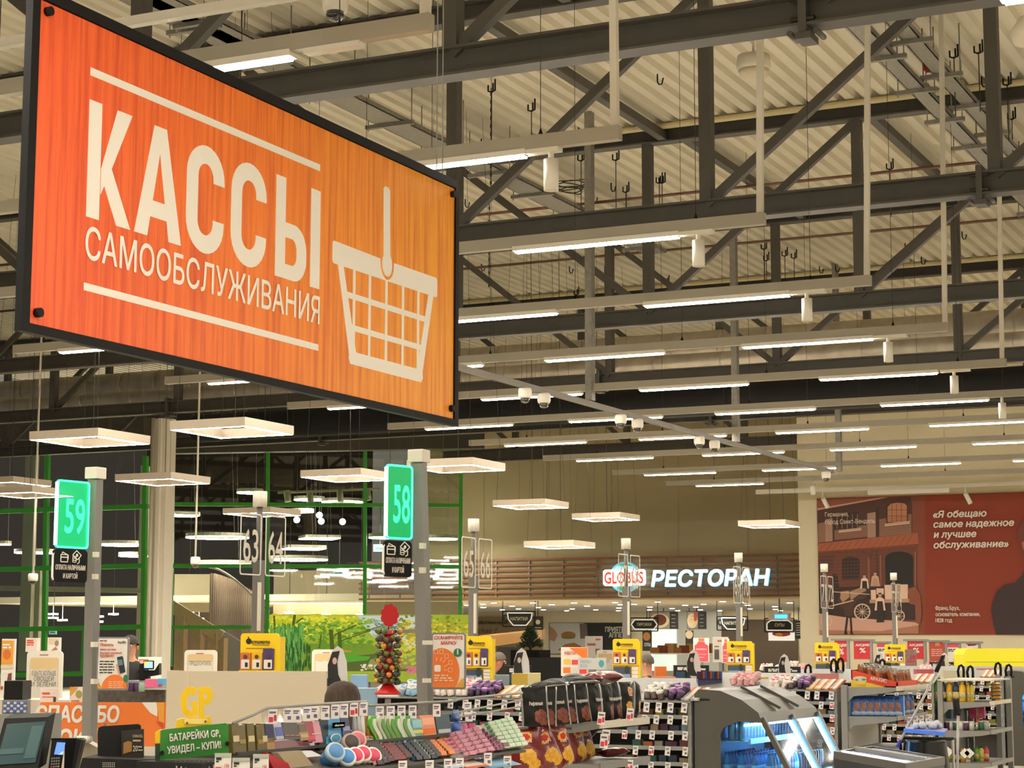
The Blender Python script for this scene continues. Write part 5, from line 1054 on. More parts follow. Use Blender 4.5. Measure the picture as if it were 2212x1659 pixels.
def toprow(L, y0, y1, zt, key, nx, lab, grp, sc=1.0, step=.066):
    y = y0; 
    while y < y1:
        for i in range(nx): x = L+.04+i*step*sc; dup(PR[key], (x, y+random.uniform(-.006, .006), zt-.006+(x-L)*.28), lab, (0, math.radians(-18), random.uniform(0, 6)), sc, grp)
        y += step*sc
def flats(L, y0, y1, zt, lab, grp, cols, n=3, size=(.11, .075, .018)):
    y = y0
    while y < y1:
        for i in range(n):
            c = random.choice(cols); pr = pack('fl_'+c, c, 'd8ccb8', size, 'candy_box'); x = L+.06+i*.1; dup(pr, (x, y, zt-.006+(x-L)*.28), lab, (0, math.radians(-15), 0), None, grp)
        y += .082
LANES = [14.82, 18.97, 23.02, 27.02]
lane_rack(LANES[0], 5.54, 8.6, 1.19, 'long candy rack behind the near rack and beside the chip shelf', 'nearest lane', ((5.54, 6.15), (6.9, 7.8)))
lane_rack(LANES[1], 5.54, 8.6, 1.19, 'candy rack seen right behind the open cooler', 'cooler side', ((5.54, 6.2),)); lane_rack(LANES[2], 5.54, 8.6, 1.19, 'candy rack seen right of the peanut shelf', 'peanut side', ((5.54, 6.3),)); lane_rack(LANES[3], 5.54, 8.6, 1.19, 'candy rack at far right behind the juice shelf', 'far right', ((5.54, 6.1),))
def py_(L, px): return pX(px, 1500, L).y
L0 = LANES[0]
toprow(L0, py_(L0, 1000), py_(L0, 905), 1.19, 'white', 5, 'white gum tub with pink sticker on the long rack top', 'white tubs on the long rack'); toprow(L0, py_(L0, 905), py_(L0, 850), 1.19, 'paleblue', 4, 'white lidded pale blue gum tub on the long rack top', 'pale tubs on the long rack')
toprow(L0, py_(L0, 1058), py_(L0, 1008), 1.19, 'purple', 4, 'purple gum tub with lilac lid on the long rack left of the chip shelf', 'purple tubs left of the chip shelf'); flats(L0, py_(L0, 1132), py_(L0, 1066), 1.19, 'flat orange or grey candy box on the long rack left of the chips', 'flat candy boxes left of the chips', ['c87840', 'd8984c', '8a8e98', 'b85034'])
tub('whitecap', '5a4a48', 'dcdad6', 'e8e4e0')
toprow(L0, py_(L0, 1426), py_(L0, 1378), 1.19, 'whitecap', 4, 'white capped gum tub right of the chip bags', 'white capped tubs right of the chips'); toprow(L0, py_(L0, 1462), py_(L0, 1430), 1.19, 'purple', 4, 'purple gum tub with lilac lid right of the chip bags', 'purple tubs right of the chips'); flats(L0, py_(L0, 1500), py_(L0, 1468), 1.19, 'flat grey or red candy box beside the open cooler', 'flat candy boxes beside the cooler', ['8a8a90', 'c85040', '9a9a9c'])
L1 = LANES[1]
toprow(L1, py_(L1, 1690), py_(L1, 1660), 1.19, 'white', 4, 'white gum tub with pink sticker above the open cooler', 'white tubs above the cooler'); toprow(L1, py_(L1, 1622), py_(L1, 1570), 1.22, 'rose', 4, 'rose tinted gum tub above the cooler top left', 'rose tubs above the cooler'); toprow(L1, py_(L1, 1708), py_(L1, 1692), 1.19, 'whitecap', 4, 'white capped tub above the cooler right side', 'white capped tubs above the cooler'); toprow(L1, py_(L1, 1738), py_(L1, 1712), 1.19, 'purple', 4, 'purple gum tub with lilac lid above the cooler', 'purple tubs above the cooler'); flats(L1, py_(L1, 1800), py_(L1, 1742), 1.19, 'flat orange or grey candy box left of the peanut shelf', 'flat candy boxes left of the peanut shelf', ['8a8a88', 'c86848', 'd8a040', '7a8a50'])
L2 = LANES[2]; flats(L2, py_(L2, 2004), py_(L2, 1965), 1.19, 'flat orange or pink candy box right of the peanut box', 'flat candy boxes right of the peanut box', ['d89058', 'c86a60', 'b87a68']); L3 = LANES[3]; flats(L3, py_(L3, 2150), py_(L3, 2120), 1.19, 'flat orange candy box at far right', 'flat candy boxes at far right', ['d89058', 'c88060'])
for i_, (L_, w_) in enumerate(((31.4, 'fifth'), (36.4, 'sixth'))):
    lane_rack(L_, 5.54, 8.6, 1.19, ('distant candy rack far beyond the peanut box', 'farthest candy rack below the red banners')[i_], w_+' lane', ())
    for x_, k_ in (((1640, 'white'), (1675, 'whitecap'), (1720, 'rose'), (1985, 'white')) if i_ == 0 else ((1700, 'white'), (2000, 'rose'), (2030, 'whitecap'), (2090, 'white'))):
        ya_ = py_(L_, x_)
        if ya_ > 5.5: toprow(L_, ya_-.16, ya_, 1.19, k_, 3, f'small gum tub on the distant {w_} lane top', f'gum tubs on the {w_} lane')
# ================================================================ end-of-lane fixtures
def zat(X, x, y): return pX(x, y, X).z
def end_shelf(name, X0, X1, yb, yf, ztop, levels, label, back=True, backmat=None, taper=True, zbase=0):
    """gondola with its back at y=yb and fronts at y=yf; levels are shelf heights, top first"""
    t = thing(name, label, 'display shelf', (X0, (yb+yf)/2, 0))
    for x in (X0, X1): MB().box((x-.02, yb-.06, 0), (x+.02, yb, ztop)).build('upright', m_shelf, t)
    if back: MB().box((X0+.02, yb-.04, .1), (X1-.02, yb-.02, ztop-.02)).build('back_panel', backmat or m_shelf, t)
    for z in levels:
        sh = MB().box((X0+.02, yf, z-.028), (X1-.02, yb-.05, z)).build('shelf', m_shelf, t)
        MB().box((X0+.02, yf-.012, z-.035), (X1-.02, yf, z+.012)).build('price_rail', m_offw if z == levels[0] else m_shelf, sh)
        for x in (X0+.008, X1-.02):
            m = MB(); m.prism([(x, yb-.06, z), (x, yf, z), (x, yf, z-.035), (x, yf+.1, z-.055), (x, yb-.12, z-.09), (x, yb-.06, z-.15)], (.012, 0, 0)); m.build('bracket', m_shelf, sh)
    MB().box((X0, yf+.02, 0), (X1, yb, .1)).build('plinth', m_shelfd, t)
    return t
YB, YF = 5.5, 5.0
# chip shelf
XC0, XC1 = 11.66, 12.56
ZC = zat(12.1, 1290, 1556); ZC2 = pY(1250, 1658, YF).z
cst = end_shelf('chip_shelf', XC0, XC1, YB, YF, 1.36, [ZC, ZC2], 'grey metal end shelf loaded with black and red chip bags', backmat=m_blackm)
m = MB()
for u in (.06, .2): m.box((XC0+.004, YB-.06-u-.05, ZC-.045), (XC0+.008, YB-.06-u+.03, ZC-.03))
m.build('brand_plate', m_shelfd, cst)
m_foilb = C('foil_black', '090807', rough=.5, spec=.3); m_foilr = C('foil_maroon', '6a1614', rough=.28, coat=.4); m_foils = C('foil_silver_seam', 'b8b8b4', rough=.25, metal=.6); m_chip = C('chip_gold', 'd8a030', rough=.4, var=.3, vs=40); m_meat = C('meat_brown', '6e3420', rough=.4, var=.5, vs=40); m_redl = C('logo_red', 'c02820', rough=.4); m_foilo = C('foil_copper', '9a5424', rough=.38, metal=.3, var=.5, vs=18)
def bagproto(kind, w, h, t, seed):
    th = thing('chip_bag', 'chip bag', 'chip bag', (0, 0, 0))
    if kind == 'black': mats = [m_foilb, m_meat, m_chip, m_foils]; zones = [(.35, .25, .5, .17, 1), (.55, .12, .3, .1, 1)]
    elif kind == 'gold': mats = [m_foilb, m_chip, m_redl, m_foils]; zones = [(-.1, .3, .5, .17, 1), (.4, .15, .4, .12, 1), (.2, .72, .45, .13, 1), (.2, .72, .3, .08, 2)]
    elif kind == 'red': mats = [m_foilr, m_chip, m_redl, m_foilr]; zones = [(.0, .28, .55, .16, 1), (.35, .12, .4, .12, 1), (-.1, .68, .45, .12, 1), (-.1, .68, .28, .07, 2)]
    elif kind == 'blue': mats = [C('foil_blue', '2a62b0', rough=.25, coat=.4), C('foil_dark_blue', '1c3c78', rough=.3), C('nut_print', '8a5a3c', rough=.4, var=.4, vs=40), C('foil_pale', 'b8c8d8', rough=.3)]; zones = [(0, .45, .5, .22, 2), (0, .12, .7, .1, 3), (0, .8, .6, .12, 1)]
    else: mats = [m_foilo, C('foil_brown', '6a3418', rough=.3, metal=.3), C('foil_steel', '9a968e', rough=.3, metal=.5), m_foilo]; zones = [(0, .45, .5, .2, 1), (0, 1, 1.3, .24, 2)]
    pillow(w, h, t, mats, zones, seed).build2('bag_body', mats, th)
    return th
BP = {k: bagproto(k, *a) for k, a in {'black': (.175, .245, .065, 1), 'gold': (.18, .25, .075, 2), 'red': (.2, .29, .08, 3), 'blue': (.13, .19, .06, 4), 'copper': (.1, .15, .05, 5)}.items()}
def bagtext(par, s, w, h, v, hh, t, mat=m_paper):
    F = Fr(WL[par.name]+V((0, -t*.62, 0)), EX, EZ); text(F, s, 0, h*v, hh, mat, par, 'lettering', w=w, bold=.015, align='C', z=0)
for k, s in (('black', 'Рифленые'), ('gold', "Lay's"), ('red', "Lay's")): bagtext(BP[k], s, .085 if k == 'black' else .055, .247, .52 if k == 'black' else (.7 if k == 'gold' else .66), .024, .075)
PRM = [(0, 'leftmost'), (1, 'second from the left'), (2, 'third from the left'), (3, 'fourth from the left'), (4, 'fifth, half turned'), (5, 'sixth, facing the front'), (6, 'seventh, behind its neighbours'), (7, 'eighth, leaning left')]
bx = [(1148, 1556), (1170, 1556), (1196, 1556), (1218, 1556), (1246, 1556), (1282, 1553), (1303, 1551), (1326, 1549)]
for (i, wh), (px, py) in zip(PRM, bx):
    Y = YF+.10; p = pY(px+10, py, Y); tw = i >= 4
    dup(BP['black'], (p.x, Y+.02*(i % 2), ZC+.002), f'black chip bag standing on the upper chip shelf, {wh}', (math.radians(-6), math.radians((-3, 2, -5, -4, -6, 0, 2, -7)[i]), math.radians((-52, -50, -48, -50, -30, -8, -5, -12)[i])))
p = pY(1360, 1546, YF+.08); dup(BP['gold'], (p.x, YF+.1, ZC+.002), 'black chip bag with big golden chip and red roundel at the right end', (math.radians(-5), 0, math.radians(-8)))
p = pY(1383, 1544, YF+.1); dup(BP['gold'], (p.x, YF+.14, ZC+.002), 'black chip bag at the right edge, half hidden behind the golden chip bag', (0, math.radians(8), math.radians(15)))
for i, (px, py, rz, k) in enumerate(((1188, 1464, 70, 'black'), (1215, 1456, 95, 'black'), (1245, 1462, 60, 'black'), (1265, 1455, 110, 'gold'), (1305, 1460, 80, 'red'), (1330, 1464, 100, 'gold'))):
    p = pY(px, py, YF+.2); dup(BP[k], (p.x, YF+.3, ZC+.235+.01*i), ('black', 'black', 'black', 'black and gold', 'red', 'dark gold')[i]+' chip bag lying flat across the standing bags, '+('leftmost', 'second', 'third', 'fourth', 'fifth, with red end', 'rightmost')[i], (math.radians(88), 0, math.radians(rz)))
for i, (px, rz, ry, dy) in enumerate(((1158, -55, -4, .1), (1186, -48, -5, .14), (1212, -30, -22, .08), (1240, -10, -16, .05), (1268, -5, -12, .14), (1286, -8, -14, .2))):
    p = pY(px, 1650, YF+dy); dup(BP['red'], (p.x, YF+dy+.05, ZC2+.004), 'maroon chip bag on the lower chip shelf, '+('leftmost, edge on', 'second', 'third, leaning left', 'fourth, large golden chip', 'fifth, behind', 'rightmost')[i], (math.radians(-8), math.radians(ry), math.radians(rz)))
p = pY(1340, 1640, YF+.15); dup(BP['red'], (p.x-.1, YF+.25, ZC2+.03), 'maroon chip bag lying flat at the right of the lower chip shelf', (math.radians(85), 0, math.radians(60)), .7)
for i, (px, py) in enumerate(((1300, 1562), (1362, 1554))): tagp(pY(px, py-14, YF-.02)+V((0, 0, .03)), 'white price tag on the upper chip shelf edge, '+('left', 'right')[i], 'price tags on the chip shelf', (0, .1, -.7), True, 1.1)
for i, (px, py) in enumerate(((1310, 1590), (1306, 1600), (1360, 1655))): tagp(pY(px, py-14, YF-.02), 'white price tag low on the chip shelf, '+('upper', 'middle', 'bottom')[i], 'price tags low on the chip shelf', (0, .1, -.7), True, 1.2)
# ---------------------------------------------------------------- open drinks cooler
m_cool = C('cooler_grey', '4e4c46', rough=.38); m_coold = C('cooler_dark', '48463f', rough=.4); m_led = C('led_blue_white', 'ffffff', emit=70, ec='9cd0ff'); m_cin = C('cooler_inside', '8fc4e8', rough=.4); m_cg = MG('cooler_glass', 'cfe8f4', .05, .95)
def cooler(X0, X1, label, loc=None):
    t = thing('drinks_cooler', label, 'cooler', (X0, 5.1, 0))
    prof = [(5.52, 0), (5.52, 1.24), (5.48, 1.28), (5.3, 1.27), (5.12, 1.2), (4.98, 1.1), (4.95, 1.02)]
    roof = prof[1:]+[(5.06, 1.02), (5.16, 1.1), (5.3, 1.18), (5.44, 1.2)]
    m = MB(); m.prism([(X0+.03, y, z) for y, z in roof], (X1-X0-.06, 0, 0)); m.build('hood', m_cool, t)
    for x in (X0+.5, X0+1.0):
        if x < X1: MB().obox((x, 4.97, 1.115), (.03, 0, 0), (0, .33, .165), (0, -.01, .02)).build('hood_rib', m_coold, t)
    for x, nm in ((X0, 'near'), (X1-.03, 'far')):
        m = MB(); xx = x
        m.prism([(xx, 5.52, 0), (xx, 5.52, 1.24), (xx, 5.48, 1.28), (xx, 5.3, 1.27), (xx, 5.3, .4), (xx, 5.3, 0)], (.03, 0, 0)); m.prism([(xx, 5.3, 1.27), (xx, 5.12, 1.2), (xx, 4.98, 1.1), (xx, 4.95, 1.02), (xx, 5.16, 1.03), (xx, 5.27, .98), (xx, 5.3, .93)], (.03, 0, 0)); m.prism([(xx, 5.3, 0), (xx, 5.3, .52), (xx, 4.66, .5), (xx, 4.66, 0)], (.03, 0, 0)); m.build('side_panel', m_cool, t)
        m = MB(); m.prism([(xx+.01, 5.3, .52), (xx+.01, 5.3, .93), (xx+.01, 5.27, .98), (xx+.01, 5.16, 1.03), (xx+.01, 4.98, 1.03), (xx+.01, 4.72, .5)], (.01, 0, 0)); m.build('side_glass', m_cg, t)
    m = MB()
    for y, z in ((5.44, .97),): m.box((X0-.004, y-.05, z+.22), (X0, y+.03, z+.235))
    m.build('name_plate', m_blackm, t)
    MB().box((X0+.03, 5.44, .05), (X1-.03, 5.5, 1.2)).build('back_panel', m_cin, t); MB().box((X0+.035, 4.62, 0), (X1-.035, 5.5, .48)).build('base', m_coold, t)
    for x in (X0+.02, (X0+X1)/2, X1-.06):
        MB().bar((x+.02, 4.96, 1.06), (x+.02, 4.64, .45), .05, .04).build('front_post', m_cool, t)
        if x > X0+.1: MB().bar((x-.02, 4.975, 1.03), (x-.02, 4.675, .47), .03, .016).build('led_strip', m_led, t)
        m = MB()
    m = MB().obox((X0+.03, 4.965, 1.03), (X1-X0-.06, 0, 0), (0, -.3, -.55), (0, .008, 0)); m.build('front_glass', m_cg, t)
    for z in (.86, .57): s = MB().box((X0+.04, 5.08 if z > .7 else 4.85, z), (X1-.04, 5.44, z+.012)).build('wire_shelf', C('shelf_pale_blue', 'a8c8dc', rough=.4), t); MB().box((X0+.04, 5.06 if z > .7 else 4.83, z-.01), (X1-.04, 5.08 if z > .7 else 4.85, z+.03)).build('price_rail', C('rail_ice', 'cfe4f0', rough=.4), s)
    MB().box((X0+.04, 5.0, 1.0), (X1-.04, 5.03, 1.02)).build('led_strip', m_led, t)  # inner top strip added to brighten the bottles
    return t
cooler(14.85, 16.4, 'grey drinks cooler with glowing blue white led strips beside the chest freezer'); cooler(27.05, 28.6, 'grey drinks cooler cut by the right photo edge')
bt = thing('water_bottle', 'bottle', 'bottle', (0, 0, 0)); MB().lathe((0, 0, 0), [(.026, 0), (.03, .01), (.03, .11), (.022, .15), (.012, .175), (.012, .18)], 14).build('bottle_body', C('bottle_blue', '2a8ac8', rough=.15, emit=.0, ec='3aa8e8'), bt); MB().cyl((0, 0, .18), (0, 0, .2), .014, 10).build('cap', C('cap_teal', '186a98', rough=.4), bt); MB().lathe((0, 0, .06), [(.0305, 0), (.0305, .04)], 14).build('bottle_label', C('label_ice', 'b8dcf0', rough=.4), bt)
cn = thing('drink_can', 'can', 'drink can', (0, 0, 0)); MB().lathe((0, 0, 0), [(.026, 0), (.031, .008), (.031, .15), (.026, .162)], 16).build('can_body', C('can_silver', 'a8b4bc', rough=.2, metal=.6, var=.3, vs=20), cn); MB().cyl((0, 0, .162), (0, 0, .165), .025, 14).build('can_lid', m_galv, cn)
cd = thing('drink_can', 'can', 'drink can', (0, 0, 0)); MB().lathe((0, 0, 0), [(.026, 0), (.031, .008), (.031, .15), (.026, .162)], 16).build('can_body', C('can_dark', '28323c', rough=.2, metal=.3), cd); MB().cyl((0, 0, .162), (0, 0, .165), .025, 14).build('can_lid', m_galv, cd)
for X0, w in ((14.85, 'middle'), (27.05, 'right edge')):
    for i in range(10 if X0 < 20 else 3):
        for j in range(4): dup(bt, (X0+.08+i*.075, 4.92+j*.12, .584), f'blue water bottle on the lower shelf of the {w} cooler', None, None, f'water bottles in the {w} cooler')
    for i in range(10 if X0 < 20 else 3):
        if i < 0: pass
    for i in range(7 if X0 < 20 else 3):
        for j in range(2): dup(cn, (X0+.1+i*.08, 5.15+j*.09, .874), f'silver can on the upper shelf of the {w} cooler', None, None, f'silver cans in the {w} cooler')
    if X0 < 20:
        for i in range(9):
            for j in range(2): dup(cd, (X0+.74+i*.08, 5.15+j*.09, .874), 'dark can on the upper right shelf of the middle cooler', None, None, 'dark cans in the middle cooler'); dup(cd, (X0+.9+i*.07, 4.92+j*.12, .584), 'dark can on the lower right shelf of the middle cooler', None, None, 'lower dark cans in the middle cooler')
# ---------------------------------------------------------------- peanut shelf
XN0, XN1 = 19.0, 20.25
ZN = zat(19.0, 1820, 1484); ZN2 = zat(19.0, 1820, 1547); ZN3 = zat(19, 1820, 1616)
end_shelf('peanut_shelf', XN0, XN1, YB, YF-.05, ZN+.02, [ZN, ZN2, ZN3], 'grey metal end shelf with the peanut box on top and blue nut bags below', backmat=m_white)
t = thing('peanut_box', 'red and yellow slanted cardboard box of peanut bags on top of the peanut shelf', 'cardboard box', (19.1, 5.2, ZN))
bx0, bx1 = 19.08, 19.88; by0, by1 = 4.95, 5.42; F = Fr((bx0-.0, by1, ZN), (0, -1, 0), EZ)   # side facing the camera side (-x)
m = MB(); m.prism([(bx0, by1, ZN), (bx0, by0, ZN), (bx0, by0, ZN+.05), (bx0, by1, ZN+.17)], (.012, 0, 0)); m.build('side_wall', C('box_red', 'd84428', rough=.5), t)
m = MB(); m.prism([(bx1, by1, ZN), (bx1, by0, ZN), (bx1, by0, ZN+.05), (bx1, by1, ZN+.17)], (-.012, 0, 0)); m.box((bx0, by0, ZN), (bx1, by0+.012, ZN+.06)); m.build('front_wall', C('box_red', 'd84428'), t); MB().box((bx0, by0, ZN), (bx1, by1, ZN+.01)).build('base', C('box_yellow', 'e8c030'), t); MB().box((bx0, by1-.01, ZN), (bx1, by1, ZN+.17)).build('back_wall', C('box_red', 'd84428'), t)
w = by1-by0; shp(F, t, C('box_yellow', 'e8c030', rough=.5), [[(0, 0), (w*.75, 0), (w*.45, .035), (0, .075)]], .004); shp(F, t, C('nut_cream', 'd8c8b0', rough=.5), [ell(.09, .085, .07, .022), ell(.1, .06, .06, .02)], .007); shp(F, t, C('leaf_green', '5a9a48', rough=.5), [ell(.13, .075, .02, .012), ell(.06, .07, .015, .01)], .01); shp(F, t, C('box_yellow', 'e8c030'), [ell(.1, .035, .05, .014)], .012)
e = V((0, -1, -.18)).normalized(); F2 = Fr(F.p(.2, .085), e, EZ); text(F2, 'АРАХИС', 0, -.012, .034, m_paper, t, 'lettering', w=.17, bold=.02, z=.014)
for i in range(6):
    for j in range(4):
        dup(BP['copper'], (bx0+.09+i*.125, by1-.09-j*.1, ZN+.02+.02*(3-j)), 'copper foil peanut bag standing in the red peanut box', (math.radians(-12), random.uniform(-.2, .2), random.uniform(-1.2, .4)), 1, 'peanut bags in the box')
for i in range(11):
    j = i if i < 7 else i-7; x = XN0+.06+(j*.0 if i < 7 else .1+j*.16); y = (YB-.12-j*.065) if i < 7 else YF+.0+.03
    dup(BP['blue'], (XN0+.1+(.02*j if i < 7 else .2+j*.2), y, ZN2+.002), 'blue nut bag on the middle peanut shelf', (math.radians(-5), 0, math.radians(-75 if i < 7 else -20)), 1.05, 'blue nut bags on the peanut shelf')
m = MB(); m.obox((XN0+.2, YF-.07, ZN2-.06), (XN1-XN0-.2, 0, 0), (0, -.01, .05), (0, -.004, 0)); m.obox((XN0+.2, YF-.07, ZN-.06), (XN1-XN0-.2, 0, 0), (0, -.01, .05), (0, -.004, 0)); tag(m.build('clear_price_holder', MG('rack_clear'), loc=(XN0+.7, YF-.07, ZN2)), 'clear plastic price holders on the peanut shelf fronts', 'price holder')
for i in range(4): tagp(V((XN0+.35+.25*i, YF-.09, ZN2-.01)), 'white price tag on the blue nut bag shelf front', 'price tags on the peanut shelf', (0, 0, -.7), False, 1.2)
# ---------------------------------------------------------------- juice shelf
XJ0, XJ1 = 23.05, 24.3
ZJ = zat(23.05, 2050, 1516); ZJ2 = zat(23.05, 2050, 1578); ZJ3 = zat(23.05, 2080, 1648)
end_shelf('juice_shelf', XJ0, XJ1, YB, YF-.1, zat(23.05, 2010, 1472), [ZJ, ZJ2, ZJ3], 'grey metal end shelf with yellow and green bottles behind the mop cart'); MB().box((XJ0, YF-.1, ZJ+.245), (XJ1, YB, ZJ+.262)).build('top_shelf', m_offw, bpy.data.objects['juice_shelf'])
def jug(c, cap, lab, p, sc=1, rz=0):
    key = 'jug'+c
    if key not in PR:
        t = thing('juice_bottle', 'b', 'bottle', (0, 0, 0)); MB().lathe((0, 0, 0), [(.036, 0), (.042, .01), (.042, .15), (.034, .18), (.018, .195), (.018, .2)], 16).build('bottle_body', C('jg_'+c, c, rough=.3), t); MB().cyl((0, 0, .2), (0, 0, .222), .02, 12).build('cap', C('jgc_'+cap, cap, rough=.4), t); MB().lathe((0, 0, .04), [(.0425, 0), (.0425, .07)], 16).build('bottle_label', C('jgl', 'c8b878', rough=.5, var=.3, vs=30), t); PR[key] = t
    return dup(PR[key], p, lab, (0, 0, rz), sc)
for i, (px, c, cap, wh) in enumerate(((2021, '4fa83c', '3c7a30', 'green'), (2036, '20404c', '20303c', 'dark teal'), (2050, 'd8a020', 'd8a020', 'amber'), (2064, '203c4c', '20303c', 'second dark teal'), (2078, 'e0b428', 'd8a828', 'yellow'), (2089, 'e0b428', 'd8a828', 'slim yellow'), (2097, 'd8c040', '204a80', 'slim yellow blue'))):
    q = pX(px, 1508, XJ0+.06); jug(c, cap, f'{wh} bottle on the top row of the juice shelf{(", far left", "", "", " right of amber", "", "", ", far right")[i]}', (XJ0+.09+.05*(i > 4), q.y, ZJ), (.95, .95, 1.05) if i < 5 else (.6, .6, 1.0))
sp = thing('seed_packet', 's', 'packet', (0, 0, 0)); pillow(.14, .1, .04, [C('seed_yellow', 'e8b020', rough=.35), C('seed_print', 'd89010'), C('seed_blue', '205a9a')], [(0, .5, .4, .3, 1)], 8).build2('packet_body', [C('seed_yellow', 'e8b020'), C('seed_print', 'd89010'), C('seed_blue', '205a9a')], sp)
for i in range(5): dup(sp, (XJ0+.4, YF-.04, ZJ+.03+i*.042), 'yellow seed packet stacked flat at the right of the juice shelf', (math.radians(88), 0, .3), 1.2, 'stacked seed packets')
for i in range(4): dup(sp, (XJ0+.6, YF+.0, ZJ+.03+i*.042), 'seed packet in the second stack of the juice shelf', (math.radians(88), 0, .3), 1.2, 'second stack of seed packets')
for i in range(10):
    px = 2020+i*11; q = pX(px, 1570, XJ0+.06); c = ('5a2c5a', 'c8c8b8', '4a8a50', 'c8c8c0', '304a40', 'd8d8cc')[i % 6]
    key = 'jar'+c
    if key not in PR: t = thing('small_jar', 'j', 'jar', (0, 0, 0)); MB().lathe((0, 0, 0), [(.03, 0), (.032, .08), (.028, .09)], 14).build('jar_body', C('jr_'+c, c, rough=.35), t); MB().cyl((0, 0, .09), (0, 0, .108), .03, 14).build('lid', C('jr_w', 'd8d4c8'), t); PR[key] = t
    dup(PR[key], (XJ0+.08+.02*(i % 2)+(.25 if i > 7 else 0), min(q.y, YB-.08), ZJ2), 'small capped jar on the middle juice shelf', None, 1.0, 'small jars on the juice shelf')
for i in range(5):
    c = ('3a5a54', '44605a', '6a4a60', 'b83a60', 'c85070')[i]; px = (2030, 2046, 2064, 2092, 2110)[i]; q = pX(px, 1545, XJ0+.2); tag(MB().box((XJ0+.24+(.2 if i > 2 else 0), q.y-.04, ZJ2+.13), (XJ0+.3+(.2 if i > 2 else 0), q.y+.04, ZJ-.06)).build('carton', C('jc_'+c, c, rough=.4, var=.3, vs=25), loc=(XJ0+.27, q.y, ZJ2+.13)), ('green tea box', 'second green tea box', 'violet tea box', 'pink bottle box', 'light pink bottle box')[i]+' at the back of the juice shelf', 'carton')
for i in range(9):
    px = 2040+i*9.5; q = pX(px, 1630, XJ0+.1); c = ('5aa048', 'd8c848', 'd8405a', '3c2c60', 'd07a30', 'e0d8c0')[i % 6]; jug(c, '2a2a2a' if i % 2 else '4a7a40', ('green', 'yellow', 'red', 'violet', 'orange', 'cream')[i % 6]+' small bottle on the bottom juice shelf, '+('left group', 'middle group', 'right group')[i//3], (XJ0+.1+.03*(i % 3)+(.3 if i > 5 else 0), min(q.y, YB-.08), ZJ3), .8)
for i, (px, py) in enumerate(((2048, 1624), (2084, 1627), (2094, 1627))): p = pX(px, py, XJ0-.02); m = MB(); m.obox(p+V((0, .06, 0)), (0, -.06, .06), (0, -.06, -.06), (.002, 0, 0)); tag(m.build('diamond_tag', m_tag, loc=p), 'white diamond shaped tag on the lower juice shelf, '+('left', 'middle', 'right')[i], 'price tag')
# ---------------------------------------------------------------- chest freezer
zf = .88; P1, P2, P3 = pz(1801, 1632, zf), pz(1884, 1620, zf), pz(2040, 1645, zf); P4 = P1+P3-P2
fz = thing('chest_freezer', 'dark grey chest freezer with glowing glass lid in front of the mop cart', 'freezer', ((P1+P3)/2)*1-V((0, 0, zf)))
m = MB(); q = [P1, P2, P3, P4]; m.add([V((p.x, p.y, 0)) for p in q]+[p-V((0, 0, .02)) for p in q], [(0, 1, 2, 3), (4, 5, 6, 7), (0, 1, 5, 4), (1, 2, 6, 5), (2, 3, 7, 6), (3, 0, 4, 7)]); m.build('body', C('freezer_dark', '34343a', rough=.4), fz)
m = MB(); cc = (P1+P3)/2
def ringq(a, b, za, zb): 
    o = [cc+(p-cc)*a for p in q]; i = [cc+(p-cc)*b for p in q]
    for k in range(4): m.add([o[k]+V((0, 0, za)), o[(k+1) % 4]+V((0, 0, za)), i[(k+1) % 4]+V((0, 0, za)), i[k]+V((0, 0, za)), o[k]+V((0, 0, zb)), o[(k+1) % 4]+V((0, 0, zb)), i[(k+1) % 4]+V((0, 0, zb)), i[k]+V((0, 0, zb))], [(0, 1, 2, 3), (4, 5, 6, 7), (0, 1, 5, 4), (1, 2, 6, 5), (2, 3, 7, 6), (3, 0, 4, 7)])
ringq(1.01, .94, -.02, .03); m.build('rim', C('freezer_edge', '5e5c58', rough=.4), fz)
m = MB(); i_ = [cc+(p-cc)*.94 for p in q]; m.add([p+V((0, 0, .012)) for p in i_]+[p+V((0, 0, .02)) for p in i_], [(0, 1, 2, 3), (4, 5, 6, 7), (0, 1, 5, 4), (1, 2, 6, 5), (2, 3, 7, 6), (3, 0, 4, 7)]); m.build('glass_lid', C('lid_cooler_tint', '2c5590', rough=.25), fz)  # blue light of the cooler put into the lid colour
MB().bar(i_[0].lerp(i_[1], .5)+V((0, 0, .03)), i_[3].lerp(i_[2], .5)+V((0, 0, .03)), .03).build('lid_rail', C('freezer_rim', 'a8a49a'), fz); MB().bar(i_[0].lerp(i_[1], .15)+V((0, 0, .024)), i_[3].lerp(i_[2], .15)+V((0, 0, .024)), .035, .01).build('light_strip', C('ice_glow', 'd8ecff', emit=1.6), fz)
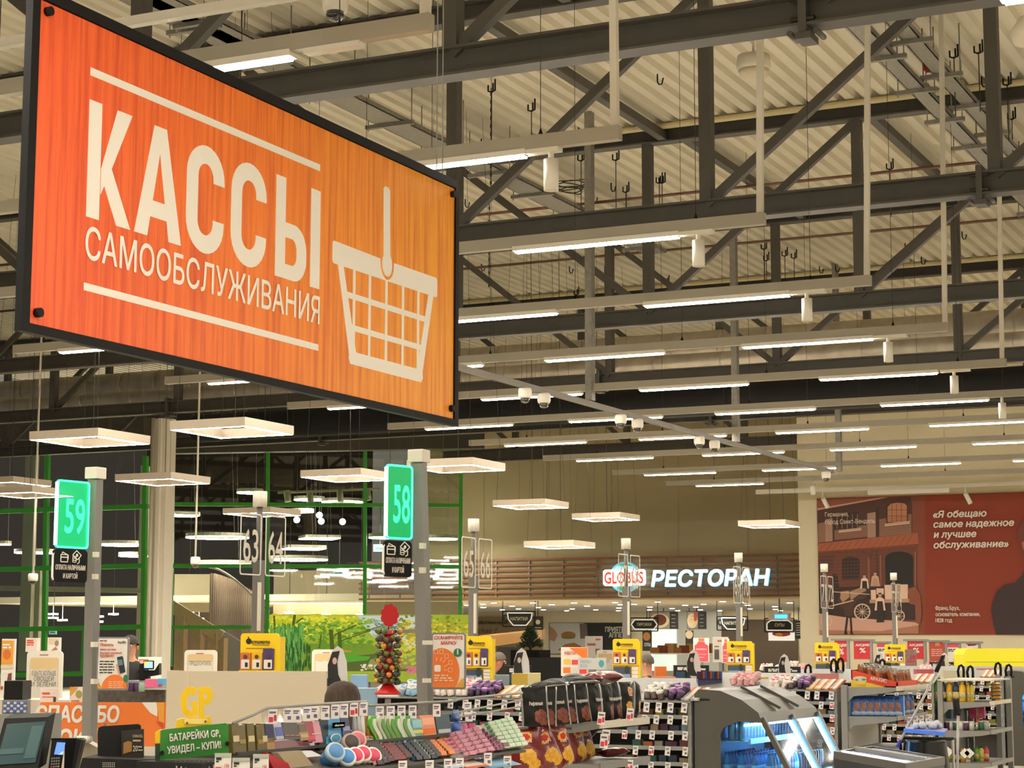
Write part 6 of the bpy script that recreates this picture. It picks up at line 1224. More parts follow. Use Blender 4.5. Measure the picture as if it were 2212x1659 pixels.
# ---------------------------------------------------------------- cleaning cart with mop
DM = 16.4; mc = thing('cleaning_cart', 'cleaning cart with blue tray and black waste bag in front of the juice shelf', 'cleaning cart', V((pd(2010, 1600, DM).x, pd(2010, 1600, DM).y, 0)))
def mb_tube(pts, r, mat, nm, par): m = MB(); m.tube([pd(x, y, d) for x, y, d in pts], r, 8); return m.build(nm, mat, par)
m_chr = C('chrome', 'b8b4ac', rough=.45, metal=.3)
mb_tube([(2058, 1595, DM), (2062, 1700, DM), (2063, 1860, DM)], .012, m_chr, 'frame_leg', mc); mb_tube([(2070, 1545, DM+.3), (2068, 1659, DM+.3), (2068, 1860, DM+.3)], .012, m_chr, 'frame_leg', mc); mb_tube([(1962, 1597, DM+.2), (1962, 1860, DM+.2)], .012, m_chr, 'frame_leg', mc)
mb_tube([(1946, 1622, DM), (1944, 1602, DM), (1952, 1594, DM), (2040, 1596, DM), (2060, 1596, DM)], .014, m_blackm, 'top_frame', mc); mb_tube([(2072, 1531, DM+.3), (2070, 1545, DM+.3)], .02, m_black, 'grip', mc); mb_tube([(2064, 1510, DM+.3), (2068, 1542, DM+.3)], .03, m_blackm, 'handle', mc)
m = MB(); a, b, c, d = [pz(x, y, .93) for x, y in ((1952, 1582), (1975, 1574), (2048, 1582), (2040, 1590))]; m.add([a, b, c, d]+[p+V((0, 0, .03)) for p in (a, b, c, d)], [(0, 1, 2, 3), (4, 5, 6, 7), (0, 1, 5, 4), (1, 2, 6, 5), (2, 3, 7, 6), (3, 0, 4, 7)]); m.build('blue_tray', C('cart_blue', '2c3a9a', rough=.4), mc)
top = pd(1998, 1598, DM); m = MB(); m.lathe(V((top.x, top.y, top.z-.62)), [(.14, 0), (.17, .1), (.2, .4), (.18, .6), (.185, .62)], 20); sc_ = m.build('waste_bag', C('bin_bag', '0e0e10', rough=.25, bump=.6, vs=9), mc)
q0 = pd(1952, 1640, DM); tag(MB().box(q0-V((.1, .12, .75)), q0+V((.12, .12, 0))).build('blue_bucket', C('cart_navy', '1c2460', rough=.4), loc=q0-V((0, 0, .75))), 'navy bucket on the cleaning cart left of the waste bag', 'bucket')
m = MB(); c0 = (a+b+c+d)/4
for k in range(14): m.ball(c0+V((random.uniform(-.1, .1), random.uniform(-.08, .08), .05+random.uniform(0, .02))), .03, 8)
tag(m.build('cleaning_cloth', C('cloth_white', 'd8d8e0', rough=.9), loc=c0), 'crumpled white cloth lying on the blue cart tray', 'cloth')
mp = thing('mop', 'mop with long silver handle and black grip leaning over the cart', 'mop', pd(1940, 1620, DM-.2)); m = MB(); m.cyl(pd(1945, 1600, DM-.1), pd(2025, 1450, DM+.1), .011, 10); m.build('handle', m_chr, mp); m = MB(); m.cyl(pd(2022, 1452, DM+.1), pd(2037, 1418, DM+.14), .019, 10); m.build('grip', m_black, mp); m = MB(); m.cyl(pd(1945, 1600, DM-.1), pd(1938, 1614, DM-.12), .016, 8); m.build('mop_joint', C('cart_blue', '2c3a9a'), mp)
# ================================================================ lottery ticket stands beside the lane posts
def lotto(x0, y0, x1, y1, D, label, full):
    t, F, w, h = fpanel('lottery_stand', label, 'lottery stand', x0, y0, x1, y1, D, m_yel, .03, -14, .03)
    m = MB(); F.rect(m, w, 0, w+.02, h-.03, -.12, 0); m.build('side_wall', m_yel, t)
    text(F, 'столото', w*.3, h-.085 if h > .5 else h-.09, .03, m_ink, t, 'lettering', w=w*.48, bold=.03); m = MB(); F.disc(m, w*.22, h-.07, .026, .001, .004); F.line(m, [(w*.22, h-.045), (w*.2, h-.03)], .008, .001, .004); m.build('emblem', m_ink, t); m = MB(); F.rect(m, w*.32, h-.105, w*.76, h-.099, .001, .004); F.rect(m, w*.15, h-.135, w*.85, h-.129, .001, .004); m.build('small_print', C('lotto_brown', '8a6a10'), t)
    zr_ = h-.155
    for i, c in enumerate(('c8703a', 'e0b020', '4a3a6a')):
        u0 = w*(.02+i*.3); u1 = u0+w*.28; tk = MB(); F.rect(tk, u0, zr_-.165, u1, zr_-(.015 if i < 2 else -.02), .004, .02); k = tk.build('ticket_stack', C('tk_'+c, c, rough=.4), t); shp(F, k, m_paper, [rect(u0+.012, zr_-.155, u1-.012, zr_-.075)], .026); shp(F, k, m_ink, [rect(u0+(u1-u0)*.5, zr_-.14, u1-.025, zr_-.1)], .029); shp(F, k, C('tk_dark', '5a3020'), [ell((u0+u1)/2, zr_-.05, .018, .018)], .026)
    m = MB(); F.rect(m, 0, zr_-.18, w, zr_-.168, 0, .03); m.build('ledge', m_yel, t)
    if full:
        zl_ = zr_-.2; m = MB(); F.rect(m, w*.03, .03, w*.7, zl_, .002, .02); k = m.build('ticket_book', C('tk_navy', '3c4658', rough=.4), t); shp(F, k, C('tk_sky', '7a98b0'), [rect(w*.05, zl_*.35, w*.68, zl_*.55)], .026); shp(F, k, C('tk_red', 'a83a28', var=.3), [rect(w*.03, .03, w*.7, zl_*.33)], .026); shp(F, k, C('tk_ink', '2a2c34'), [ell(w*.55, zl_*.8, .03, .05)], .026)
        m = MB(); [F.rect(m, w*.74, zl_*(.05+.25*q), w*.98, zl_*(.26+.25*q), .002, .012) for q in range(4)]; m.build('ticket_slips', m_paper, t)
    a = F.p(w/2, 0, -.05); MB().box((a.x-.1, a.y-.1, 0), (a.x+.1, a.y+.1, a.z)).build('stand_base', m_shelf, t)
    return t
for i, (x0, y0, x1, y1, D, f) in enumerate(((518, 1368, 600, 1470, 17.0, 1), (1004, 1374, 1060, 1474, 20.6, 1), (1324, 1380, 1380, 1475, 24.7, 1), (1571, 1385, 1626, 1462, 28.4, 1), (1761, 1388, 1811, 1457, 31.9, 1), (1912, 1392, 1957, 1456, 36.2, 1))):
    lotto(x0, y0, x1, y1, D, 'yellow lottery ticket stand '+('leftmost, above the beige partition', 'partly behind the orange scan notice', 'right of the family box notice', 'in front of the number 69 post', 'left of the red percent banners', 'behind the peanut box')[i], f)
# ================================================================ info boards on the two tall posts
def notice(Fbase, x0, y0, x1, y1, D, name, label, ang):
    t, F, w, h = fpanel(name, label, 'notice board', x0, y0, x1, y1, D, m_grey, .02, ang, .02); m = MB(); F.rrect(m, .012, .012, w-.012, h-.012, .012, 0, .003); m.build('poster_sheet', m_paper, t); return t, F, w, h
t, F, w, h = notice(0, 931, 1367, 1006, 1489, 13.4, 'notice_board', 'grey framed orange notice asking to scan the stamp, clipped to post 58', -6)
shp(F, t, m_orange, [[(max(.013, p[0]), max(.013, p[1])) for p in ell(w*.3, h*.3, w*.52, h*.43, 40)]], .006); shp(F, t, C('notice_amber', 'd8a03c'), [[(w*.72, .014), (w-.014, .014), (w-.014, h*.2), (w*.86, h*.17)]], .009); shp(F, t, C('notice_green', '1f6a4a'), [ell(w*.77, h*.65, w*.12, w*.12)], .009); text(F, 'i', w*.77, h*.62, .04, m_paper, t, 'lettering', bold=.05, align='C', z=.012)
text(F, 'СКАНИРУЙТЕ', w*.08, h*.885, h*.06, m_redtxt, t, 'lettering', w=w*.84, bold=.03, shear=.1, z=.006); text(F, 'МАРКУ', w*.28, h*.79, h*.06, m_redtxt, t, 'lettering', w=w*.46, bold=.03, shear=.1, z=.006)
m = MB(); [F.line(m, q, .005, .006, .01) for q in ([(w*.16, h*.5), (w*.16, h*.57)], [(w*.27, h*.5), (w*.31, h*.565)], [(w*.34, h*.47), (w*.42, h*.53)], [(w*.38, h*.4), (w*.48, h*.435)], [(w*.38, h*.34), (w*.48, h*.34)])]
for (u, v) in ((.14, .66), (.3, .66), (.45, .58), (.56, .47), (.56, .34)): F.line(m, [(w*(u-.05), h*(v-.03)), (w*(u+.05), h*(v-.03)), (w*(u+.05), h*(v+.04)), (w*(u-.05), h*(v+.04)), (w*(u-.05), h*(v-.03))], .004, .006, .01)
m.build('icon_lines', C('notice_peach', 'f0b890'), t); shp(F, t, m_paper, [rr(w*.1, h*.31, w*.28, h*.43, .01)], .009)
dashes(F, [(w*.1, w*.5, h*.23, .012), (w*.1, w*.6, h*.185, .012), (w*.1, w*.66, h*.14, .012)], C('notice_peach', 'f0b890'), t, z=.011)
MB().bar(pd(913, 1388, 13.4), pd(934, 1388, 13.42), .02, .03).build('clip', m_white, t); MB().bar(pd(913, 1470, 13.4), pd(934, 1470, 13.42), .02, .03).build('clip', m_white, t)
t, F, w, h = notice(0, 207, 1376, 276, 1491, 14.9, 'notice_board', 'white framed payment notice with phone picture, clipped to post 59', -4)
F2 = [(.93, 'Платить', .42), (.85, 'через систему', .5), (.785, 'быстрых платежей', .68), (.72, 'УДОБНО!', .45)]
for v, s, q in F2: text(F, s, w*.1, h*(v-.1), h*(.035 if 's' in s or s[0].islower() else .05), m_redtxt, t, 'lettering', w=w*q, bold=.02, shear=.05, z=.006)
shp(F, t, C('phone_dark', '243440', rough=.3), [[(w*.64, h*.62), (w*.82, h*.64), (w*.92, h*.34), (w*.74, h*.31)]], .009); shp(F, t, C('phone_screen', '5a7a88'), [[(w*.67, h*.57), (w*.8, h*.58), (w*.85, h*.48), (w*.71, h*.46)]], .012); shp(F, t, C('hand_print', 'c89a80'), [[(w*.62, h*.48), (w*.68, h*.5), (w*.76, h*.3), (w*.7, h*.29)]], .011)
shp(F, t, m_orange, [ell(w*.58, .014, w*.4, h*.26, 16, 0, 180)], .006); shp(F, t, C('notice_amber', 'd8a03c'), [[(.014, .014), (w*.2, .014), (w*.05, h*.14), (.014, h*.17)]], .006); shp(F, t, C('notice_green', '1f6a4a'), [ell(w*.93, h*.22, .018, .03)], .007); shp(F, t, C('logo_violet', '5a3a6a'), [[(w*.66, h*.93), (w*.7, h*.9), (w*.66, h*.87)], [(w*.71, h*.92), (w*.75, h*.89), (w*.71, h*.86)]], .006)
dashes(F, [(w*.1, w*.56, h*(.53-k*.052), .008) for k in range(5)], m_ink, t, z=.006); dashes(F, [(w*.4, w*.86, h*(.15-k*.035), .007) for k in range(4)], C('notice_peach', 'f0b890'), t, z=.009); text(F, 'сбп', w*.76, h*.88, .02, m_ink, t, w=w*.14, bold=.02, z=.006); dashes(F, [(w*.08, w*.3, h*.92, .008)], C('notice_brown', '8a4a3a'), t, z=.006)
for y in (1392, 1472): MB().bar(pd(199, y, 14.85), pd(209, y, 14.9), .03, .04).build('clip', m_white, t)
# ================================================================ lollipop tree
DL = 12.9; q = pd(838, 1500, DL); lt = thing('lollipop_tree', 'red lollipop stand with a scalloped red disc on top, left of post 58', 'lollipop stand', q)
zt, zb_ = pd(838, 1362, DL).z, q.z; MB().cyl((q.x, q.y, zb_), (q.x, q.y, zt), .03, 16).build('column', C('lolly_red', 'c01818', rough=.3), lt); MB().lathe((q.x, q.y, zb_-.0), [(.09, 0), (.088, .012), (.06, .035), (.03, .07)], 24).build('base_dish', C('lolly_red', 'c01818'), lt)
for k in range(8): z = zb_+.07+(zt-zb_-.08)*k/7.5; MB().lathe((q.x, q.y, z), [(.03, 0), (.05, .012), (.03, .02)], 20).build('holder_ring', C('lolly_red', 'c01818'), lt)
F = Fr(pd(842, 1329, DL), _r0, EZ); m = MB(); F.poly(m, [(.056*(.95+.17*abs(math.cos(4.5*a)))*math.cos(a), .07*(.95+.17*abs(math.cos(4.5*a)))*math.sin(a)) for a in [i*math.pi/36 for i in range(72)]], -.006, .006); m.build('scalloped_disc', C('lolly_disc', 'b01418', rough=.35), lt); MB().cyl((q.x, q.y, zt), pd(840, 1345, DL), .005, 8).build('disc_stick', C('lolly_red', 'c01818'), lt)
MB().bar((q.x, q.y, q.z-.03), (q.x, q.y, .9), .03).build('stand_stem', m_shelf, lt); MB().box((q.x-.1, q.y-.1, 0), (q.x+.1, q.y+.1, .9)).build('pedestal', m_shelf, lt); MB().bar(pd(832, 1365, DL), pd(903, 1363, 13.3), .02, .025).build('bracket_arm', m_galv, lt)
LC = ['3a3428', 'b8782c', '46502c', 'a05a24', '8a3020', '58602c', 'c89038', '2c3a30']
for i, c in enumerate(LC):
    t = thing('lollipop', 'l', 'lollipop', (0, 0, 0)); MB().ball((0, 0, 0), .0195, 12).build('candy', C('lp_'+c, c, rough=.3, var=.45, vs=60), t); MB().cyl((-.055, 0, -.012), (-.018, 0, -.003), .003, 6).build('stick', m_white, t); PR['lp%d' % i] = t
random.seed(5)
for k in range(8):
    z = zb_+.085+(zt-zb_-.07)*k/7.5
    for j in range(11):
        a = j*2*math.pi/11+k*.3; r = .072+random.uniform(-.004, .006); i = random.randrange(8)
        if j % 11 in (3, 4) and k == 7: continue
        dup(PR['lp%d' % i], (q.x+r*math.cos(a), q.y+r*math.sin(a), z+random.uniform(-.006, .008)), 'round wrapped lollipop stuck in the red lollipop tree', (0, -.2, a), 1, 'lollipops on the red tree')
# ================================================================ self checkout corner, lower left
tp, F, w, h = fpanel('beige_partition', 'blank beige partition wall behind the near rack and the battery display', 'partition', 405, 1450, 703, 1592, 12.0, C('partition_beige', 'd2c4aa', rough=.6), .04, -2)
a = F.p(0, 0); e = V((-.25, .45, 0)).normalized()
a2 = pd(357, 1592, 12.4); MB().obox(V((a.x, a.y, 0)), V((a2.x-a.x, a2.y-a.y, 0)), V((CF.x, CF.y, 0))*.04, (0, 0, a.z+h)).build('end_face', C('partition_beige', 'd2c4aa'), tp); MB().obox(V((a.x, a.y, 0)), V(_r0)*w, (0, 0, a.z), V((CF.x, CF.y, 0))*.03).build('lower_panel', C('partition_beige', 'd2c4aa'), tp)
# orange thank you banner
tb, F, w, h = fpanel('orange_banner', 'orange banner with white thank you lettering behind the payment terminal', 'banner', 84, 1517, 358, 1612, 15.6, m_orange, .02, 0)
u, v = F.at(76, 1559); u2 = F.at(258, 1559)[0]; text(F, 'СПАСИБО', u, v, F.at(90, 1525)[1]-v, m_paper, tb, 'lettering', w=u2-u, bold=.045, shear=.12)
u, v = F.at(60, 1612); u2 = F.at(330, 1612)[0]; text(F, 'ЗА ПОКУПКУ', u-.12, v, F.at(90, 1576)[1]-v, m_paper, tb, 'lettering', w=u2-u, bold=.045, shear=.12)
shp(F, tb, m_paper, [[F.at(306, 1517), F.at(340, 1517), F.at(340, 1548), F.at(325, 1540)]], .004); shp(F, tb, C('banner_amber', 'e09a38'), [[F.at(338, 1517), F.at(355, 1517), F.at(355, 1562), F.at(344, 1558)]], .007); shp(F, tb, C('banner_red', 'c8402c'), [[F.at(338, 1557), F.at(353, 1562), F.at(353, 1576)]], .009)
a = F.p(0, 0); MB().obox(V((a.x, a.y, 0)), V(_r0)*w, (0, 0, a.z), V((CF.x, CF.y, 0))*.03).build('counter_front', C('counter_white', 'd0c6b8', rough=.5), tb)
# touch screen monitor
tm = thing('checkout_monitor', 'dark touch screen monitor tilted back at the lower left corner', 'monitor', pd(50, 1690, 9.3))
f = [pd(10, 1552, 9.42), pd(103, 1549, 9.3), pd(82, 1662, 9.1), pd(-22, 1668, 9.22)]; tv = pd(120, 1539, 9.42)-f[1]
m = MB(); m.add(f+[p+tv for p in f], [(0, 1, 2, 3), (4, 5, 6, 7), (0, 1, 5, 4), (1, 2, 6, 5), (2, 3, 7, 6), (3, 0, 4, 7)]); m.build('bezel', m_black, tm)
o = f[3]; e1 = (f[2]-f[3]); e2 = (f[0]-f[3]); F = Fr(o, e1, e2-e1*(e2.dot(e1)/e1.length_squared)); W_, H_ = e1.length, F.ey.dot(e2); sk = e2.dot(F.ex)
sc = lambda u, v: (u*W_+v*sk, v*H_)
shp(F, tm, C('screen_teal', '2c464a', rough=.12, emit=.12, ec='4a7478'), [[sc(.1, .12), sc(.92, .12), sc(.92, .88), sc(.1, .88)]], .004, 'screen'); shp(F, tm, C('screen_teal_light', '3a585a', rough=.15, emit=.1, ec='5a8486'), [[sc(.66, .2), sc(.9, .2), sc(.9, .8), sc(.66, .8)], [sc(.12, .3), sc(.62, .3), sc(.62, .4), sc(.12, .4)]], .007, 'screen_panel')
MB().bar(pd(45, 1660, 9.4), V((pd(45, 1660, 9.4).x, pd(45, 1660, 9.4).y, .8)), .08).build('stand_neck', m_black, tm); q = pd(45, 1660, 9.4); MB().box((q.x-.25, q.y-.3, 0), (q.x+.25, q.y+.3, .8)).build('stand_body', m_shelfd, tm)
# card terminal
tt = thing('card_terminal', 'black card terminal with a lit blue screen beside the monitor', 'card terminal', pd(130, 1690, 9.2)); F = Fr(pd(107, 1664, 9.15), Matrix.Rotation(.25, 3, 'Z') @ V(_r0), V((.16, .05, 1)).normalized()); 
def px4(*pts): return [F.at(*p) for p in pts]
m = MB(); F.poly(m, px4((108, 1597), (137, 1600), (132, 1664), (104, 1664)), -.05, 0); m.build('body', m_black, tt); shp(F, tt, C('term_blue', '5a86ff', emit=.9, ec='5a88ff'), [px4((119, 1604), (137.5, 1606), (133, 1632), (114.5, 1630))], .004, 'screen'); shp(F, tt, C('term_wave', 'a8c4ff', emit=.7), [px4((135, 1624), (133.3, 1632), (122, 1631))], .007, 'screen_wave')
for r in range(4):
    for c in range(4): shp(F, tt, C('key_'+('red', 'amber', 'grey')[0 if (r, c) == (3, 0) else 1 if (r, c) == (3, 3) else 2], ('a83030', 'c89a30', '7a7a78')[0 if (r, c) == (3, 0) else 1 if (r, c) == (3, 3) else 2]), [px4((109+c*5, 1637+r*6), (112.5+c*5, 1637+r*6), (112+c*5, 1640.5+r*6), (108.5+c*5, 1640.5+r*6))], .006, 'key')
ts = thing('scanner_housing', 'black scanner housing standing right of the card terminal', 'scanner', pd(160, 1690, 9.35)); F = Fr(pd(108, 1664, 9.4), _r0, EZ); m = MB(); F.poly(m, px4((110, 1595), (176, 1595), (180, 1599), (164, 1664), (138, 1664), (140, 1606), (112, 1604)), -.06, 0); m.build('body', m_black, ts); F.poly(m2 := MB(), px4((168, 1595), (179, 1597), (165, 1660), (158, 1660)), .0, .03); m2.build('side_edge', m_blackm, ts)
# receipt printer
tr = thing('receipt_printer', 'beige receipt printer with a white paper roll behind the black scanner', 'printer', pd(185, 1690, 9.7)); F = Fr(pd(140, 1664, 9.7), _r0, EZ); m = MB(); F.poly(m, px4((165, 1600), (182, 1600), (211, 1615), (209, 1664), (165, 1664)), -.12, 0); m.build('body', C('printer_beige', 'a89c88', rough=.5), tr); MB().cyl(pd(164, 1597, 9.66), pd(192, 1597, 9.7), .017, 18).build('paper_roll', C('paper_roll', 'ece4d0', rough=.7), tr); MB().cyl(pd(191.5, 1597, 9.69), pd(193, 1597, 9.7), .0185, 18).build('roll_end', C('printer_grey', 'a8a494'), tr)
m = MB(); F.poly(m, px4((161, 1634), (176, 1637), (170, 1664), (158, 1664)), .05, .054); m.build('paper_slip', C('slip', 'b8b0a8', rough=.7), tr)
# battery display (black) and its base rack
td = thing('battery_display', 'black battery display board with a small printed placard', 'display board', pd(262, 1640, 9.0)); F = Fr(pd(180, 1640, 9.0), _r0, EZ)
m = MB(); p = [F.at(211, 1637)]+[F.at(x, y) for x, y in ((211, 1578), (213, 1572), (219, 1569), (298, 1564), (303, 1567), (304, 1575), (304, 1637))]; F.poly(m, p, -.015, 0); m.build('back_board', m_blackm, td); m = MB(); F.rect(m, *F.at(223, 1569), *F.at(229, 1562), -.02, -.012); m.build('hook_clip', m_galv, td)
m = MB(); F.poly(m, px4((265, 1578), (313, 1574), (313, 1637), (265, 1644)), .02, .03); pl = m.build('placard', C('placard_dark', '2c2620', rough=.5), td); text(F, 'DURACELL', *F.at(290, 1592), .013, C('placard_gold', 'c8b088'), pl, 'lettering', w=F.at(312, 1592)[0]-F.at(290, 1592)[0], bold=.02, z=.034); dashes(F, [(F.at(290, 1602)[0], F.at(308, 1602)[0], F.at(290, 1601)[1], .008)], C('placard_gold', 'c8b088'), pl, z=.034); text(F, '20', *F.at(290, 1622), .027, m_paper, pl, 'lettering', w=F.at(300, 1622)[0]-F.at(290, 1622)[0], z=.034); dashes(F, [(F.at(301, 1614)[0], F.at(310, 1614)[0], F.at(301, 1614)[1], .007), (F.at(301, 1620)[0], F.at(311, 1620)[0], F.at(301, 1621)[1], .006)], C('placard_gold', 'c8b088'), pl, z=.034); shp(F, pl, C('battery_copper', 'a87840', rough=.4), [px4((270, 1604), (279, 1600), (288, 1602), (288, 1622), (269, 1628))], .034, 'battery_print')
tk = thing('battery_rack', 'black perforated battery rack along the bottom edge', 'display rack', pd(270, 1690, 8.8)); F = Fr(pd(170, 1664, 8.8), _r0, EZ); m = MB(); F.poly(m, px4((178, 1637), (300, 1641), (372, 1638), (375, 1664), (170, 1664)), -.3, 0); m.build('body', m_blackm, tk)
m = MB(); [F.disc(m, *F.at(223+i*4, 1648+j*4), .0022, 0, .003, 8) for i in range(7) for j in range(3)]; [F.disc(m, *F.at(311+i*5, 1650+j*4), .0022, 0, .003, 8) for i in range(2) for j in range(3)]; m.build('peg_holes', m_paper, tk); q = pd(270, 1664, 9.0); MB().box((q.x-.2, q.y-.2, 0), (q.x+.2, q.y+.2, q.z)).build('pedestal', m_shelfd, tk)
# GP battery stand
tg = thing('battery_stand', 'green and yellow battery stand with big yellow letters on top', 'display stand', pd(415, 1660, 7.4)); F = Fr(pd(335, 1645, 7.4), Matrix.Rotation(math.radians(9), 3, 'Z') @ V(_r0), EZ)
m_gg = C('gp_green', '2f7a28', rough=.45); m_gy = C('gp_yellow', 'e8c014', rough=.4)
m = MB(); F.poly(m, px4((347, 1578), (352, 1576), (488, 1562), (494, 1566), (494, 1628), (345, 1642)), -.03, 0); gp = m.build('slogan_panel', m_gg, tg); m = MB(); F.poly(m, px4((335, 1582), (345, 1577), (372, 1574), (346, 1580), (345, 1642), (335, 1642)), -.032, -.004); m.build('yellow_side', m_gy, tg); m = MB(); F.poly(m, px4((335, 1606), (345, 1606), (345, 1642), (335, 1642)), -.003, .001); m.build('dark_side', C('gp_dark', '183a18'), tg)
for (s, x0, y0, x1, y1, hh) in (('БАТАРЕЙКИ GP,', 367, 1601, 476, 1590, 15), ('УВИДЕЛ – КУПИ!', 362, 1628, 478, 1615, 15)):
    a, b = F.at(x0, y0), F.at(x1, y1); ang = math.atan2(b[1]-a[1], b[0]-a[0]); G2 = Fr(F.p(*a), F.ex*math.cos(ang)+F.ey*math.sin(ang), F.ey*math.cos(ang)-F.ex*math.sin(ang)); text(G2, s, 0, 0, hh*7.4/FPX, m_paper, gp, 'lettering', w=math.hypot(b[0]-a[0], b[1]-a[1]), bold=.035)
for x, y in ((350, 1626), (491, 1606)): m = MB(); F.disc(m, *F.at(x, y), .008, 0, .012); m.build('knob', m_black, gp)
m = MB(); F.poly(m, px4((379, 1570), (382, 1555), (392, 1552), (455, 1548), (457, 1563), (455, 1566), (380, 1573)), -.04, -.006); bs = m.build('letter_base', m_gy, tg); m = MB(); F.rrect(m, *F.at(398, 1564), *F.at(448, 1552), .006, -.004, .0); m.build('clear_plate', C('plate_pale', 'f0dc80', rough=.2), bs)
for x in (404, 444): m = MB(); F.disc(m, *F.at(x, 1562-(x-404)*.08), .005, 0, .004); m.build('screw', C('screw_gold', '8a6a20', metal=.5), bs)
def gl(pts, holes=()): m = MB(); F.poly(m, [F.at(*p) for p in pts], -.03, -.008); return m
m = MB()
og = [F.at(427, 1490), F.at(418, 1484), F.at(408, 1483), F.at(396, 1490), F.at(391, 1504), F.at(390, 1525), F.at(395, 1542), F.at(404, 1550), F.at(418, 1549), F.at(427, 1543)]; ig = [F.at(418, 1504), F.at(414, 1500), F.at(410, 1500), F.at(406, 1504), F.at(404, 1512), F.at(403, 1522), F.at(406, 1532), F.at(411, 1536), F.at(415, 1535), F.at(416, 1531)]
band(F, m, og, ig, -.03, -.008); F.poly(m, px4((413, 1516), (427, 1514), (427, 1545), (416, 1545), (416, 1525), (413, 1526)), -.03, -.0082); m.build('letter_g', m_gy, tg)
m = MB(); F.poly(m, px4((429, 1485), (441, 1484), (441, 1552), (429, 1552)), -.03, -.0081); band(F, m, px4((440, 1483), (452, 1484), (459, 1492), (460, 1505), (456, 1516), (448, 1522), (440, 1523)), px4((440, 1497), (444, 1497), (447, 1500), (447, 1506), (445, 1509), (443, 1510), (440, 1510)), -.03, -.0083); m.build('letter_p', m_gy, tg)
q = pd(415, 1642, 7.45); MB().box((q.x-.15, q.y-.15, 0), (q.x+.15, q.y+.15, q.z)).build('pedestal', m_blackm, tg); m = MB(); [m.tube([pd(382+i*10, 1650, 7.4), pd(380+i*10, 1646, 7.36), pd(382+i*10, 1659, 7.28)], .0035, 6) for i in range(9)]; m.build('peg_hooks', m_galv, tg)
for i, (x0, x1, y0) in enumerate(((463, 499, 1627), (501, 539, 1637), (546, 580, 1629))):
    t, F, w, h = fpanel('price_card', 'white and red price card hanging below the battery stand, '+('left', 'middle', 'right')[i], 'price card', x0, y0, x1, y0+48, 7.2, m_tag, .003, 4); shp(F, t, C('card_grey', 'a8b0a4'), [rect(0, h-.014, w, h)], .003); dashes(F, [(.006, w*.4, h*.7, .008), (.006, w*.25, h*.6, .005)], m_ink, t, z=.003); shp(F, t, m_tagr, [rect(.004, h*.12, w*.4, h*.38)], .003); text(F, '199', w*.6, h*.3, .018, m_tagr, t, w=w*.28, z=.003)
# ================================================================ notices and gates of the left background
def gate(x0, y0, x1, y1, D, txt, label, rows):
    t, F, w, h = fpanel('security_gate', label, 'security gate', x0, y0, x1, y1, D, C('gate_white', 'd6d0c4', rough=.45), .06, 0, .05)
    m = MB(); F.rrect(m, w*.1, -.0, w*.9, h*.86, .03, 0, .004); m.build('tan_inset', C('gate_tan', 'c8ae80', rough=.6), t); m = MB(); F.poly(m, [(w*.12, 0), (w*.88, 0), (w*.88, h*.62)]+[(w*(.88-.76*k/8), h*(.62+.02*math.sin(k*1.7))) for k in range(1, 9)], .004, .008); k = m.build('text_sheet', C('gate_sheet', 'cfc8bc', rough=.6), t); m = MB(); F.rect(m, w*.36, h-.055, w*.6, h-.042, 0, .003); m.build('brand_mark', C('gate_red', '9a5058'), t)
    for i, s in enumerate(txt): text(F, s, w*.5, h*.5-i*rows, .055, C('gate_ink', '4a4640'), k, 'lettering', w=min(w*.68, .036*len(s)+.02), align='C', z=.012)
    a = F.p(w/2, 0, -.03); MB().box((a.x-.2, a.y-.1, 0), (a.x+.2, a.y+.1, a.z)).build('gate_foot', C('gate_white', 'd6d0c4'), t)
gate(55, 1406, 132, 1512, 23, ['ЕШЬТЕ БОЛЬШЕ', 'ОВОЩЕЙ', 'И ЗЕЛЕНИ'], 'white security gate asking to eat more vegetables, at far left', .065)
gate(397, 1404, 467, 1470, 26, ['ПРЕДПОЧТИТЕ'], 'white security gate rising behind the beige partition', .06); gate(673, 1403, 737, 1470, 29, [''], 'white security gate in front of the park mural', .06); gate(1289, 1404, 1326, 1460, 44, ['РАКЕТ'], 'small distant white security gate behind the family box notice', .06)
def poster(x0, y0, x1, y1, D, label, polys, name='standing_poster', ang=0, txt=None):
    t, F, w, h = fpanel(name, label, 'poster', x0, y0, x1, y1, D, m_paper, .03, ang)
    for c, ps in polys: shp(F, t, C('po_'+c, c, rough=.55), [[(u*w, v*h) for u, v in p] for p in ps], .004+.002*polys.index((c, ps)))
    a = F.p(w/2, 0, -.02)
    if a.z > .1: MB().box((a.x-.03, a.y-.03, 0), (a.x+.03, a.y+.03, a.z)).build('support_post', m_grey, t)
    return t, F, w, h
R_ = lambda a, b, c, d: [(a, b), (c, b), (c, d), (a, d)]
t, F, w, h = poster(0, 1380, 30, 1502, 21, 'tall narrow white poster with orange food picture at the left edge', [('e09a30', [R_(.0, .55, .85, .97)]), ('c86a2c', [[(.4 + .3*math.cos(a*.6), .72+.09*math.sin(a*.6)) for a in range(11)]]), ('6a3a38', [[(.45, .2), (.8, .22), (.8, .4), (.55, .38)]]), ('d8c8a8', [R_(.0, .47, .85, .53)]), ('a83a3c', [R_(.05, .1, .2, .16)])]); dashes(F, [(w*.1, w*.6, h*.88, .02), (w*.1, w*.7, h*.83, .02)], m_paper, t, z=.012)
t, F, w, h = poster(55, 1378, 85, 1408, 25, 'small pinkish notice above the left gate', [('e4d0c8', [R_(.05, .05, .8, .95)])]); dashes(F, [(w*.1, w*.7, h*.75, .02), (w*.1, w*.6, h*.6, .02), (w*.1, w*.65, h*.45, .015)], m_redtxt, t, z=.008)
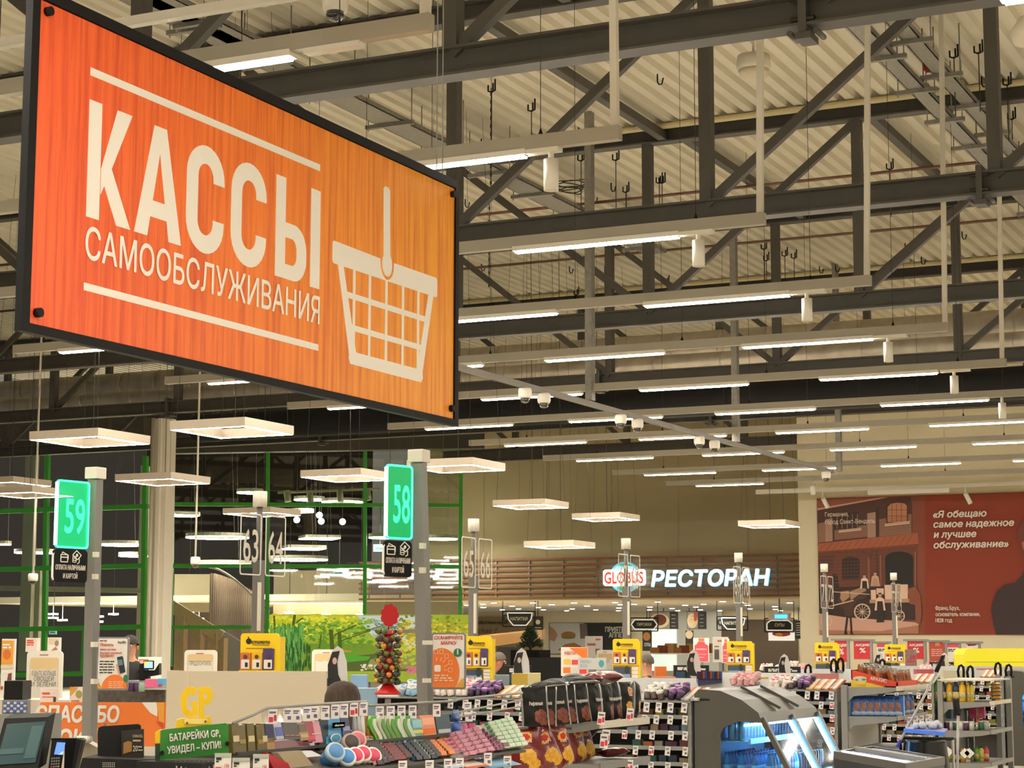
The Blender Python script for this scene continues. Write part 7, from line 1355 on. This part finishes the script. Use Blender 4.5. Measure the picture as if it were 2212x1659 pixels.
poster(102, 1377, 131, 1408, 25, 'small notice with a plate picture right above the left gate', [('d8c4a8', [R_(.1, .5, .85, .95)]), ('b87850', [[(.3, .1), (.8, .15), (.6, .35)]]), ('8a8078', [[(.7 + .15*math.cos(a*.6), .6+.2*math.sin(a*.6)) for a in range(11)]])])
poster(86, 1486, 125, 1518, 15.9, 'small white payment notice standing above the orange banner', [('e8dcd4', [R_(.02, .02, .98, .98)]), ('c8604a', [R_(.12, .55, .55, .7), R_(.12, .35, .8, .42)]), ('2c4450', [R_(.75, .05, .9, .4)])]); poster(150, 1484, 186, 1518, 16.2, 'small white notice with olive and gold shapes beside post 59', [('d89a3c', [[(0, 0.4), (0, 1), (.5, 1), (.2, .6)]]), ('9a9a50', [[(.55 + .2*math.cos(a*.6), .55+.25*math.sin(a*.6)) for a in range(11)]]), ('c86a50', [R_(.1, .08, .6, .16)])])
def bx_(name, label, cat, x0, y0, x1, y1, D, mat, depth=.2, group=None, stand=False):
    a = pd(x0, y1, D); wv = V(_r0)*((pd(x1, y1, D)-a).dot(_r0)); hz = pd(x0, y0, D).z-a.z; e = V((CF.x, CF.y, 0)).normalized()*depth
    z0 = 0 if stand else a.z; m = MB().obox(V((a.x, a.y, z0)), wv, e, (0, 0, hz+a.z-z0)); return tag(m.build(name, mat, loc=V((a.x, a.y, z0))), label, cat, group)
bx_('weighing_scale', 'black weighing scale box left of the gate with the vegetable notice', 'scale', 8, 1471, 48, 1512, 16.5, m_black, .3); bx_('service_counter', 'white service counter behind the orange banner', 'counter', -40, 1512, 160, 1560, 16.6, C('counter_white', 'd0c6b8'), .6, None, True)
bx_('wire_basket_shelf', 'dark wire shelf full of baskets behind the payment notice', 'shelf', 208, 1490, 356, 1516, 17.6, C('basket_dark', '4a443c', rough=.6, var=.4, vs=30), .5, None, True)
for i, (x0, y0, x1, y1, c, lb) in enumerate(((313, 1467, 342, 1485, 'e86a98', 'pink soft pack'), (340, 1466, 358, 1478, '5aa8e0', 'light blue soft pack'))): bx_('soft_pack', lb+' lying on the wire basket shelf', 'pack', x0, y0, x1, y1, 17.5, C('sp_'+c, c), .2)
for i, (x, c) in enumerate(((283, '3a2450'), (296, '4a3058'), (305, '9ab8a0'))): q = pd(x, 1494, 17.4); m = MB(); m.lathe(q, [(.03, 0), (.034, .05), (.028, .075), (.026, .08)], 14); tag(m.build('vitamin_jar', C('vj_'+c, c, rough=.35), loc=q), ('dark purple jar, left', 'purple jar, middle', 'pale green jar, right')[i]+' on the wire basket shelf', 'jar')
# cashier screen and staff at the back left
tq = thing('till_screen', 'small till monitor with a lit colourful screen at the back left', 'monitor', pd(325, 1475, 22)); F = Fr(pd(298, 1475, 22), _r0, EZ); m = MB(); F.rrect(m, *F.at(310, 1446), *F.at(332, 1427), .01, -.04, 0); m.build('screen_bezel', m_black, tq); shp(F, tq, C('till_blue', '8ab8e8', emit=.9), [px4((311.5, 1443), (330, 1443), (330, 1429), (311.5, 1429))], .004, 'screen'); shp(F, tq, C('till_gold', 'e0c050', emit=.7), [px4((311.5, 1437), (320, 1437), (320, 1429), (311.5, 1429))], .007, 'screen_picture'); m = MB(); F.poly(m, px4((299, 1435), (310, 1432), (310, 1448), (332, 1448), (342, 1433), (342, 1458), (318, 1462), (318, 1468), (299, 1472)), -.2, -.05); m.build('till_body', m_black, tq); q = pd(320, 1470, 22.2); MB().box((q.x-.3, q.y-.3, 0), (q.x+.3, q.y+.3, q.z)).build('till_desk', m_shelf, tq)
t, F, w, h = poster(297, 1419, 347, 1472, 24, 'white framed notice with a red header behind the till screen', [('b83a34', [R_(.05, .72, .45, .9)])], 'framed_notice'); text(F, 'АКЦИЯ', w*.08, h*.77, .03, m_paper, t, w=w*.32, bold=.02, z=.008)
# ================================================================ people
m_skin = C('skin', 'b98468', rough=.55); m_skin2 = C('skin_ruddy', 'b0705a', rough=.55)
def skinmesh(name, pts, edges, mat, par=None, loc=None, sub=1):
    """one continuous skinned surface: pts = (x, y, z, radius); the first is the root"""
    base = WL[par.name] if par is not None else V(loc)
    me = bpy.data.meshes.new(name); me.from_pydata([tuple(V(p[:3])-base) for p in pts], edges, []); o = bpy.data.objects.new(name, me); COL.objects.link(o)
    md = o.modifiers.new('s', 'SKIN'); md.use_smooth_shade = True; md.branch_smoothing = .6
    for i, sv in enumerate(me.skin_vertices[0].data): r = pts[i][3]; sv.radius = r if hasattr(r, '__len__') else (r, r); sv.use_root = (i == 0)
    o.modifiers.new('u', 'SUBSURF').levels = sub; o.modifiers['u'].render_levels = sub
    dg = bpy.context.evaluated_depsgraph_get(); nm = bpy.data.meshes.new_from_object(o.evaluated_get(dg)); o.modifiers.clear(); o.data = nm; nm.materials.clear(); nm.materials.append(mat)
    for p in nm.polygons: p.use_smooth = True
    if par is not None: o.parent = par
    else: o.location = base
    WL[o.name] = base.copy(); return o
def person(label, head, face, coat, hairc, hl=1, lean=0, seat=False, skin=None, bald=False, longhair=False, arm=None):
    """head = centre of the head; face = direction the face looks (unit, horizontal-ish)"""
    skin = skin or m_skin; h = V(head); f = V((face[0], face[1], 0)).normalized(); s = V((f.y, -f.x, 0)); up = EZ
    neck = h-up*.14-f*(.02+lean*.2); chest = neck-up*.2-f*lean*.25; hip = V((chest.x, chest.y, max(.5, neck.z-.62)))-f*lean*.1
    t = thing('person', label, 'person', V((hip.x, hip.y, 0)))
    P = [(*hip, .15), (*(hip.lerp(chest, .5)), .14), (*chest, .15), (*(neck-up*.04), .075), (*neck, .056), (*(h-up*.05-f*.01), .072), (*(h+up*.03), .088), (*(h+up*.085), .06)]
    E_ = [(i, i+1) for i in range(7)]; J = [P[i] for i in range(len(P))]; coatP = [(*hip, .17), (*(hip.lerp(chest, .5)), .16), (*chest, .17), (*(neck-up*.045), .1), (*(neck+up*.0), .07)]; coatE = [(0, 1), (1, 2), (2, 3), (3, 4)]
    for k in (-1, 1):
        sh = neck-up*.1+s*k*.17; el = sh-up*.27+s*k*.06+f*.06; ha = el+f*.22-up*.05-s*k*.02
        if arm and k == arm[0]: el, ha = V(arm[1]), V(arm[2])
        n = len(J); J += [(*sh, .062), (*el, .046), (*ha, .032), (*(ha+(ha-el).normalized()*.1), (.034, .018))]; E_ += [(3, n), (n, n+1), (n+1, n+2), (n+2, n+3)]
        fd = (ha-el).normalized()
        n2 = len(J)
        for q in (-1.5, -.5, .5, 1.5): b = ha+fd*.09+s*q*.018; J += [(*b, .011), (*(b+fd*.07-up*.02*abs(q)), .009)]; E_ += [(n+3, len(J)-2), (len(J)-2, len(J)-1)]
        b = ha+fd*.03+s*(-k)*.035; J += [(*b, .012), (*(b+fd*.05), .01)]; E_ += [(n+2, len(J)-2), (len(J)-2, len(J)-1)]
        m_ = len(coatP); coatP += [(*sh, .082), (*el, .062), (*(ha-fd*.03), .048)]; coatE += [(3, m_), (m_, m_+1), (m_+1, m_+2)]
        if seat: kn = hip+f*.42+s*k*.1; ft = kn-up*(kn.z-.08); 
        else: kn = V((hip.x, hip.y, hip.z*.52))+s*k*.09; ft = V((kn.x, kn.y, .06))
        lg = hip+s*k*.09-up*.05; n = len(J); J += [(*lg, .085), (*kn, .06), (*ft, .042), (*(ft+f*.16-up*.03), .035)]; E_ += [(0, n), (n, n+1), (n+1, n+2), (n+2, n+3)]
        m_ = len(coatP)
    skinmesh('body', J, E_, skin, t); skinmesh('jacket', coatP, coatE, coat, t)
    fc = MB(); fp = h+f*.085
    fc.prism([fp+up*.012+s*.004, fp+up*.012-s*.004, fp-up*.028-s*.017, fp-up*.028+s*.017], f*.026); fc.build('nose', skin, t)
    for k in (-1, 1): MB().ball(h+f*.078+s*k*.032+up*.012, .013, 10).build('eye', C('eye_white', 'd8d0c8'), t); MB().ball(h+f*.089+s*k*.032+up*.012, .006, 8).build('pupil', m_ink, t); MB().ball(h+s*k*.088-up*.01, .026, 10, (.5, .7, 1.1)).build('ear', skin, t); MB().bar(h+f*.085+s*k*.016+up*.034, h+f*.08+s*k*.05+up*.032, .012, .008).build('eyebrow', hairc, t)
    MB().bar(h+f*.083-s*.024-up*.052, h+f*.083+s*.024-up*.052, .01, .008).build('mouth', C('lips', '8a4a40'), t)
    m = MB(); n = 22; vs = []
    for j in range(9):
        a = math.pi/2*(1-j/(8.0 if not bald else 8))*1.0
        for i in range(n):
            b = i*2*math.pi/n; d = f*math.cos(b)+s*math.sin(b); back = -math.cos(b)
            low = (.5 if not longhair else 1.9)*max(-.1, back)+(.05 if abs(math.sin(b)) > .7 else 0); el_ = a-(j/8)*low*.75
            r = .104+(.012 if longhair else 0); q = h+up*.035+d*(r*math.cos(el_))*(1.02)+up*(r*1.02*math.sin(el_))
            if longhair: rr_, zz_ = ((.01, .112), (.05, .104), (.085, .08), (.105, .03), (.112, -.04), (.114, -.1), (.118, -.17), (.114, -.24), (.1, -.28))[j]; q = h+up*zz_+d*rr_
            vs.append(q)
    m.add(vs, [(j*n+i, j*n+(i+1) % n, (j+1)*n+(i+1) % n, (j+1)*n+i) for j in range(8) for i in range(n)], True); m.build('hair', hairc, t)
    return t
m_hbrown = C('hair_brown', '3a2a1e', rough=.7, var=.4, vs=60, stretch=(1, 1, .15)); m_hgrey = C('hair_grey', '5a544c', rough=.8, var=.4, vs=80); m_hdark = C('hair_dark', '241c18', rough=.7); m_jblack = C('jacket_black', '1c1b1c', rough=.8); m_jblue = C('shirt_blue_grey', '6a7484', rough=.8)
q = pd(740, 1512, 11.4); person('seated person seen from behind, only brown hair above the near rack', q, (CF.x, CF.y), m_jblack, m_hbrown, seat=True, longhair=True)
q = pd(1077, 1430, 27); person('man in a black jacket with bowed balding head behind the lottery stand', q, (.45, -.9), m_jblack, m_hgrey, lean=.3, skin=m_skin2, bald=True)
q = pd(1397, 1434, 27); person('grey haired man in a black jacket beyond the third lottery stand, turned away', q, (-.2, .98), m_jblack, m_hgrey)
q = pd(281, 1397, 23); person('standing person in black clothes half hidden behind the payment notice', q, (-.9, -.4), m_jblack, m_hdark)
q = pd(-150, 1440, 8.7); el_ = pd(-16, 1640, 8.5); person('person at the left photo edge, only a grey blue sleeve and forearm showing', q, (CF.x*.3+.4, CF.y), m_jblue, m_hbrown, arm=(1, pd(-38, 1625, 8.6), pd(-28, 1700, 8.5)))
# ================================================================ goods and notices above the lanes
def gdisp(x0, y0, x1, y1, D, label, s=1):
    """cardboard hair care display: black box with blue bottles and a white topper with a long haired silhouette"""
    t, F, w, h = fpanel('haircare_display', label, 'product display', x0, y0, x1, y1, D, C('disp_black', '14181c', rough=.4), .1, 0)
    m = MB(); [F.rect(m, w*(.06+k*.31), h*.1, w*(.31+k*.31), h*.55, 0, .004) for k in range(3)]; m.build('windows', C('disp_blue', '2c4a68', rough=.3), t); dashes(F, [(w*.1, w*.9, h*.66, .02), (w*.1, w*.8, h*.78, .015)], m_paper, t, z=.004)
    u = w*.5; m = MB(); F.poly(m, [(u+.02+.09*x, h*.6+.2*y) for x, y in ((-.9, 0), (-.8, .6), (-.5, 1.05), (0, 1.25), (.5, 1.1), (.85, .6), (.9, .2), (1.0, -.3), (.6, -.7), (0, -.6))], .02, .03); tp = m.build('topper', C('disp_white', 'd0ccc8'), t); shp(F, tp, m_ink, [[(u-.05, h*.6-.05), (u-.055, h*.6+.1), (u-.02, h*.6+.2), (u+.04, h*.6+.21), (u+.02, h*.6+.12), (u+.03, h*.6+.02), (u+.07, h*.6-.06)]], .034, 'hair_print'); shp(F, tp, C('face_pale', 'c8a898'), [ell(u+.0, h*.6+.13, .018, .028, 12)], .037, 'face_print')
    a = F.p(w/2, 0, -.05); MB().box((a.x-.12, a.y-.12, 0), (a.x+.12, a.y+.12, a.z)).build('pedestal', m_shelf, t); return t
for a in ((706, 1450, 740, 1482, 15.5, 'black and white hair care display right of the beige partition'), (1095, 1438, 1148, 1480, 19, 'hair care display with a white hair shaped topper left of the chip bags'), (1456, 1437, 1532, 1468, 22.5, 'dark blue hair care display beyond the cooler, left one'), (1652, 1440, 1730, 1472, 26, 'dark blue hair care display left of the peanut shelf'), (1868, 1432, 1925, 1460, 30, 'small hair care display behind the peanut box'), (2010, 1430, 2065, 1456, 34, 'small hair care display behind the mop handle')): gdisp(*a)
def bin_(label, boxes):
    for x0, y0, x1, y1, D, c, lb, cat in boxes: bx_(cat.replace(' ', '_'), lb, cat, x0, y0, x1, y1, D, C('bn_'+c, c, rough=.45), .18, None, True)
bin_('', ((760, 1487, 812, 1504, 14.5, '8aa8c0', 'light blue box on the counter left of the lollipop tree', 'carton'), (757, 1458, 792, 1486, 15.2, '8ab0d8', 'pale blue pack left of the lollipop tree', 'pack'), (1068, 1458, 1100, 1490, 18.2, '8a98a0', 'stacked grey green toothpaste cartons left of the chips', 'carton'), (1105, 1455, 1140, 1496, 17.9, 'c8a840', 'stacked yellow toothpaste cartons left of the chips', 'carton'), (1025, 1474, 1066, 1490, 18, '1c1a1a', 'black carton lying below the lottery stand', 'carton'), (1142, 1454, 1168, 1470, 18.5, 'd8c890', 'cream carton behind the chip bags', 'carton')))
bin_('', ((1508, 1460, 1560, 1480, 20, '3a3a58', 'dark violet chocolate carton row above the cooler', 'carton'), (1596, 1462, 1660, 1482, 21, 'c8b060', 'yellow open carton above the cooler', 'carton'), (1760, 1455, 1812, 1470, 23, 'b07070', 'pink sweets tray left of the peanut box', 'sweets tray'), (1980, 1446, 2018, 1470, 26, 'b85060', 'red candy tray behind the mop handle', 'sweets tray'), (2038, 1448, 2088, 1468, 25, 'd0c8a8', 'cream leaflet box right of the mop handle', 'carton'), (2116, 1444, 2146, 1466, 30, 'a87070', 'rose sweets tray below the yellow canopy', 'sweets tray'), (2160, 1448, 2215, 1460, 30, '8a6a60', 'brown sweets tray at the right edge', 'sweets tray'), (1410, 1462, 1460, 1478, 22, 'c8786a', 'coral carton right of the third lottery stand', 'carton'), (1416, 1440, 1440, 1462, 23, 'd8742c', 'orange carton right of the grey haired man', 'carton')))
for i in range(9): # chocolate bars standing in the violet carton
    q = pd(1512+i*5.2, 1462, 20); tag(MB().box(q-V((.012, .03, .02)), q+V((.012, .03, .055))).build('chocolate_bar', C('cb_%d' % (i % 3), ('2c1c3a', '8a4a2c', '30407a')[i % 3], rough=.3), loc=q), 'dark wrapped chocolate bar standing in the violet carton above the cooler', 'chocolate bar', 'chocolate bars above the cooler')
m_lanetop = C('lane_counter', '8e8c86', rough=.5)
for i, x in enumerate(PX): tag(MB().box((x+.5, 5.6, 0), (x+1.3, 9.3, .86)).build('checkout_counter', m_lanetop, loc=(x+.6, 7.3, 0)), 'grey checkout counter, '+('nearest', 'second', 'third', 'fourth', 'fifth', 'farthest')[i]+' in the row of lanes', 'counter')
# notices
t, F, w, h = poster(1212, 1398, 1270, 1460, 26, 'grey framed card notice with coloured squares behind the chips', [('e8742c', [[(.3, .98), (.98, .98), (.98, .5), (.7, .7)], R_(.08, .1, .35, .3)]), ('e0c040', [R_(.1, .42, .35, .58)]), ('d83a3c', [R_(.4, .4, .65, .56), R_(.68, .08, .95, .3)]), ('3a78b8', [R_(.7, .36, .95, .52)]), ('d8d0c8', [R_(.4, .08, .62, .3)])], 'notice_board'); text(F, 'карты', w*.12, h*.76, .045, m_redtxt, t, w=w*.42, bold=.03, shear=.15, z=.016)
t, F, w, h = poster(1249, 1421, 1310, 1446, 22, 'white family box notice right behind the chip bags', [('d8d8d4', [R_(.0, .0, 1, 1)]), ('5ab0b8', [[(.82+.1*math.cos(a*.6), .5+.32*math.sin(a*.6)) for a in range(11)]])], 'notice_board'); text(F, 'FAMILY', w*.08, h*.55, .034, C('pale_teal', '8ab8bc'), t, w=w*.4, z=.01); text(F, 'BOX', w*.08, h*.2, .034, C('pale_teal', '8ab8bc'), t, w=w*.24, z=.01)
t, F, w, h = poster(1264, 1374, 1302, 1420, 48, 'pale coffee poster in front of the good meal board', [('c86a5a', [R_(.6, .8, .88, .88), R_(.12, .55, .6, .66)]), ('8a5a4a', [[(.62, .12), (.8, .12), (.84, .4), (.58, .4)]])])
for i, (x0, y0, x1, y1, D, lb) in enumerate(((1498, 1378, 1532, 1430, 40, 'red bottle shaped promo poster beside the pastry counter'), (1560, 1380, 1576, 1432, 40, 'second red promo poster half hidden by the lottery stand'))):
    poster(x0, y0, x1, y1, D, lb, [('d04a54', [[(.1, .02), (.95, .02), (.95, .68), (.75, .76), (.72, .84), (.3, .84), (.25, .76), (.08, .68)]]), ('e8743c', [R_(.33, .86, .7, .98)]), ('e8a0a0', [R_(.15, .5, .85, .56), R_(.15, .3, .85, .33), R_(.15, .18, .7, .21)])])
poster(1540, 1376, 1574, 1430, 41, 'grey white poster behind the fourth lottery stand', [('c8c0b8', [R_(.02, .02, .98, .98)]), ('b06a50', [R_(.3, .8, .85, .88)]), ('4a4440', [R_(.1, .6, .4, .64), R_(.1, .1, .4, .5)])])
def promo(x0, y0, x1, y1, D, kind, label):
    c = 'c02c34' if kind == 'red' else ('a84838' if kind == 'brown' else 'e4dcd4')
    t, F, w, h = fpanel('promo_banner', label, 'banner', x0, y0, x1, y1, D, C('pr_'+c, c, rough=.5), .01, 0)
    if kind == 'red': text(F, 'АКЦИЯ!', w*.5, h*.72, h*.13, m_paper, t, w=w*.84, bold=.03, shear=.2, align='C'); text(F, '%', w*.5, h*.36, h*.28, m_paper, t, w=w*.36, bold=.02, align='C')
    elif kind == 'brown': shp(F, t, C('pr_or', 'c87a3c'), [[(w*.35, h*.8), (w*.65, h*.8), (w*.62, h*.98), (w*.38, h*.98)]], .004); dashes(F, [(w*.12, w*.8, h*(.6-.1*k), .02) for k in range(4)], C('pr_pink', 'd89a8a'), t)
    else:
        shp(F, t, C('pr_redtop', 'd05058'), [[(0, h*.8), (w, h*.8), (w, h), (0, h)]], .004); dashes(F, [(w*.1, w*.85, h*.66, .02), (w*.1, w*.6, h*.58, .02)], m_ink, t)
        text(F, '289', w*.45, h*.08, h*.14, C('pr_pricered', 'd05a5a'), t, w=w*.45)
    m = MB(); F.rect(m, -.08, h, w+.08, h+.04, -.02, .02); m.build('hanger_rail', m_grey, t); a = F.p(w*1.02, 0, -.02); MB().box((a.x-.03, a.y-.03, 0), (a.x+.03, a.y+.03, F.p(0, h).z+.03)).build('stand_post', m_grey, t)
for a in ((1804, 1384, 1832, 1430, 38, 'red', 'red percent sale banner right of the fifth lottery stand'), (1845, 1385, 1882, 1424, 38, 'red', 'red percent sale banner fully visible in the middle of the row'), (1961, 1385, 1998, 1424, 38, 'red', 'red percent sale banner right of the last lottery stand'), (2008, 1387, 2044, 1430, 38, 'brown', 'brown red banner beside the price posters'), (1895, 1390, 1918, 1430, 39, 'white', 'white price poster left of the last lottery stand'), (2046, 1390, 2073, 1432, 38, 'white', 'white price poster showing 289 left of the mop grip'), (2088, 1390, 2115, 1402, 38.5, 'white', 'white price poster top rising over the yellow canopy')): promo(*a)
t, F, w, h = fpanel('leaflet_rack', 'grey pink leaflet rack right of the last lottery stand', 'rack', 1957, 1403, 1981, 1455, 33, C('leaf_rack', '8a6a64', rough=.5, var=.3, vs=20), .05, 0); shp(F, t, C('leaf_red', 'a84048'), [rect(w*.4, h*.6, w*.9, h*.75), rect(w*.1, h*.45, w*.8, h*.55)], .004); a = F.p(w/2, 0, -.02); MB().box((a.x-.03, a.y-.03, 0), (a.x+.03, a.y+.03, a.z)).build('support_post', m_grey, t)
# yellow green canopy block at right, with black bag handles in front
t = thing('yellow_canopy', 'bright yellow green fabric cover at the right edge of the lanes', 'cover', pd(2150, 1470, 33)); F = Fr(pd(2084, 1470, 33), _r0, EZ); m = MB(); F.poly(m, px4((2086, 1404), (2092, 1401), (2240, 1401), (2240, 1475), (2084, 1475), (2083, 1415)), -.8, 0); m.build('cover', C('canopy_lime', 'f2e62a', rough=.6), t); m = MB(); F.line(m, [F.at(2088, 1430), F.at(2240, 1430)], .008, 0, .004); m.build('seam', C('canopy_seam', 'a8b018'), t); q = F.p(1, 0, -.4); MB().box((q.x-.3, q.y-.3, 0), (q.x+.3, q.y+.3, q.z)).build('support', m_shelf, t)
for i, (x, y) in enumerate(((2075, 1448), (2095, 1450), (2155, 1443), (2178, 1447), (1905, 1436), (1800, 1436), (1815, 1433), (1745, 1447))):
    D = 24; o = pd(x, y, D); F = Fr(o, _r0, EZ); m = MB(); m.tube([F.p(-.024, -.09), F.p(-.034, -.01), F.p(-.016, .05), F.p(.01, .062), F.p(.034, .04), F.p(.038, -.02), F.p(.034, -.1)], .016, 8); t = m.build('bag_handle_hook', m_black, loc=o-V((0, 0, .1))); tag(t, 'black curved bottle hook display, '+('left of the yellow canopy', 'second at the yellow canopy', 'third in front of the yellow canopy', 'fourth in front of the yellow canopy', 'behind the peanut box top', 'left of the peanut box', 'just above the peanut box corner', 'left of the fifth lottery stand')[i], 'display hook'); MB().box(V((o.x-.03, o.y-.03, 0)), V((o.x+.03, o.y+.03, o.z-.08))).build('stem', m_shelf, t)
# tray of cards at far left
t, F, w, h = fpanel('card_tray', 'tilted tray of small colourful cards at the far left counter', 'card tray', 4, 1512, 64, 1542, 13, m_grey, .02, 0); F2 = F; m = MB(); [F.rect(m, w*(.06+.12*i), h*(.1+.2*j), w*(.16+.12*i), h*(.26+.2*j), .001, .006) for i in range(7) for j in range(4) if (i+j) % 2]; m.build('blue_cards', C('card_blue', '4a6ab0'), t); m = MB(); [F.rect(m, w*(.06+.12*i), h*(.1+.2*j), w*(.16+.12*i), h*(.26+.2*j), .001, .006) for i in range(7) for j in range(4) if (i+j) % 2 == 0]; m.build('white_cards', C('card_pale', 'd8d4dc'), t); a = F.p(w/2, 0, -.1); MB().box((a.x-.2, a.y-.2, 0), (a.x+.2, a.y+.2, a.z)).build('pedestal', m_shelf, t)
# remove the hidden masters used for copying
for o in [m_tagproto, m_tagred, bt, cn, cd, sp]+list(PR.values())+list(BP.values()): kill(o)
